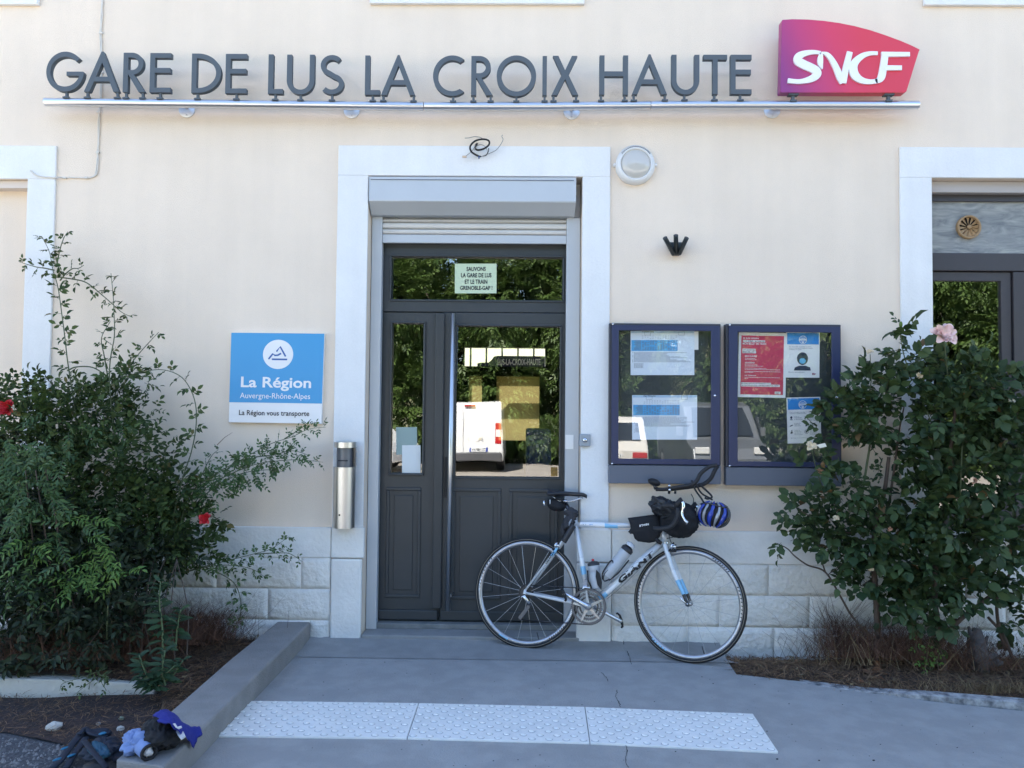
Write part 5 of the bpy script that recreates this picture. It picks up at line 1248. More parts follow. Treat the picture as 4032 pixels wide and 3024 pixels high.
HB_ = mat('helmet_blue', (.008, .035, .32), .25, coat=.6); HS = mat('helmet_silver', (.36, .37, .39), .3, .4, coat=.5); HK = mat('helmet_black', (.015, .015, .018), .3, coat=.5)
ribs = [(-84, HS, .10), (-58, HB_, .13), (-35, HS, .10), (-10, HB_, .17), (16, HS, .12), (42, HB_, .15), (66, HK, .10), (84, HK, .09), (100, HS, .12), (130, HB_, .15), (165, HS, .14), (-115, HB_, .14), (-145, HS, .14)]
for az, m_, wd in ribs:
    vs = []; fs = []; T = 14
    for i in range(T+1):
        th = .30+(2.85-.30)*i/T; w_ = wd*.85*(.55+.6*math.sin(math.pi*i/T))*(1 if i not in (5, 6) else .7); a0_ = math.radians(az)+.10*math.sin(th*2)
        for s_, k_ in ((-1, .93), (-.7, 1.03), (.7, 1.03), (1, .93)): vs.append(hp(a0_+s_*w_, th, k_))
    for i in range(T):
        for k in range(3): fs.append((i*4+k, i*4+k+1, (i+1)*4+k+1, (i+1)*4+k))
    fs.append((0, 1, 2, 3)); fs.append((T*4+3, T*4+2, T*4+1, T*4))
    MB().add(vs, fs, True).build('helmet_rib', m_, hm)
for th, k_ in ((.85, 1.0),):
    MB().tube([hp(math.radians(a_), th+.08*math.sin(math.radians(a_*3)), k_) for a_ in range(-100, 101, 8)], .006, 6).build('helmet_crossbar', HK, hm)
MB().tube(sm(zz([(775, 190), (800, 260), (855, 340), (880, 380)], .05)), .0055, 8).build('helmet_strap', BLACK, hm)
MB().tube(sm(zz([(800, 200), (850, 290), (915, 330), (945, 350)], .04)), .0055, 8).build('helmet_strap', BLACK, hm)
MB().tube(sm(zz([(830, 215), (880, 260), (940, 322), (905, 340), (880, 330)], .04)), .006, 8).build('helmet_strap', BLACK, hm)
MB().lathe(B(*zb6(828, 508), .03), bn, [(-.02, .020), (.02, .022), (.026, .014), (.028, .0001)], 18).build('fit_dial', BLACK, hm)
# ================================================================== TACTILE PAVING
TW = mat('white_tactile_paint', (.78, .78, .75), .6, var=.10, vscale=6, bump=.3, bscale=50)
tp = thing('tactile_paving', 'strip of three white tactile paving slabs with raised domes across the grey ramp', 'tactile paving', tuple(PG(2000, 2850)))
back = [(978, 2766), (1649, 2775), (2303, 2790), (2966, 2817)]; front = [(848, 2903), (1603, 2912), (2323, 2931), (3066, 2967)]
dome_me = None
for k in range(3):
    q = [PG(*front[k]), PG(*front[k+1]), PG(*back[k+1]), PG(*back[k])]
    g_ = .0022
    q[0] += (q[1]-q[0]).normalized()*g_; q[3] += (q[2]-q[3]).normalized()*g_; q[1] -= (q[1]-q[0]).normalized()*g_; q[2] -= (q[2]-q[3]).normalized()*g_
    tz = .009
    top = [p+Vector((0, 0, tz)) for p in q]
    mb = MB(); mb.add([*[p-Vector((0, 0, .004)) for p in q], *top], [(3, 2, 1, 0), (4, 5, 6, 7), (0, 1, 5, 4), (1, 2, 6, 5), (2, 3, 7, 6), (3, 0, 4, 7)]); s_ = mb.build('paving_slab', TW, tp, bevel=.0025, clean=True)
    if dome_me is None:
        d_ = MB().lathe((0, 0, 0), (0, 0, 1), [(0, .0140), (.0022, .0128), (.0042, .0095), (.0052, .005), (.0054, .0001)], 14)
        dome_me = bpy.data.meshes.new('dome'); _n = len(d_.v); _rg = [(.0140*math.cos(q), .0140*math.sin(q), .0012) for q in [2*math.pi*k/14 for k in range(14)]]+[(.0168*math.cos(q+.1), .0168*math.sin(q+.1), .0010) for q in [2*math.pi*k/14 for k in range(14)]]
        dome_me.from_pydata([tuple(v) for v in d_.v]+_rg, [], d_.f+[(_n+k, _n+14+k, _n+14+(k+1) % 14, _n+(k+1) % 14) for k in range(6, 14)]); dome_me.materials.append(TW); dome_me.materials.append(mat('grime_shadow', (.33, .34, .36), .9))  # part ring at dome foot: grime, with the dome's shadow put into its colour
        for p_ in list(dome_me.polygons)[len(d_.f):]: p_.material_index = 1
        for p_ in dome_me.polygons: p_.use_smooth = True
    e1 = (top[1]-top[0]); e2_ = (top[3]-top[0]); W0 = e1.length; D0 = e2_.length
    off = root_off(s_)
    nr = int(D0/.0385)
    for r_i in range(nr):
        v = (r_i+.5)/nr
        a, c = top[0].lerp(top[3], v), top[1].lerp(top[2], v); Lr = (c-a).length
        x = .022 + (.0375 if r_i % 2 else 0)
        if k == 0: x += .0
        while x < Lr-.015:
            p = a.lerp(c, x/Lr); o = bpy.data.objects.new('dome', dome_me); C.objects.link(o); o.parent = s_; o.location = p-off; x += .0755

# ================================================================== BEDS, KERBS, LITTER
SOIL = mat('dry_brown_soil', (.11, .072, .05), .95, col2=(.035, .026, .022), vscale=14, bump=1, bscale=35)
nz_r = random.Random(3); NPH = [nz_r.uniform(0, 6) for _ in range(8)]
def nzf(x, y): return .5*math.sin(3.1*x+NPH[0])*math.sin(4.3*y+NPH[1])+.3*math.sin(7.7*x+NPH[2]+2*y)+.2*math.sin(13*y+NPH[3]+5*x)
KL = [PZ(-420, 2752, -.045), PZ(0, 2752, -.045), PZ(330, 2747, -.045), PZ(607, 2740, -.045)]
def left_bed(x, y):
    d_ = sstep(-.2, -1.15, y); r_ = sstep(-2.35, -1.5, x)
    return -.035 + .075*d_*(1-r_*.9) + .012*nzf(x, y) + .035*(1-r_)
lb_poly = [(-5, -.025), (lwp[6][0]+.01, -.025), (lwp[6][0]+.02, lwp[6][1]), (lwp[5][0]+.02, lwp[5][1]), (lwp[4][0]+.02, lwp[4][1]), (lwp[4][0]-.05, lwp[4][1]-.02), (KL[3].x+.02, KL[3].y+.03), (KL[2].x, KL[2].y+.03), (KL[1].x, KL[1].y+.03), (-5, KL[0].y+.03)]
sheet('soil', lb_poly, SOIL, 0, .09, zf=left_bed)
fz = lambda x, y: -.045+.008*nzf(2*x, 2*y)
front_soil = [(-5, KL[0].y-.005), (KL[1].x, KL[1].y-.005), (KL[3].x+.03, KL[3].y-.005), (lwp[4][0]+.03, lwp[4][1]+.0), (lwp[4][0]-.10, lwp[4][1]-.12), (-1.75, -1.62), (-2.3, -1.42), (-5, -1.30)]
sheet('soil', front_soil, mat('reddish_debris_soil', (.055, .032, .028), .95, col2=(.03, .022, .022), vscale=20, bump=1, bscale=50), 0.008, .12, zf=fz)
def kerb(name_lbl, pts, hs, w_, m, nm='kerb'):
    t = thing(nm, name_lbl, 'kerb', tuple(pts[0])); mb = MB(); n = len(pts)
    for a, c, h0, h1 in zip(pts[:-1], pts[1:], hs[:-1], hs[1:]):
        d_ = (c-a).normalized(); nn = Vector((-d_.y, d_.x, 0)); nn = nn if nn.y > 0 else -nn
        A0, A1 = a-Vector((0, 0, .06)), c-Vector((0, 0, .06)); T0, T1 = a+Vector((0, 0, h0)), c+Vector((0, 0, h1))
        mb.add([A0, A1, T1, T0, A0+nn*w_, A1+nn*w_, T1+nn*w_, T0+nn*w_], [(0, 1, 2, 3), (3, 2, 6, 7), (5, 4, 7, 6)])
    mb.add([pts[-1]-Vector((0, 0, .06)), pts[-1]+Vector((0, .08, -.06)), pts[-1]+Vector((0, .08, hs[-1])), pts[-1]+Vector((0, 0, hs[-1]))], [(0, 1, 2, 3)])
    return mb.build('kerb_stone', m, t, bevel=.006, clean=True)
kw = mat('weathered_white_kerb', (.58, .57, .52), .9, col2=(.20, .19, .17), vscale=9, bump=.8, bscale=30)
for n_ in kw.node_tree.nodes:
    if n_.type == 'MAP_RANGE': n_.inputs[1].default_value = .50; n_.inputs[2].default_value = .78
kerb('low white painted kerb edging the planting bed at the far left', KL, [.102, .100, .088, .055], .09, kw)
kw2 = mat('flaking_white_kerb', (.50, .50, .50), .9, col2=(.06, .065, .075), vscale=16, bump=.8, bscale=40)
KR = [PG(3150, 2690), PG(3400, 2726), PG(3700, 2762), PG(4040, 2796), PG(4400, 2826)]
kerb('worn flaking white kerb edging the rose bed at the right', KR, [.0, .006, .030, .038, .04], .07, kw2)
def right_bed(x, y):
    d_ = sstep(-.06, -.40, y); f_ = sstep(-.45, -.75, y)
    return (1-d_)*(-.112+.055*sstep(1.2, 1.0, x)+.03*sstep(1.7, 2.3, x)) + d_*(G(x, y)-.006+.03*sstep(1.6, 2.4, x)*(1-f_)) + .008*nzf(x, y)
rb_poly = [(re[0][0]-.01, -.025), (5.5, -.025), (5.5, KR[4].y+.04), (KR[3].x, KR[3].y+.04), (KR[2].x, KR[2].y+.04), (KR[1].x, KR[1].y+.03)] + [(p[0]-.005, p[1]) for p in re[4:0:-1]]
sheet('soil', rb_poly, SOIL, 0, .09, zf=lambda x, y: max(right_bed(x, y), -.16))
def inpoly(x, y, poly):
    c_ = False; j = len(poly)-1
    for i in range(len(poly)):
        if (poly[i][1] > y) != (poly[j][1] > y) and x < (poly[j][0]-poly[i][0])*(y-poly[i][1])/(poly[j][1]-poly[i][1])+poly[i][0]: c_ = not c_
        j = i
    return c_
def fast_mesh(name, V, nper, faces, tint, m, parent=None, kind='stuff', smooth=False):
    """V: (n, nper, 3) world coordinates; faces: list of index tuples (all same length) for one element"""
    n = len(V); off = root_off(parent); W_ = (V - np.array(off)).astype('f').reshape(-1, 3)
    me = bpy.data.meshes.new(name); me.vertices.add(len(W_)); me.vertices.foreach_set('co', W_.ravel())
    fl_ = [i for f in faces for i in f]; tot = [len(f) for f in faces]
    li = (np.arange(n)[:, None]*nper + np.array(fl_)[None]).astype('i').ravel(); lt = np.tile(np.array(tot, 'i'), n); ls = np.concatenate([[0], np.cumsum(lt)[:-1]]).astype('i')
    me.loops.add(len(li)); me.loops.foreach_set('vertex_index', li); me.polygons.add(len(lt)); me.polygons.foreach_set('loop_start', ls); me.polygons.foreach_set('loop_total', lt)
    me.update(calc_edges=True)
    if smooth: me.polygons.foreach_set('use_smooth', np.ones(len(lt), bool))
    a = me.attributes.new('tint', 'FLOAT', 'POINT'); a.data.foreach_set('value', np.repeat(tint, nper).astype('f'))
    me.materials.append(m); o = bpy.data.objects.new(name, me); C.objects.link(o); o.parent = parent
    if kind: o['kind'] = kind
    return o
NEED = leaf_mat('dry_needles', (.26, .16, .09), (.085, .05, .035), .8, .0, .2)
STRAW = leaf_mat('dry_straw', (.30, .23, .13), (.10, .06, .035), .8, .1, .2)
rg = np.random.default_rng(5)
def litter(name, poly, zf, n, L0_, L1_, wd, m, label, lift=.02, box_=None):
    xs = [p[0] for p in poly]; ys = [p[1] for p in poly]; b4 = box_ or (max(min(xs), -3.3), min(max(xs), 3.7), min(ys), max(ys)); pts = []
    while len(pts) < n:
        x, y = rg.uniform(b4[0], b4[1]), rg.uniform(b4[2], b4[3])
        if inpoly(x, y, poly): pts.append((x, y, zf(x, y)+.004+rg.uniform(0, lift)))
    p = np.array(pts); an = rg.uniform(0, 2*math.pi, n); tl = rg.normal(0, .25, n); L = rg.uniform(L0_, L1_, n)
    d_ = np.stack([np.cos(an)*np.cos(tl), np.sin(an)*np.cos(tl), np.sin(tl)], 1)*L[:, None]; s_ = np.stack([-np.sin(an), np.cos(an), rg.normal(0, .3, n)], 1)*wd
    mid_ = p+d_*.5+s_*rg.normal(0, 4, (n, 1))
    V = np.stack([p-s_, p+s_, mid_+s_, mid_-s_, p+d_], 1)
    o = fast_mesh(name, V, 5, [(0, 1, 2, 3), (3, 2, 4)], rg.random(n), m); tag(o, label, 'litter', kind='stuff'); return o
litter('needle_litter', rb_poly, lambda x, y: right_bed(x, y), 14000, .03, .09, .0015, NEED, 'brown dry needles covering the bed under the right rose bushes')
litter('needle_litter', lb_poly, left_bed, 10000, .03, .09, .0015, NEED, 'brown dry needles and twigs covering the left planting bed')
litter('debris', front_soil, fz, 2500, .02, .07, .0012, NEED, 'reddish brown plant debris in front of the white kerb', .03)
litter('leaf_litter', rb_poly, right_bed, 420, .015, .045, .006, STRAW, 'pale dry leaf scraps scattered on the right bed', .03)
litter('leaf_litter', lb_poly, left_bed, 380, .012, .035, .005, STRAW, 'pale dry leaf scraps scattered on the left bed', .03)
# gravel grains over the yard
gp = [(-3.2, -1.30), (-3.2, -2.3), (wallR[2][0]-.2, -2.3), (wallR[2][0]-.16, wallR[2][1]), (lwp[4][0]-.06, lwp[4][1]-.15)]
n = 5200; pts = []
while len(pts) < n:
    x, y = rg.uniform(-3.2, -1.0), rg.uniform(-2.3, -1.3)
    if inpoly(x, y, gp): pts.append((x, y, G(x, y)-.012))
p = np.array(pts); s_ = rg.gamma(2, .0022, n)+.0015; V = np.stack([p+np.stack([rg.uniform(.6, 1.2, n)*s_*c0, rg.uniform(.6, 1.2, n)*s_*c1, s_*c2], 1) for c0, c1, c2 in ((-1, 0, -.3), (0, -1, -.3), (1, 0, -.3), (0, 1, -.3), (0, 0, .8))], 1)
tag(fast_mesh('gravel', V, 5, [(0, 1, 4), (1, 2, 4), (2, 3, 4), (3, 0, 4)], rg.random(n), leaf_mat('gravel_grains', (.11, .11, .115), (.27, .26, .25), .9, 0, .2)), 'loose grey gravel on the yard asphalt', 'gravel', kind='stuff')
# specks on the concrete
def speck(px, py, s):
    c_ = PG(px, py); mb = MB(); mb.blob(c_+Vector((0, 0, s*.3)), (Vector((1, 0, 0)), Vector((0, 1, 0)), Vector((0, 0, 1))), (s, s*.7, s*.4), 6, 4); return mb
RST = mat('pale_limestone', (.50, .47, .42), .9, bump=.6, bscale=30)
def rock(px, py, z, r, label, seed, m=RST):
    c_ = PZ(px, py, z); rr = random.Random(seed); f_ = wob(seed, .16, 2.4)
    mb = MB(); mb.blob(c_, (Vector((1, .2, .1)).normalized(), Vector((-.2, 1, 0)).normalized(), Vector((-.1, 0, 1)).normalized()), r, 12, 8, f_); o = mb.build('stone', m, None)
    for p_ in o.data.polygons: p_.use_smooth = False
    tag(o, label, 'stone')
rock(212, 2862, -.025, (.035, .024, .022), 'fist-sized pale stone on the gravel above the backpack', 3)
rock(476, 2868, -.03, (.017, .013, .012), 'small pale stone between the backpack and the clothes', 4)
rock(478, 2828, -.03, (.012, .010, .010), 'tiny greenish stone at the edge of the debris', 5, mat('mossy_stone', (.22, .24, .17), .9))
rock(388, 2850, -.035, (.010, .009, .008), 'tiny grey pebble beside the debris', 6, mat('grey_pebble', (.25, .25, .25), .9))
MB_s = MB()
for px, py, s in ((3107, 2772, .004), (3225, 2995, .005), (3060, 2990, .006), (2520, 2585, .004), (2515, 2640, .003), (2808, 2692, .004), (3310, 2722, .005), (2764, 2666, .004), (1515, 2608, .004), (1365, 2618, .003), (1695, 2655, .003), (2660, 2960, .004), (3020, 2880, .004), (2060, 2640, .003), (3440, 2995, .006)):
    s_ = speck(px, py, s); MB_s.add(s_.v, s_.f)
_rs = random.Random(12)
for _ in range(170):
    _x = _rs.uniform(1150, 4000); _y = _rs.uniform(2600, 3020)
    if (_x > 2900 and _y < 2640+(_x-2900)*.17): continue
    s_ = speck(_x, _y, _rs.choice((.0012, .0016, .002, .0026, .0035))); MB_s.add(s_.v, s_.f)
tag(MB_s.build('pavement_specks', mat('dark_speck', (.03, .03, .035), .9), None), 'small dark crumbs scattered on the grey ramp', 'crumbs', kind='stuff')

# ================================================================== ROSE BUSHES
LT = np.array([(0, 0, 0), (.32, -.25, .05), (.34, 0, -.015), (.32, .25, .05), (.70, -.22, .02), (.70, 0, -.045), (.70, .22, .02), (1, 0, -.13)])
LF = [(0, 1, 2), (0, 2, 3), (1, 4, 5, 2), (2, 5, 6, 3), (4, 7, 5), (5, 7, 6)]
class Leaves:
    def __init__(s): s.p = []; s.d = []; s.n = []; s.l = []
    def add(s, p, d, n, l): s.p.append(p); s.d.append(d); s.n.append(n); s.l.append(l)
    def emit(s, parent, m, limit=300, wfac=1.0, name='leaf'):
        p = np.array(s.p); d = np.array(s.d); d /= np.linalg.norm(d, axis=1)[:, None]; nn = np.array(s.n)
        sd = np.cross(nn, d); sd /= (np.linalg.norm(sd, axis=1)[:, None]+1e-9); up = np.cross(d, sd); l = np.array(s.l)
        order = np.argsort(np.linalg.norm(p-CAM, axis=1)-l*6)
        sel = order[:limit]; rest = order[limit:]
        T_ = LT.copy(); T_[:, 1] *= wfac; mes = []
        for cz, cw_, tw_ in ((.5, 1.0, 0), (1.6, .9, .05), (2.6, .75, -.08), (1.0, 1.12, .1)):      # four leaf shapes: flat, arched, curled, twisted
            me = bpy.data.meshes.new(name); T2 = T_.copy(); T2[:, 2] *= cz; T2[:, 1] *= cw_; T2[:, 2] += T2[:, 1]*tw_*3*T2[:, 0]; me.from_pydata([tuple(v) for v in T2], [], LF); me.materials.append(m)
            for q in me.polygons: q.use_smooth = True
            mes.append(me)
        off = np.array(root_off(parent))
        for i in sel:
            o = bpy.data.objects.new(name, mes[int(i) % 4]); C.objects.link(o); o.parent = parent; k = l[i]; c_ = p[i]-off
            o.matrix_basis = Matrix([(d[i][j]*k, sd[i][j]*k, up[i][j]*k, c_[j]) for j in range(3)]+[(0, 0, 0, 1)])
        if len(rest):
            V = p[rest][:, None]+(d[rest][:, None]*T_[None, :, 0:1]+sd[rest][:, None]*T_[None, :, 1:2]+up[rest][:, None]*(T_[None, :, 2:3]*np.random.default_rng(2).uniform(.3, 2.6, len(rest))[:, None, None]+T_[None, :, 1:2]*T_[None, :, 0:1]*np.random.default_rng(4).normal(0, .3, len(rest))[:, None, None]))*l[rest][:, None, None]
            fast_mesh('foliage', V, 8, LF, np.random.default_rng(1).random(len(rest)), m, parent, 'stuff', True)
R3 = np.random.default_rng(17)
def spray(Lv, p, d, n_pairs, L, l, spread=.9, tw=None, updir=(.0, -.55, .75)):
    """rachis with leaflets: n_pairs pairs and one at the tip"""
    d = np.array(d, float); d /= np.linalg.norm(d); up = np.array(updir)+R3.normal(0, .33, 3); sd = np.cross(d, up); sd /= np.linalg.norm(sd)+1e-9; up = np.cross(sd, d)
    pts = [np.array(p)]
    for k in range(1, n_pairs+2):
        dd = d-np.array([0, 0, .16])*k/(n_pairs+1); pts.append(pts[-1]+dd*L/(n_pairs+1))
    for k in range(1, n_pairs+1):
        for s_ in (-1, 1):
            dl = d*.55+sd*s_*spread+R3.normal(0, .14, 3); Lv.add(pts[k], dl-np.array([0, 0, .18]), up+R3.normal(0, .25, 3), l*R3.uniform(.75, 1.05))
    Lv.add(pts[-1], d+R3.normal(0, .1, 3)-np.array([0, 0, .15]), up, l*R3.uniform(.95, 1.15))
    if tw is not None: tw.append([pts[0], pts[len(pts)//2], pts[-1]])
def twig_mesh(tw, parent, m, r=.0011, name='twigs'):
    mb = MB()
    for pts in tw: mb.tube(pts, [r*1.3]+[r]*(len(pts)-2)+[r*.6], 3, cap=False)
    return mb.build(name, m, parent, kind='stuff')
GST = mat('green_stem', (.07, .09, .035), .6); BST = mat('brown_stem', (.085, .06, .045), .8, bump=.4, bscale=60)
def stem(pts, Ys, r0, r1, parent, m=GST):
    n = len(pts); q = [tuple(P(x, y, Y)) for (x, y), Y in zip(pts, Ys)]; s_ = [Vector(v) for v in spline(q, 6)]
    N = len(s_); MB().tube(s_, [r0+(r1-r0)*i/(N-1) for i in range(N)], 7).build('stem', m, parent); return s_
def clothe(Lv, tw, s_, t0, step, pairs, L, l, side0=0, mix=1.0):
    """leaves along a stem, alternate"""
    cum = 0; nxt = 0; tot = sum((s_[i+1]-s_[i]).length for i in range(len(s_)-1)); sgn = 1
    for i in range(len(s_)-1):
        seg = s_[i+1]-s_[i]; t = seg.normalized()
        while nxt < cum+seg.length:
            f = (nxt-cum)/max(seg.length, 1e-6)
            if nxt/tot >= t0 and R3.random() < mix:
                p = s_[i]+seg*f; sgn = -sgn; side = Vector((t.z, 0, -t.x)) if abs(t.y) < .9 else Vector((1, 0, 0))
                d = side*sgn*.9 + t*.45 + Vector(tuple(R3.normal(0, .28, 3))) + Vector((0, -.18, .10)); k = 1-.45*(nxt/tot)
                spray(Lv, p, d, pairs if R3.random() < .7 else max(1, pairs-1), L*k*R3.uniform(.8, 1.1), l*(.55+.45*k), tw=tw)
            nxt += step
        cum += seg.length
def mass(Lv, tw, ells, dens, pairs, L, l, dist=3028.0):
    for (cx, cy, rx, ry, Y, rY) in ells:
        c_ = P(cx, cy, Y); sc_ = (Y-CAM[1])/FPX; n = int(dens*rx*ry/1000)
        for _ in range(n):
            v = R3.normal(0, 1, 3); v /= np.linalg.norm(v); r_ = R3.random()**.42
            p = np.array(c_)+np.array([v[0]*rx*sc_, v[1]*rY, v[2]*ry*sc_])*r_*R3.uniform(.85, 1.12)
            if p[1] > -.055: p[1] = -.055-R3.random()*.05
            d = v*.8+np.array([0, -.3, .25])+R3.normal(0, .4, 3)
            spray(Lv, p, d, pairs, L*R3.uniform(.6, 1.2), l*R3.uniform(.55, 1.25), tw=tw if R3.random() < .5 else None)
DG = leaf_mat('rose_leaf_dark', (.028, .052, .016), (.080, .120, .034), .55, .22, .25, (.14, .12, .04))
DG2 = leaf_mat('rose_leaf_broad', (.022, .046, .018), (.068, .105, .034), .52, .2, .3, (.15, .09, .035))
MG = leaf_mat('rose_leaf_mid', (.038, .085, .026), (.090, .155, .045), .5, .25)
LG = leaf_mat('young_leaf_light', (.07, .16, .03), (.16, .26, .05), .5, .35)
# --- left, far climbing rose with the arching canes
rl = thing('rose_bush', 'tall straggling rose bush with long arching canes left of the blue sign', 'rose bush', tuple(P(420, 2420, -.45)))
Lv, tw = Leaves(), []
S = []
def st(pts, Y, r0=.0045, r1=.0016, **k):
    Ys = [Y]*len(pts) if not hasattr(Y, '__len__') else list(np.linspace(Y[0], Y[1], len(pts)))
    s_ = stem(pts, Ys, r0, r1, rl, k.get('m', GST)); S.append(s_); return s_
for pts, Y, stp, pr, L_, l_, t0 in (
    ([(350, 2420), (330, 1950), (300, 1650), (267, 1429), (255, 1325), (243, 1234), (228, 1131), (207, 1058), (194, 991), (164, 930)], (-.5, -.16), .046, 2, .075, .050, .35),
    ([(222, 1052), (234, 991), (250, 940), (267, 912)], (-.2, -.18), .038, 2, .05, .034, .1),
    ([(213, 1064), (175, 1056), (146, 1052), (110, 1042), (73, 1030)], (-.2, -.18), .036, 2, .05, .034, .1),
    ([(236, 1105), (262, 1075), (286, 1058), (310, 1056), (330, 1044)], (-.2, -.2), .034, 2, .05, .034, .1),
    ([(480, 2400), (470, 1950), (431, 1500), (450, 1325), (449, 1240), (446, 1173), (437, 1076)], (-.5, -.2), .048, 2, .075, .050, .40),
    ([(217, 1090), (280, 1098), (340, 1113), (401, 1161), (440, 1195), (480, 1230), (523, 1250)], (-.2, -.2), .036, 2, .055, .038, .05),
    ([(425, 1487), (410, 1400), (400, 1330), (435, 1265)], (-.25, -.22), .035, 2, .055, .033, .1),
    ([(440, 1560), (475, 1490), (510, 1440), (545, 1395), (590, 1345), (625, 1308)], (-.28, -.25), .042, 2, .06, .038, .1),
    ([(440, 1600), (498, 1490), (570, 1463), (638, 1456), (700, 1475), (740, 1515), (769, 1587), (772, 1678), (753, 1781), (723, 1872), (690, 2000), (650, 2200), (620, 2400)][::-1], (-.5, -.28), .050, 2, .07, .046, .30),
    ([(265, 1460), (300, 1445), (365, 1447), (419, 1483), (460, 1530), (486, 1587), (508, 1650), (512, 1720), (510, 1790)], (-.25, -.25), .046, 2, .055, .036, .2),
    ([(560, 2300), (600, 2100), (630, 1960), (655, 1850), (640, 1740)], (-.5, -.35), .05, 2, .07, .055, .55),
    ([(600, 2300), (640, 2080), (655, 1900), (670, 1800)], (-.5, -.35), .05, 2, .07, .055, .6)):
    s_ = st(pts, Y); clothe(Lv, tw, s_, t0, stp, pr, L_, l_)
mass(Lv, tw, [(120, 1720, 210, 200, -.45, .25), (300, 1640, 190, 150, -.40, .22), (430, 1600, 110, 130, -.30, .12), (90, 1560, 150, 90, -.35, .15), (440, 1800, 260, 150, -.45, .25), (330, 1950, 300, 190, -.55, .3),
              (560, 2010, 210, 170, -.45, .22), (690, 2090, 150, 110, -.40, .18), (700, 1960, 110, 80, -.35, .12), (480, 2120, 260, 110, -.55, .25), (800, 2060, 80, 70, -.32, .10), (770, 2190, 110, 60, -.32, .10), (620, 2250, 110, 60, -.40, .10), (560, 1620, 60, 60, -.28, .08), (520, 1500, 70, 45, -.25, .06)], 6.6, 2, .072, .043)
Lv.emit(rl, DG, 300, .95); twig_mesh(tw, rl, GST)
redp = mat('red_petal', (.45, .008, .015), .5)
pinkp = mat('pink_petal', (.80, .50, .52), .5, var=.08, vscale=30, col2=(.78, .62, .52))
def bloom(parent, c_, r, m, face, seed, layers=((7, 1.0, 1.15), (6, .82, .85), (5, .62, .55), (5, .42, .32), (3, .22, .12)), name='flower'):
    fl_ = bpy.data.objects.new(name, None); C.objects.link(fl_); fl_.parent = parent; fl_.location = (0, 0, 0)
    f = Vector(face).normalized(); x = f.orthogonal().normalized(); y = f.cross(x); rr = random.Random(seed); tot = 0
    for n_, k, op in layers:
        for i in range(n_):
            an = 2*math.pi*(i+.5*(tot % 2))/n_+rr.uniform(-.2, .2); u = x*math.cos(an)+y*math.sin(an); s_ = f.cross(u); vs = []; wd = r*k*1.45/math.sqrt(n_)*rr.uniform(.9, 1.1)*1.25
            NU, NV = 5, 4; L_ = r*k*rr.uniform(.9, 1.08)
            for a in range(NU+1):
                t = a/NU; rad = L_*math.sin(min(1, t)*op)/math.sin(min(op, 1.57)) if op > .01 else 0; hgt = L_*.75*(1-math.cos(t*1.2))*(1.3-op) + L_*.25*t - (.25*L_*t**4 if op > 1 else 0)
                w_ = wd*math.sin(math.pi*min(.999, .15+.72*t))**.8
                for b_ in range(NV+1):
                    q = (b_/NV-.5)*2; vs.append(c_+u*(rad-abs(q)**2*w_*.25)+s_*(q*w_*.5)+f*(hgt+abs(q)**2*w_*.22+rr.uniform(-.02, .02)*L_*t))
            fs = [(a*(NV+1)+b_, a*(NV+1)+b_+1, (a+1)*(NV+1)+b_+1, (a+1)*(NV+1)+b_) for a in range(NU) for b_ in range(NV)]
            MB().add(vs, fs, True).build('petal', m, fl_); tot += 1
    return fl_
bloom(rl, P(807, 2042, -.66), .036, redp, (0.1, -1, .25), 5); bloom(rl, P(25, 1607, -.62), .050, redp, (.1, -1, .3), 6)
# --- left, low branches with small bright leaves reaching toward the bin
r2 = thing('rose_bush', 'spreading rose with small fresh green leaves reaching toward the steel ashtray', 'rose bush', tuple(P(700, 2450, -.4)))
Lv, tw = Leaves(), []; rl_keep = rl; rl = r2
for pts, Y, stp, pr, L_, l_, t0 in (
    ([(640, 2420), (690, 2150), (747, 1950), (850, 1866), (950, 1810), (1060, 1750), (1150, 1720), (1215, 1690), (1282, 1682)], (-.45, -.25), .028, 3, .08, .030, .35),
    ([(1120, 1728), (1180, 1690), (1215, 1660), (1225, 1650)], (-.27, -.25), .03, 2, .05, .020, .1),
    ([(760, 1960), (850, 1895), (1000, 1830), (1130, 1812), (1200, 1812), (1272, 1820)], (-.4, -.25), .032, 3, .08, .029, .1),
    ([(780, 1975), (850, 1915), (950, 1865), (1050, 1850), (1120, 1858)], (-.4, -.28), .032, 3, .08, .029, .1),
    ([(740, 1985), (790, 1880), (830, 1800), (860, 1770)], (-.35, -.28), .030, 3, .06, .022, .1),
    ([(1000, 1800), (1080, 1790), (1150, 1775), (1210, 1790)], (-.27, -.25), .028, 3, .06, .021, .1),
    ([(420, 2300), (516, 2240), (668, 2262), (851, 2218), (1003, 2180), (1070, 2160), (1136, 2113)], (-.55, -.22), .030, 3, .065, .029, .45),
    ([(1003, 2182), (1080, 2178), (1140, 2180), (1191, 2212)], (-.25, -.22), .025, 2, .055, .028, .1),
    ([(700, 2262), (800, 2235), (900, 2225), (990, 2240), (1040, 2270)], (-.4, -.22), .028, 3, .065, .030, .2),
    ([(800, 2230), (870, 2260), (925, 2300), (948, 2370), (940, 2440), (905, 2470)], (-.35, -.22), .034, 2, .06, .038, .25)):
    s_ = st(pts, Y, .0038, .0012); clothe(Lv, tw, s_, t0, stp, pr, L_, l_)
mass(Lv, tw, [(940, 1860, 120, 50, -.30, .08), (1060, 1800, 110, 40, -.27, .06), (820, 1940, 90, 60, -.35, .1)], 7, 3, .07, .028)
Lv.emit(r2, MG, 300, .95); twig_mesh(tw, r2, GST, .0009)
MB().tube([P(855, 1752, -.3), P(885, 1722, -.29), P(915, 1703, -.28)], [.003, .0025, .001], 6).build('stem', mat('dry_cane', (.35, .25, .18), .8), r2)
rl = rl_keep
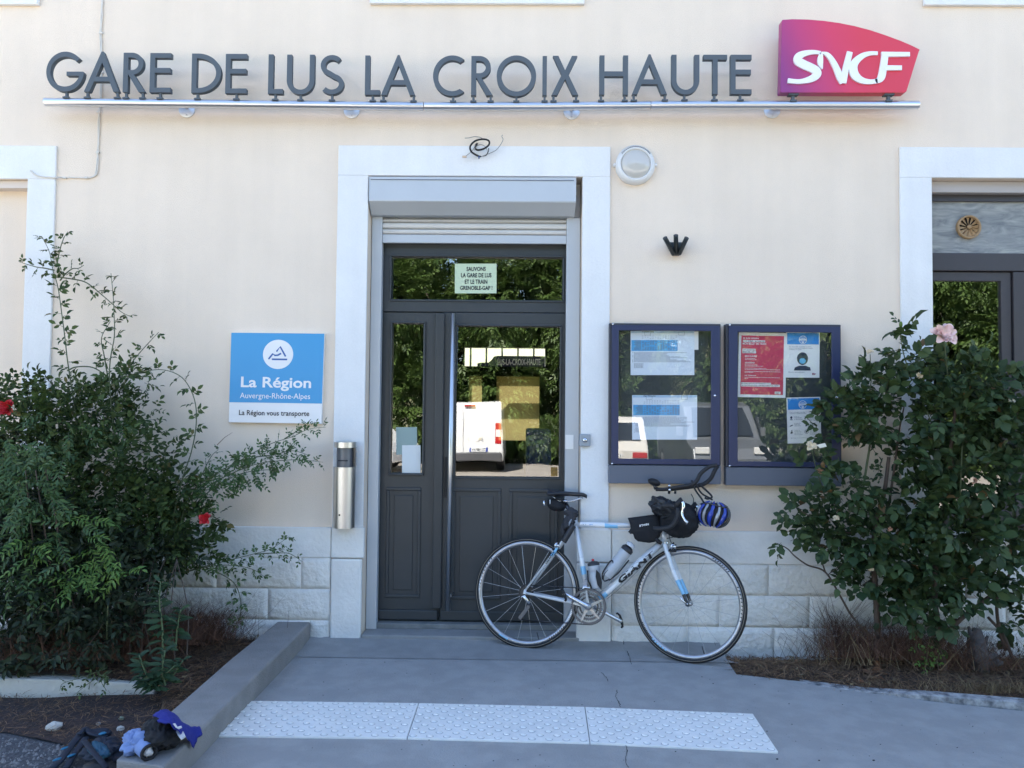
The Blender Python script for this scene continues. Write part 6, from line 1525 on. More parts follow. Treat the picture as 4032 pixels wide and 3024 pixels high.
# --- left front: ash-like saplings with long light leaflets
r3 = thing('ash_sapling', 'bushy light green sapling with feathery pinnate leaves at the far left', 'sapling', tuple(P(150, 2600, -.9)))
Lv, tw = Leaves(), []
def pinn(px, py, Y, n, sc=1.0, down=.25, rnd=40):
    for _ in range(n):
        p = np.array(P(px+R3.normal(0, rnd), py+R3.normal(0, rnd*.8), Y+R3.normal(0, .05))); d = np.array([R3.normal(0, .7), -.4, R3.uniform(-.6, .5)-down])
        spray(Lv, p, d, 5, .13*sc, .042*sc, .8, tw)
for a in ((60, 1780, -.85, 16), (150, 1830, -.9, 14), (60, 1950, -.95, 18), (180, 1980, -.95, 12), (260, 2040, -.95, 10), (60, 2120, -1.0, 16), (30, 2280, -1.0, 10), (160, 2250, -1.0, 8), (100, 1880, -.9, 14), (420, 1700, -.5, 4), (260, 1720, -.6, 6), (200, 1680, -.6, 6)): pinn(*a, rnd=62)
for _ in range(3): s_ = stem([(170+_*90, 2600), (150+_*60, 2300), (120+_*50, 2050), (100+_*40, 1850)], [-.95]*4, .006, .003, r3, BST)
Lv.emit(r3, MG, 300, .62); twig_mesh(tw, r3, GST)
r4 = thing('ash_sapling', 'bright yellow-green feathery young shoots low in front of the left bushes', 'sapling', tuple(P(380, 2500, -1.0)))
Lv, tw = Leaves(), []
for a in ((150, 2150, -1.0, 9), (290, 2265, -1.0, 10), (440, 2245, -1.0, 9), (410, 2140, -.98, 8), (340, 2010, -.9, 5)): pinn(*a, .95, rnd=30, down=.35)
for x in (150, 290, 440): stem([(x-20, 2520), (x-15, 2380), (x, 2240)], [-1.0, -1.0, -.98], .004, .002, r4, GST)
Lv.emit(r4, LG, 300, .55); twig_mesh(tw, r4, LG)
# --- dark undergrowth below
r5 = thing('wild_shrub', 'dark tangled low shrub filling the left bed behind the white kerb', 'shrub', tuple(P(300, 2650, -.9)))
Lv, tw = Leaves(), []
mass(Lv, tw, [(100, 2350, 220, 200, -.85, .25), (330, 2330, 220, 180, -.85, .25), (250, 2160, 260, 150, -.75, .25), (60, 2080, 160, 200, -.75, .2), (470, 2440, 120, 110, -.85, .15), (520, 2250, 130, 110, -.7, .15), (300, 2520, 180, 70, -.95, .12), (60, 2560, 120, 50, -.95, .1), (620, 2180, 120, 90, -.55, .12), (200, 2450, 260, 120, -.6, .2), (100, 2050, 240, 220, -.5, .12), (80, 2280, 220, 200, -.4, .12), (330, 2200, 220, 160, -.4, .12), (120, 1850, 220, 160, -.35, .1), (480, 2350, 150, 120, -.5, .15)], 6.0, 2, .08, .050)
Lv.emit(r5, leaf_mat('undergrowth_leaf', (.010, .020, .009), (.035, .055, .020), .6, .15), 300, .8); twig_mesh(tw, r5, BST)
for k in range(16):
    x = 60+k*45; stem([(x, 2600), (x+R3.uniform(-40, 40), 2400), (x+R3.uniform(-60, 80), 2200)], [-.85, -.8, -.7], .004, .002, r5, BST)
# dry creeper hanging over the kerb
r6 = thing('creeper', 'small leafy shoot hanging over the white kerb', 'creeper', tuple(P(300, 2700, -1.2)))
Lv, tw = Leaves(), []
for pts in ([(420, 2630), (330, 2665), (250, 2690), (235, 2720)], [(430, 2640), (350, 2690), (300, 2730)], [(440, 2640), (400, 2680), (420, 2720)], [(380, 2640), (400, 2660), (430, 2665)]):
    s_ = stem(pts, [-1.14, -1.20, -1.22, -1.22][:len(pts)], .002, .001, r6, GST); clothe(Lv, tw, s_, .1, .03, 1, .03, .026)
Lv.emit(r6, DG, 300, .95); twig_mesh(tw, r6, GST)
# --- thistle-like weeds by the kerb
def weed(label, specs, loc):
    t = thing('broadleaf_weed', label, 'weed', loc); Lv = Leaves(); tw = []
    for pts, Y, l_ in specs:
        s_ = stem(pts, [Y]*len(pts), .006, .003, t, mat('weed_stem', (.12, .17, .08), .6)); N = len(s_)
        for i in range(3, N):
            for k in range(2):
                an = i*2.4+k*3.1; Lv.add(np.array(s_[i]), np.array([math.cos(an), math.sin(an)*.8-.35, .55-.9*(1-i/N)]), np.array([0, -.6, .7])+R3.normal(0, .2, 3), l_*(.55+.5*math.sin(math.pi*min(.9, i/N+.15))))
    Lv.emit(t, leaf_mat('weed_leaf', (.022, .055, .028), (.05, .10, .04), .55, .3), 300, .55, 'leaf')
weed('tall broad-leaved weed standing at the end of the white kerb', [([(640, 2620), (640, 2480), (628, 2380), (632, 2290)], -.95, .085), ([(690, 2560), (700, 2460), (712, 2400)], -.9, .08)], tuple(P(640, 2640, -.95)))
weed('low blue-green weed spreading over the corner of the bed', [([(600, 2700), (570, 2640), (548, 2580)], -1.1, .08), ([(650, 2700), (640, 2640), (650, 2560)], -1.1, .08), ([(560, 2700), (590, 2690), (630, 2670), (690, 2620)], -1.1, .07), ([(620, 2720), (600, 2700), (560, 2680)], -1.12, .07), ([(630, 2700), (680, 2660), (720, 2600)], -1.05, .07)], tuple(P(610, 2720, -1.1)))
# dry grasses
def drygrass(label, regs, n, h0, h1, m, seed, w_=.0009):
    g = np.random.default_rng(seed); P0 = []; 
    for (px, py, rx, Y, rY, k) in regs:
        for _ in range(int(n*k)):
            b_ = P(px+g.normal(0, rx), py, Y+g.normal(0, rY)); P0.append(tuple(b_))
    p = np.array(P0); N = len(p); p[:, 1] = np.minimum(p[:, 1], -.06); h = g.uniform(h0, h1, N); lean_ = g.normal(0, .75, (N, 2)); b2 = g.normal(0, .7, (N, 2))
    m1 = p+np.stack([lean_[:, 0]*h*.5, lean_[:, 1]*h*.4, h*.55], 1); e_ = m1+np.stack([(lean_[:, 0]+b2[:, 0])*h*.5, (lean_[:, 1]+b2[:, 1])*h*.3-.02, h*.45*g.uniform(-.3, 1, N)], 1)
    e_[:, 1] = np.minimum(e_[:, 1], -.045); m1[:, 1] = np.minimum(m1[:, 1], -.045)
    s_ = np.array([w_, 0, 0]); V = np.stack([p-s_, p+s_, m1+s_, m1-s_, e_+s_*.4, e_-s_*.4], 1)
    tag(fast_mesh('dry_grass', V, 6, [(0, 1, 2, 3), (3, 2, 4, 5)], g.random(N), m), label, 'dry grass', kind='stuff')
BRN = leaf_mat('brown_dead_stems', (.16, .085, .055), (.07, .04, .03), .8, .05, .2)
drygrass('tangle of reddish brown dead stems beside the white stones left of the door', [(700, 2520, 110, -.30, .12, .5), (560, 2540, 120, -.5, .15, .5), (820, 2520, 50, -.15, .05, .15)], 2600, .06, .30, BRN, 3)
drygrass('tangle of brown dead grass under the right rose bushes', [(3450, 2590, 120, -.25, .12, .45), (3620, 2600, 130, -.3, .12, .3), (3330, 2560, 60, -.15, .05, .12), (3850, 2640, 120, -.35, .1, .2)], 3200, .06, .30, BRN, 4)
drygrass('few pale straw blades in the brown tangle under the roses', [(3400, 2620, 140, -.35, .1, .6), (3700, 2640, 150, -.4, .1, .6)], 90, .10, .34, STRAW, 5, .0016)
drygrass('yellowish dry grass along the worn white kerb', [(3900, 2730, 100, -.62, .08, 1), (3650, 2720, 160, -.62, .08, .3)], 900, .02, .10, STRAW, 6)
drygrass('brown dead stems at the back of the left bed', [(150, 2600, 150, -.7, .15, .6), (350, 2600, 150, -.7, .15, .6)], 1500, .08, .30, BRN, 7)
drygrass('thin wiry red-brown seed stalks against the white stones right of the bicycle', [(3290, 2500, 16, -.10, .03, 1)], 60, .15, .42, BRN, 8)
# --- right rose bushes
ra = thing('rose_bush', 'large dark rose bush overlapping the notice board, with a faded white bloom', 'rose bush', tuple(P(3450, 2600, -.35)))
Lv, tw = Leaves(), []; rl = ra
for pts, Y, r0, r1, m_ in (
    ([(3460, 2600), (3452, 2400), (3440, 2200), (3450, 2050), (3480, 1950), (3500, 1800)], (-.32, -.3), .020, .010, BST),
    ([(3500, 1990), (3520, 1850), (3540, 1700), (3560, 1600)], (-.3, -.25), .008, .004, BST), ([(3385, 2000), (3410, 1850), (3430, 1700), (3425, 1560)], (-.3, -.3), .008, .005, GST),
    ([(3470, 2560), (3400, 2480), (3350, 2420), (3310, 2350), (3250, 2253), (3180, 2225), (3130, 2190), (3100, 2160), (3060, 2140)], (-.3, -.28), .008, .003, BST),
    ([(3250, 2253), (3220, 2170), (3200, 2120)], (-.3, -.3), .005, .003, BST), ([(3262, 2262), (3290, 2240), (3315, 2222)], (-.3, -.3), .003, .002, BST),
    ([(3150, 2010), (3200, 2040), (3260, 2080), (3350, 2100)], (-.3, -.3), .003, .004, BST), ([(3420, 1560), (3430, 1500), (3428, 1440), (3426, 1395)], (-.3, -.3), .004, .002, GST),
    ([(3590, 1500), (3560, 1400), (3548, 1340), (3547, 1285)], (-.3, -.3), .004, .002, GST), ([(3250, 1960), (3215, 1850), (3196, 1770)], (-.32, -.34), .004, .002, GST), ([(3320, 1920), (3310, 1850), (3300, 1800)], (-.32, -.34), .003, .002, GST)):
    st(pts, Y, r0, r1, m=m_)
mass(Lv, tw, [(3330, 1600, 90, 70, -.30, .10), (3430, 1520, 130, 85, -.28, .12), (3560, 1420, 90, 70, -.28, .10), (3400, 1660, 130, 70, -.30, .12), (3560, 1580, 90, 90, -.28, .1), (3330, 1720, 110, 60, -.30, .10), (3310, 1930, 110, 80, -.32, .12),
              (3180, 2000, 90, 50, -.30, .08), (3430, 1900, 40, 80, -.28, .08), (3250, 2100, 110, 80, -.30, .10), (3400, 2120, 130, 110, -.32, .12), (3450, 2280, 110, 80, -.32, .12), (3340, 2230, 70, 70, -.30, .1), (3110, 2125, 60, 22, -.28, .05), (3470, 2080, 80, 80, -.33, .12), (3550, 1300, 30, 40, -.28, .04), (3230, 1830, 60, 40, -.34, .05), (3550, 1790, 40, 40, -.28, .06)], 4.3, 2, .08, .062)
Lv.emit(ra, DG2, 300, 1.22); twig_mesh(tw, ra, BST)
rb2 = thing('rose_bush', 'broad dark rose bush with one pink bloom in front of the right window', 'rose bush', tuple(P(3750, 2640, -.4)))
Lv, tw = Leaves(), []; rl = rb2
for pts, Y, r0, r1, m_ in (
    ([(3720, 2660), (3700, 2500), (3680, 2350), (3690, 2150), (3720, 2000), (3740, 1800), (3770, 1550)], (-.42, -.35), .020, .008, BST), ([(3735, 2600), (3760, 2450), (3770, 2300)], (-.38, -.35), .012, .008, BST),
    ([(3700, 2530), (3780, 2440), (3870, 2370), (3940, 2310), (3990, 2240)], (-.4, -.35), .015, .008, BST), ([(3960, 2560), (3930, 2450), (3925, 2330), (3940, 2200)], (-.32, -.3), .012, .006, BST),
    ([(3990, 2600), (3950, 2500), (3890, 2430)], (-.35, -.3), .010, .008, BST), ([(3860, 1480), (3870, 1440), (3880, 1400)], (-.3, -.3), .003, .002, GST), ([(3735, 1500), (3725, 1420), (3718, 1345)], (-.35, -.36), .004, .003, GST),
    ([(3780, 1950), (3790, 1750), (3800, 1650)], (-.45, -.42), .005, .003, GST), ([(3680, 1700), (3650, 1620)], (-.4, -.4), .004, .003, GST)):
    st(pts, Y, r0, r1, m=m_)
mass(Lv, tw, [(3700, 1490, 110, 60, -.33, .12), (3850, 1480, 140, 90, -.35, .14), (3960, 1560, 100, 120, -.33, .12), (3780, 1640, 170, 110, -.38, .16), (3930, 1720, 130, 130, -.36, .15), (3700, 1800, 130, 110, -.38, .14), (3850, 1870, 170, 100, -.38, .15), (3640, 1980, 110, 110, -.38, .12), (3600, 2180, 120, 120, -.38, .12),
              (3780, 2080, 160, 110, -.40, .15), (3920, 2150, 120, 80, -.38, .12), (3730, 2260, 160, 90, -.40, .13), (4000, 2000, 60, 120, -.35, .1), (3640, 2380, 70, 60, -.40, .08), (4010, 2420, 50, 130, -.33, .08), (3990, 2260, 60, 60, -.33, .08), (3760, 1410, 70, 30, -.33, .06), (3650, 2440, 80, 50, -.42, .08), (3560, 2360, 80, 70, -.40, .1), (3800, 2330, 100, 60, -.40, .1)], 4.7, 2, .085, .066)
Lv.emit(rb2, DG2, 300, 1.25); twig_mesh(tw, rb2, BST)
bloom(rb2, P(3717, 1318, -.42), .078, pinkp, (-.08, -1, .35), 9)
fadem = mat('faded_petal', (.62, .50, .33), .7, var=.3, vscale=40); fadeb = mat('withered_petal', (.36, .20, .13), .8, var=.3, vscale=40); fadew = mat('cream_petal', (.72, .70, .62), .6)
for par, px, py, Y, r_, m_, s_ in ((ra, 3196, 1757, -.40, .035, fadem, 1), (ra, 3229, 1858, -.40, .028, fadeb, 2), (ra, 3425, 1385, -.36, .022, fadem, 3), (rb2, 3838, 1893, -.55, .024, fadeb, 4), (rb2, 3983, 1577, -.48, .020, fadew, 5), (ra, 3621, 1480, -.40, .020, fadem, 6), (ra, 3292, 2040, -.42, .022, fadem, 7), (ra, 3505, 2083, -.45, .018, fadeb, 8), (ra, 3429, 2240, -.45, .018, fadem, 9), (rb2, 3922, 2168, -.52, .020, fadem, 10)):
    bloom(par, P(px, py, Y), r_, m_, (R3.uniform(-.4, .4), -.7, R3.uniform(-.3, .7)), s_, ((5, 1.0, 1.5), (4, .6, 1.1)), 'withered_flower')
p_ = P(3215, 1752, -.41); MB().add([p_, p_+Vector((.045, -.01, .012)), p_+Vector((.055, -.01, -.008)), p_+Vector((.02, 0, -.018))], [(0, 3, 2, 1)]).build('petal', fadew, ra)
MB().blob(P(3547, 1278, -.32), (Vector((1, 0, 0)), Vector((0, 1, 0)), Vector((0, 0, 1))), (.010, .010, .020), 10, 8).build('bud', LG, ra)
# fresh yellow-green shoot at the foot
r7 = thing('rose_shoot', 'small fresh yellow-green shoot at the foot of the rose trunk', 'shoot', tuple(P(3670, 2640, -.48)))
Lv, tw = Leaves(), []
for pts in ([(3665, 2640), (3650, 2590), (3655, 2545)], [(3668, 2640), (3690, 2600), (3700, 2570)], [(3665, 2640), (3640, 2620), (3620, 2600)], [(3610, 2570), (3605, 2540), (3610, 2520)]):
    s_ = stem(pts, [-.48]*3, .002, .001, r7, GST); clothe(Lv, tw, s_, .1, .022, 1, .03, .028)
Lv.emit(r7, leaf_mat('shoot_leaf', (.09, .18, .03), (.16, .26, .05), .5, .35), 300, 1.1)
# old stump
sp_ = thing('tree_stump', 'weathered grey split rose stump in the right bed', 'stump', tuple(P(3850, 2620, -.35)))
SB = mat('grey_stump_bark', (.12, .105, .10), .9, col2=(.045, .04, .04), vscale=12, bump=1, bscale=22)
bs_ = P(3850, 2640, -.38)
mb = MB(); mb.tube([bs_, bs_+Vector((0, 0, .10)), bs_+Vector((-.01, 0, .19)), bs_+Vector((.0, 0, .24))], [.06, .055, .045, .020], 12); mb.build('stump_trunk', SB, sp_)
for v, r_ in (((.10, -.03, .10), .03), ((.13, -.02, .05), .035), ((-.05, 0, .25), .02), ((.06, 0, .20), .018)):
    MB().tube([bs_+Vector((0, 0, v[2]*.6)), bs_+Vector(v)*.7+Vector((0, 0, .02)), bs_+Vector(v)], [r_, r_*.8, r_*.35], 9).build('stump_stub', SB, sp_)
# brown leaves lying at the front of the right bed
Lv = Leaves(); dl = thing('fallen_leaf', 'brown curled dead leaves in a small heap at the front of the right bed', 'leaves', tuple(PZ(3440, 2640, -.06)))
for _ in range(26):
    c_ = PZ(3440+R3.normal(0, 22), 2640+R3.normal(0, 26), -.05); Lv.add(np.array(c_)+[0, 0, .01], R3.normal(0, 1, 3)*[1, 1, .5], np.array([0, -.5, .8])+R3.normal(0, .5, 3), R3.uniform(.04, .07))
Lv.emit(dl, leaf_mat('dead_leaf', (.30, .13, .06), (.16, .075, .04), .7, .15), 300, 1.3)
Lv = Leaves(); dl = thing('fallen_flower', 'pale yellow dry flower head on the edge of the right bed', 'flower head', tuple(PZ(3450, 2690, -.05)))
for _ in range(22):
    c_ = PZ(3450+R3.normal(0, 22), 2692+R3.normal(0, 6), -.05); Lv.add(np.array(c_)+[0, 0, .006], R3.normal(0, 1, 3)*[1, 1, .3], np.array([0, -.3, .9])+R3.normal(0, .5, 3), R3.uniform(.015, .028))
Lv.emit(dl, STRAW, 300, 1.1)

# ================================================================== CLOTHES AND BACKPACK
def z6(x, y): return (180+x*.3165, 2740+y*.3165)
def on_top(x, y, h): return PZ(*z6(x, y), WT+h)
ex, ey, ez = Vector((1, 0, 0)), Vector((0, 1, 0)), Vector((0, 0, 1))
wd_ = (Vector((lwp[1][0], lwp[1][1], 0))-Vector((lwp[0][0], lwp[0][1], 0))).normalized()
def cloth(name, label, m): return thing(name, label, 'clothing', tuple(on_top(1300, 650, 0)))
BC_ = mat('black_jersey', (.012, .012, .014), .85, bump=.6, bscale=16); LBC = mat('pale_blue_jersey', (.20, .28, .50), .85, bump=.4, bscale=20); RBC = mat('royal_blue_jersey', (.012, .02, .22), .8, bump=.5, bscale=18)
c1 = cloth('bundled_clothing', 'bundled black, royal blue and pale blue cycling clothes on the end of the low wall', BC_)
def sag(seed, amp):
    f_ = wob(seed, amp, 2.7)
    def g_(d):
        k = f_(d); return k*(1 if d.z > -.3 else .92)
    return g_
MB().blob(on_top(1430, 480, .052), ((wd_+ex*.2).normalized(), Vector((-wd_.y, wd_.x, 0)), ez), (.100, .072, .062), 64, 44, sag(31, .17)).build('black_bundle', BC_, c1)
MB().blob(on_top(1140, 575, .035), ((wd_).normalized(), Vector((-wd_.y, wd_.x, 0)), ez), (.060, .050, .044), 56, 40, sag(33, .22)).build('pale_blue_bundle', LBC, c1)
a, c = on_top(1170, 600, .035), on_top(1268, 690, .030)
MB().lathe(a, c-a, [(0, .030), ((c-a).length*.7, .031), ((c-a).length*1.15, .030), ((c-a).length*1.15, .024), ((c-a).length*.6, .018)], 22).build('rolled_cuff', LBC, c1)
dd = (c-a).normalized(); e_ = a+dd*(c-a).length*1.16
MB().lathe(e_, dd, [(-.004, .0315), (.006, .031), (.006, .023), (-.012, .020)], 22).build('cuff_band', BC_, c1)
MB().blob(e_-dd*.006, (dd, dd.orthogonal().normalized(), dd.cross(dd.orthogonal()).normalized()), (.010, .017, .017), 14, 10, wob(5, .3, 5)).build('cuff_lining', mat('white_lining', (.6, .58, .58), .8), c1)
MB().blob(on_top(1355, 620, .022), (dd, dd.orthogonal().normalized(), dd.cross(dd.orthogonal()).normalized()), (.022, .008, .010), 12, 8, wob(6, .3, 4)).build('white_fold', mat('white_lining', (.6, .58, .58), .8), c1)
# royal blue garment: a draped strip, thick, over the bundle and the edge of the wall
up_ = [(1330, 250, .060), (1440, 175, .085), (1580, 200, .095), (1700, 320, .072), (1800, 380, .045), (1920, 390, .028), (1948, 470, .010)]
lo_ = [(1400, 330, .120), (1520, 330, .125), (1600, 400, .115), (1690, 470, .080), (1760, 520, .045), (1800, 590, .004), (1835, 650, -.03)]
U_ = spline([tuple(on_top(*q)) for q in up_], 5); L2_ = spline([tuple(on_top(*q)) for q in lo_], 5); vs = []; fs = []; NV = 8
for i, (a, c) in enumerate(zip(U_, L2_)):
    a, c = Vector(a), Vector(c)
    for j in range(NV+1):
        t = j/NV; vs.append(a.lerp(c, t)+Vector((0, -.006, .016))*math.sin(math.pi*t)+Vector((0, 0, .0035))*math.sin(i*1.1+j*1.7)+Vector((0, -.003, .002))*math.sin(i*.5+j*2.9))
n0 = len(vs); vs += [Vector(v)+Vector((.0, .006, -.008)) for v in vs[:n0]]
for i in range(len(U_)-1):
    for j in range(NV): q = i*(NV+1)+j; fs += [(q, q+NV+1, q+NV+2, q+1), (n0+q, n0+q+1, n0+q+NV+2, n0+q+NV+1)]
for i in range(len(U_)-1):
    for j in (0, NV): q = i*(NV+1)+j; fs.append((q, q+NV+1, n0+q+NV+1, n0+q))
for i in (0, len(U_)-1):
    for j in range(NV): q = i*(NV+1)+j; fs.append((q, q+1, n0+q+1, n0+q))
MB().add(vs, fs, True).build('royal_blue_garment', RBC, c1, clean=True)
WLN = mat('white_lining', (.6, .58, .58), .8)
for pts, h_ in (([(1375, 250), (1410, 245), (1440, 175), (1425, 172)], .10), ([(1580, 345), (1610, 340), (1640, 385), (1685, 370), (1690, 385), (1650, 405), (1610, 385)], .125), ([(1640, 400), (1700, 420), (1735, 500), (1680, 540), (1650, 500), (1620, 450)], .078)):
    q = [on_top(x, y, h_) for x, y in pts]; n = len(q); o_ = Vector((0, .006, -.006)); MB().add(q+[p+o_ for p in q], [tuple(range(n)), tuple(range(2*n-1, n-1, -1))]+[(i, n+i, n+(i+1) % n, (i+1) % n) for i in range(n)]).build('white_print', WLN, c1, clean=True)
bp_ = thing('backpack', 'dark teal backpack with padded straps lying on the gravel against the low wall', 'backpack', tuple(PZ(*z6(700, 700), -.05)))
TEAL = mat('teal_nylon', (.012, .075, .13), .7, bump=.4, bscale=20); TEALD = mat('dark_navy_nylon', (.010, .016, .032), .75, bump=.5, bscale=16); TEALB = mat('bright_teal_trim', (.02, .17, .30), .6)
def og(x, y, h): return PZ(*z6(x, y), -.045+h)
MB().blob(og(720, 720, .045), ((ex*.8-ey*.6).normalized(), (ex*.6+ey*.8).normalized(), ez), (.115, .075, .055), 56, 40, sag(41, .2)).build('pack_body', TEALD, bp_)
MB().blob(og(660, 680, .080), ((ex*.75-ey*.65).normalized(), (ex*.65+ey*.75).normalized(), ez), (.085, .030, .022), 40, 28, sag(43, .12)).build('front_panel', TEAL, bp_)
MB().blob(og(620, 470, .05), (ex, ey, ez), (.070, .030, .022), 40, 28, sag(44, .14)).build('top_flap', TEALD, bp_)
MB().blob(og(705, 470, .072), ((ex*.8+ey*.6).normalized(), (ex*-.6+ey*.8).normalized(), ez), (.016, .010, .006), 14, 10, sag(45, .1)).build('bright_tab', TEALB, bp_)
MB().blob(og(690, 900, .03), (ex, ey, ez), (.075, .04, .03), 40, 28, sag(46, .08)).build('pack_base', mat('black_pack_base', (.008, .008, .01), .6), bp_)
def strap(pts, wd, m, name='shoulder_strap', th=.010):
    s_ = [Vector(v) for v in spline([tuple(og(*q)) for q in pts], 6)]; vs = []; fs = []
    for i, p in enumerate(s_):
        t = (s_[min(i+1, len(s_)-1)]-s_[max(i-1, 0)]).normalized(); sd_ = t.cross(ez).normalized(); n_ = sd_.cross(t)
        for u, v in ((-1, 0), (-.8, 1), (.8, 1), (1, 0), (.8, -1), (-.8, -1)): vs.append(p+sd_*u*wd/2+n_*v*th/2)
    for i in range(len(s_)-1):
        for k in range(6): fs.append((i*6+k, i*6+(k+1) % 6, (i+1)*6+(k+1) % 6, (i+1)*6+k))
    fs += [tuple(range(6)), tuple((len(s_)-1)*6+k for k in reversed(range(6)))]
    MB().add(vs, fs, True).build(name, m, bp_, clean=True)
strap([(490, 420, .06), (400, 520, .06), (300, 640, .05), (200, 780, .035), (80, 900, .02)], .034, TEALD); strap([(500, 520, .06), (430, 620, .05), (350, 740, .035), (250, 900, .02)], .028, TEALD)
strap([(420, 480, .075), (500, 400, .08), (560, 470, .07), (760, 510, .06)], .020, TEALD, 'top_handle', .008)
strap([(480, 560, .085), (560, 660, .10), (680, 800, .09), (760, 900, .07)], .024, TEALD, 'compression_strap', .006)
for x, y in ((240, 650), (140, 790), (320, 740)):
    MB().blob(og(x, y, .052 if x != 320 else .042), ((ex*.5+ey*.8).normalized(), (ex*.8-ey*.5).normalized(), ez), (.018, .008, .004), 12, 8).build('strap_patch', TEALB, bp_)
# ================================================================== ACROSS THE YARD (seen in the glass) AND BEHIND THE STATION
def leaf_arrays(n): pass
CANW = bpy.data.materials.new('translucent_canopy'); CANW.use_nodes = True
_t = CANW.node_tree; _t.nodes.remove(_t.nodes['Principled BSDF']); _tl = _t.nodes.new('ShaderNodeBsdfTranslucent'); _tl.inputs[0].default_value = (.8, .8, .78, 1)
_t.links.new(_tl.outputs[0], _t.nodes['Material Output'].inputs[0])
cn = thing('platform_canopy', 'bright translucent ribbed canopy over the platform seen through the hall', 'canopy', (0, 7, 1.6))
MB().quad((-2.5, 6.6, 1.75), (2.5, 6.6, 1.75), (2.5, 8.2, 3.7), (-2.5, 8.2, 3.7)).build('canopy_sheet', CANW, cn)
for k in range(14):
    x = -1.95+k*.235; MB().box(x, x+.026, 6.5, 6.56, 1.6, 2.9).build('canopy_rib', mat('canopy_rib_grey', (.10, .10, .11), .6), cn)
ps = thing('platform_name_sign', 'dark blue platform name sign with white capitals seen through the hall', 'sign', (0, 5.0, 1.9))
sY = 5.0
def zz5(x, y): return (1780+x*.38, 1270+y*.38)
pl_ = [P(*zz5(x, y), sY) for x, y in [(262, 462), (262, 425), (290, 415), (378, 414), (405, 392), (435, 352), (470, 345), (975, 350), (975, 470), (262, 470)]]
MB().prism([(p.x, p.z) for p in pl_], sY, sY+.03).build('sign_panel', mat('enamel_navy', (.018, .018, .06), .6), ps, clean=True)
mb = MB(); text(mb, 'LUS-LA-CROIX-HAUTE', *zz5(472, 376), *zz5(916, 442), lambda a, c: P(a, c, sY-.004), .02); mb.build('sign_lettering', mat('enamel_white', (.9, .9, .88), .6), ps)
rb_ = thing('recycling_bin', 'dark blue bin with small white label inside the waiting hall', 'bin', tuple(P(2105, 1850, 1.2)))
r_ = rect(2070, 1690, 2170, 2020, 1.2); MB().box(r_[0], r_[1], 1.2, 1.6, -.04, r_[3]).build('bin_body', mat('bin_blue', (.01, .03, .16), .5), rb_, bevel=.02)
r_ = rect(2110, 1748, 2121, 1764, 1.19); MB().box(r_[0], r_[1], 1.190, 1.1995, r_[2], r_[3]).build('bin_label', PAPER, rb_)

TYR = mat('vehicle_tyre', (.02, .02, .02), .8); HUBC = mat('hubcap_grey', (.35, .35, .36), .4, .5); PLW = mat('vehicle_white', (.80, .80, .78), .3, coat=.5); RDL = mat('tail_light_red', (.5, .02, .02), .3); CLL = mat('lamp_clear', (.75, .75, .72), .2); BMP = mat('bumper_grey', (.08, .08, .085), .6)
def vehicle(nm, label, cat, loc, rot, L, Wd, Hh, body, prof, win_side, body2=None, plate=None, rear_win=None, hood=0.0, tail='van', lettering=None):
    """built around the origin with the REAR facing +y, then moved and turned"""
    t = thing(nm, label, cat, (0, 0, 0))
    gz_ = .0
    # body: lofted side profile (y,z) with slight tumblehome
    sec = []
    n = len(prof)
    mb = MB()
    rows = [(-1, .0), (-.985, .55), (-.90, 1.0)]
    vs = []
    def hw(z): return Wd/2*(1-.09*max(0, (z-Hh*.52)/(Hh*.48))**1.3)
    out = []
    for y, z in prof: out.append((y, z))
    for s_ in (-1, 1):
        for y, z in out: vs.append((s_*hw(z), y, z))
    cy_ = sum(p[0] for p in out)/n; cz_ = sum(p[1] for p in out)/n
    k = n
    fs = [tuple(range(n)), tuple(n+i for i in reversed(range(n)))] + [(i, i+n, (i+1) % n+n, (i+1) % n) for i in range(n)]
    mb.add(vs, fs); ob = mb.build('body', body, t, bevel=.045, clean=True)
    ob.modifiers['bevel'].segments = 3
    for p_ in ob.data.polygons: p_.use_smooth = False
    for (y0, y1, z0, z1) in win_side:
        for s_ in (-1, 1):
            x0_, x1_ = hw(z0)+.004, hw(z1)+.004
            MB().add([(s_*x0_, y0, z0), (s_*x0_, y1, z0), (s_*x1_, y1-(.12 if y1 < 0 else .0), z1), (s_*x1_, y0+.12, z1)], [(0, 1, 2, 3) if s_ > 0 else (3, 2, 1, 0)]).build('side_window', BLKG, t)
    for y in (-L/2+.85, L/2-.80):
        for s_ in (-1, 1):
            wl = MB().lathe((s_*(Wd/2-.20), y, .31), (s_, 0, 0), [(0, .29), (.02, .31), (.18, .31), (.20, .29), (.20, .20)], 28).build('wheel', TYR, t)
            MB().lathe((s_*(Wd/2-.01), y, .31), (s_, 0, 0), [(0, .20), (.012, .18), (.014, .0001)], 20).build('hubcap', HUBC, wl)
    t.location = loc; t.rotation_euler = (0, 0, rot)
    return t
BLKG = mat('dark_vehicle_glass', (.02, .022, .024), .08, spec=.8)
GZ = -.20
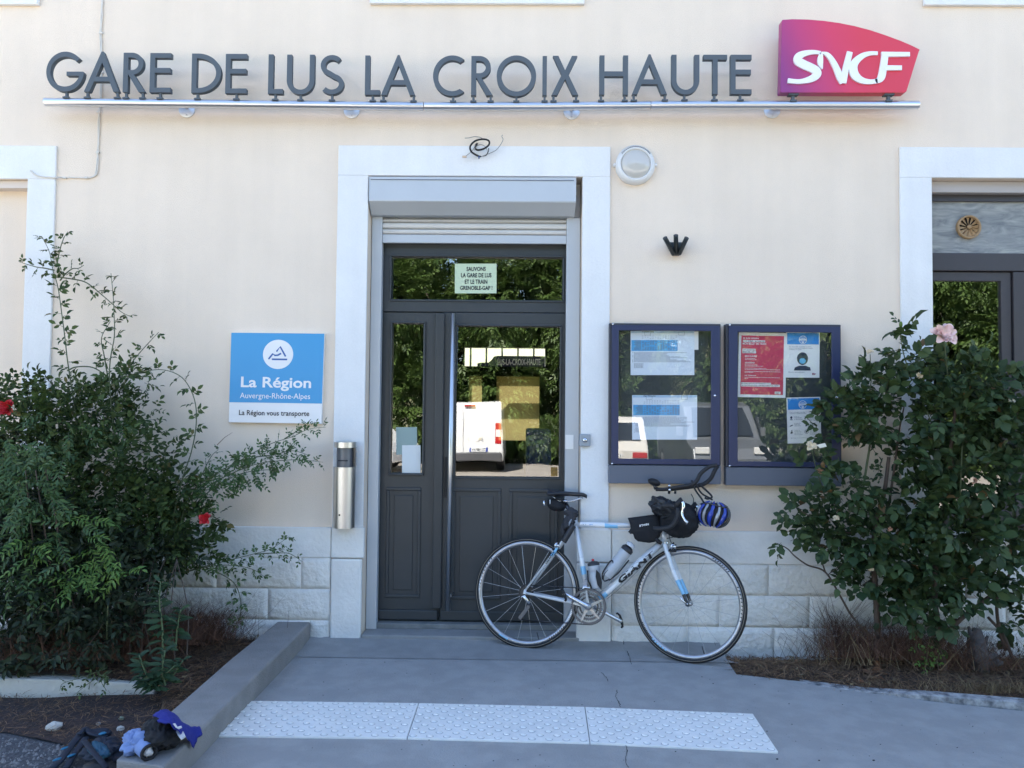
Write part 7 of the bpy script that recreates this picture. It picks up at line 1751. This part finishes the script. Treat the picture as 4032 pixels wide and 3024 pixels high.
# white van, rear towards the station
L_ = 4.8
def vp(L, H, nose=.9, hood=1.0): return [(L/2, .28), (L/2, H*.52), (L/2-.04, H*.78), (L/2-.10, H-.04), (L/2-.30, H), (-L/2+1.9, H), (-L/2+1.45, H-.10), (-L/2+.75, hood), (-L/2+.10, hood*.80), (-L/2, .55), (-L/2, .28)]
cx_, cw_ = -1.36, 1.80; cyr = -15.0
v1 = vehicle('parked_van', 'white panel van parked across the yard with its rear doors toward the station', 'van', (cx_, cyr-L_/2, GZ), 0, L_, cw_, 1.85, PLW, vp(L_, 1.85), [(-1.6, -.75, 1.05, 1.50)])
def vb(t, nm, m, x0, x1, y0, y1, z0, z1, bv=.0): return MB().box(x0, x1, y0, y1, z0, z1).build(nm, m, t, bevel=bv)
def on(t): lo, ro = Vector(t.location), t.rotation_euler.copy(); return lo, ro
def withlocal(t, f_):
    lo, ro = Vector(t.location), t.rotation_euler.copy(); t.location = (0, 0, 0); t.rotation_euler = (0, 0, 0); f_(t); t.location = lo; t.rotation_euler = ro
def det(t):
    yb_ = L_/2
    vb(t, 'rear_bumper', BMP, -.86, .86, yb_-.05, yb_+.09, .27, .50, .03)
    for s_ in (-1, 1):
        mb = MB(); mb.box(s_*.86, s_*.70, yb_-.10, yb_+.012, .72, 1.30); mb.build('tail_light', RDL, t, bevel=.02); vb(t, 'reverse_light', CLL, s_*.845, s_*.715, yb_, yb_+.018, .92, 1.12, .01)
    vb(t, 'door_gap', BMP, -.18, -.172, yb_+.001, yb_+.004, .50, 1.72); vb(t, 'brake_light', RDL, -.14, .14, yb_-.10, yb_-.02, 1.735, 1.775)
    vb(t, 'rear_handle', BMP, -.62, -.40, yb_, yb_+.03, .96, .99, .01)
    pl2 = vb(t, 'number_plate', PAPER, .0, .50, yb_+.002, yb_+.02, .52, .63)
    vb(t, 'plate_band', mat('plate_blue', (.02, .06, .4), .5), .0, .04, yb_+.02, yb_+.023, .52, .63); vb(t, 'plate_band', mat('plate_blue', (.02, .06, .4), .5), .46, .5, yb_+.02, yb_+.023, .52, .63)
    mb = MB(); co, fs, a0, a1, b0, b1 = text_data('DY-887-AV', .02); mb.add([(.44-(x-a0)/(a1-a0)*.38, yb_+.0225, .54+(y-b0)/(b1-b0)*.07) for x, y in co], fs); mb.build('plate_text', INK, t)
    for dz_ in (0, .05):
        mb = MB()
        for s_ in (-1, 1): mb.add([(.31, yb_+.004, .86+dz_), (.31+s_*.075, yb_+.004, .80+dz_), (.31+s_*.075, yb_+.004, .775+dz_), (.31, yb_+.004, .835+dz_)], [(0, 1, 2, 3)])
        mb.build('rear_emblem', mat('emblem_grey', (.25, .25, .26), .4), t)
withlocal(v1, det)
v2 = vehicle('parked_van', 'white lettered van parked sideways across the yard at the left', 'van', (-5.35, -15.6, GZ), math.radians(104), L_, 1.85, 1.88, PLW, vp(L_, 1.88), [(-1.6, -.75, 1.05, 1.50)])
def det2(t):
    for s_ in (1,):
        mb = MB()
        for k, (s2, z0, z1) in enumerate((('PEINTURE', 1.28, 1.44), ('RENOVATION', 1.06, 1.14), ('DECORATION', .92, 1.0))):
            co, fs, a0, a1, b0, b1 = text_data(s2, .02); mb.add([(s_*.935, .9-(x-a0)/(a1-a0)*1.3 if s_ < 0 else -.4+(x-a0)/(a1-a0)*1.3, z0+(y-b0)/(b1-b0)*(z1-z0)) for x, y in co], fs)
        mb.build('side_lettering', mat('van_lettering_green', (.03, .12, .09), .5), t)
# old white estate car, rear towards the station
cp_ = [(1.85, .30), (1.88, .75), (1.80, .95), (1.62, 1.42), (1.45, 1.50), (-.3, 1.50), (-.75, .98), (-1.75, .88), (-1.9, .6), (-1.88, .30)]
CRM = mat('aged_white_car_paint', (.76, .73, .66), .4, coat=.3, var=.06)
v3 = vehicle('parked_car', 'old cream white hatchback car parked with its back to the station', 'car', (2.05, -12.2-1.9, GZ), 0, 3.8, 1.52, 1.50, CRM, cp_, [(-.15, .75, .98, 1.36), (.82, 1.5, .98, 1.36)])
def det3(t):
    MB().add([(-.60, 1.815, .98), (.60, 1.815, .98), (.54, 1.66, 1.38), (-.54, 1.66, 1.38)], [(3, 2, 1, 0)]).build('rear_window', BLKG, t)
    vb(t, 'rear_bumper', mat('bumper_chrome', (.5, .5, .5), .3, .8), -.74, .74, 1.84, 1.95, .36, .46, .02)
    for s_ in (-1, 1): vb(t, 'tail_light', RDL, s_*.72, s_*.40, 1.86, 1.90, .60, .72, .01)
    vb(t, 'number_plate', PAPER, -.36, .18, 1.87, 1.895, .60, .70)
    mb = MB(); co, fs, a0, a1, b0, b1 = text_data('1717 WE 05', .02); mb.add([(.15-(x-a0)/(a1-a0)*.48, 1.8965, .615+(y-b0)/(b1-b0)*.07) for x, y in co], fs); mb.build('plate_text', INK, t)
withlocal(v3, det3)
GV = mat('grey_van_paint', (.20, .21, .22), .35, .4, coat=.5)
v4 = vehicle('parked_van', 'grey van parked facing the station in front of the trees', 'van', (4.85, -13.0-2.3, GZ), math.pi, 4.6, 1.80, 1.88, GV, vp(4.6, 1.88, hood=.98), [(-1.55, -.7, 1.05, 1.52)])
def det4(t):
    MB().add([(-.72, -1.52, 1.06), (.72, -1.52, 1.06), (.64, -.90, 1.72), (-.64, -.90, 1.72)], [(0, 1, 2, 3)]).build('windscreen', BLKG, t).location = (0, -.02, .02)
    for s_ in (-1, 1):
        vb(t, 'headlight', CLL, s_*.85, s_*.50, -2.31, -2.22, .66, .82, .02); vb(t, 'door_mirror', GV, s_*.92, s_*1.10, -1.30, -1.20, 1.05, 1.27, .02)
    vb(t, 'front_bumper', BMP, -.86, .86, -2.36, -2.26, .28, .50, .03)
withlocal(v4, det4)

# ---- trees across the yard
TREE = leaf_mat('tree_leaf_green', (.042, .085, .022), (.12, .185, .045), .5, .3)
BARK = mat('grey_brown_bark', (.16, .13, .10), .9, bump=.8, bscale=20)
def spray_mesh(name, seed, rad, n, leaf=.16):
    """crown as many pinnate leaf sprays filling an uneven volume"""
    g = np.random.default_rng(seed); cl = 26
    cc = g.normal(size=(cl, 3)); cc /= np.linalg.norm(cc, axis=1)[:, None]; cc *= (g.uniform(.25, .95, (cl, 1)))*rad
    ci = g.integers(0, cl, n); dr = g.normal(size=(n, 3)); dr /= np.linalg.norm(dr, axis=1)[:, None]
    pos = cc[ci] + dr*(np.array(rad)*.36)*g.uniform(.55, 1.05, (n, 1))
    out = dr + np.array([0, 0, .1]); out[:, 2] -= .35; out /= np.linalg.norm(out, axis=1)[:, None]
    up = np.tile([0, 0, 1.], (n, 1)) + g.normal(size=(n, 3))*.45; side = np.cross(out, up); side /= np.linalg.norm(side, axis=1)[:, None]
    V = []; T = []
    for k in range(7):     # leaflets: 3 pairs + tip
        s_ = 0 if k == 6 else (1 if k % 2 else -1); along = (k//2)*.30+.1 if k < 6 else .95
        base = pos+out*(along*leaf*1.6)
        d_ = out*(.6 if s_ else 1)+side*s_*.9; d_ /= np.linalg.norm(d_, axis=1)[:, None]
        wv = np.cross(d_, np.cross(side, out)); wv /= np.linalg.norm(wv, axis=1)[:, None]
        l = leaf*g.uniform(.7, 1.1, (n, 1)); q = np.stack([base, base+d_*l*.5+wv*l*.19, base+d_*l-np.array([0, 0, .2])*l, base+d_*l*.5-wv*l*.19], 1)
        V.append(q.reshape(-1, 3)); T.append(np.repeat(g.random(n)*.5+.5*g.random(cl)[ci], 4))
    V = np.concatenate(V); T = np.concatenate(T); nf = len(V)//4
    me = bpy.data.meshes.new(name); me.vertices.add(len(V)); me.vertices.foreach_set('co', V.astype('f').ravel()); me.loops.add(len(V)); me.loops.foreach_set('vertex_index', np.arange(len(V), dtype='i'))
    me.polygons.add(nf); me.polygons.foreach_set('loop_start', np.arange(0, len(V), 4, dtype='i')); me.polygons.foreach_set('loop_total', np.full(nf, 4, 'i'))
    me.update(calc_edges=True); a = me.attributes.new('tint', 'FLOAT', 'POINT'); a.data.foreach_set('value', T.astype('f')); me.materials.append(TREE)
    return me
crowns = [spray_mesh('crown', 40+k, r_, 6500, .17) for k, r_ in enumerate(((2.4, 2.0, 4.6), (2.7, 2.1, 4.3), (2.2, 2.0, 5.0)))]
kinds = ['tall', 'broad', 'narrow']
tr_ = random.Random(77)
spots = [(-9.5, -20.5), (-7.2, -19.6), (-4.6, -20.6), (-2.4, -19.9), (-.2, -21), (2.3, -20.2), (4.3, -22.4), (7.4, -20.4), (9.6, -19.4), (11.8, -20.4), (14.2, -19.2), (16.6, -20.6), (19.2, -19.8)]
pos_txt = ['outermost beyond the lettered van', 'behind the lettered van', 'between the two white vans', 'directly behind the white panel van', 'just left of the old white hatchback', 'behind the old white hatchback', 'set back in the gap beside the grey van', 'just past the grey van', 'second past the grey van', 'third past the grey van', 'fourth past the grey van', 'fifth past the grey van', 'last of the row past the grey van']
for i, (x, y) in enumerate(spots):
    k = i % 3; hgt = tr_.uniform(4.4, 5.2); 
    t = thing('leafy_tree', f'{kinds[k]} sunlit green tree across the yard, {pos_txt[i]}', 'tree', (x, y, GZ-.3), 'trees across the yard')
    t.rotation_euler = (0, 0, tr_.uniform(0, 6))
    o = bpy.data.objects.new('crown', crowns[k]); C.objects.link(o); o.parent = t; o.location = (0, 0, hgt-(1.5 if i == 6 else 0)); sc_ = tr_.uniform(.95, 1.2)*(.6 if i == 6 else 1); o.scale = (sc_, sc_, sc_)
    loc = t.location.copy(); rt_ = t.rotation_euler.copy(); t.location = (0, 0, 0); t.rotation_euler = (0, 0, 0)
    mb = MB(); mb.tube([(0, 0, -.3), (.05, .04, 1.2), (-.06, .1, 2.6), (.1, .05, 5)], [.16, .13, .10, .04], 10)
    for a in range(5):
        an = a*1.3; mb.tube([(0, .05, 1.6+a*.5), (math.cos(an)*.8, math.sin(an)*.8, 2.3+a*.6), (math.cos(an)*1.7, math.sin(an)*1.6, 3.2+a*.6)], [.06, .04, .015], 6)
    mb.build('trunk', BARK, t); t.location = loc; t.rotation_euler = rt_
# low undergrowth in front of the trees: nobody could count it
um = spray_mesh('undergrowth', 99, (13.5, .9, .9), 9000, .11)
o = bpy.data.objects.new('undergrowth', um); C.objects.link(o); o.location = (4, -18.9, .45); tag(o, 'low green undergrowth along the foot of the trees', 'undergrowth', kind='stuff')
# hills all round, ridge by ridge
HILL = mat('wooded_hillside', (.10, .13, .055), .95, col2=(.26, .24, .12), vscale=.012)
def ridge(ang0, ang1, dist, h, seed):
    r = random.Random(seed); n = 60; ph = [r.uniform(0, 6) for _ in range(5)]; vs = []
    for j in range(5):
        for i in range(n+1):
            a = math.radians(ang0+(ang1-ang0)*i/n); dd = dist+j*dist*.16; hh = h*(math.sin(math.pi/2*j/4))*(.62+.22*math.sin(a*3+ph[0])+.12*math.sin(a*8+ph[1])+.05*math.sin(a*21+ph[2]))
            vs.append((dd*math.sin(a), dd*math.cos(a), -1+hh))
    fs = [(j*(n+1)+i, j*(n+1)+i+1, (j+1)*(n+1)+i+1, (j+1)*(n+1)+i) for j in range(4) for i in range(n)]
    MB().add(vs, fs, True).build('hills', HILL, None, kind='structure')
ridge(100, 260, 320, 75, 1); ridge(-80, 80, 700, 150, 2); ridge(80, 100.5, 500, 90, 3); ridge(259.5, 280.5, 500, 90, 4)
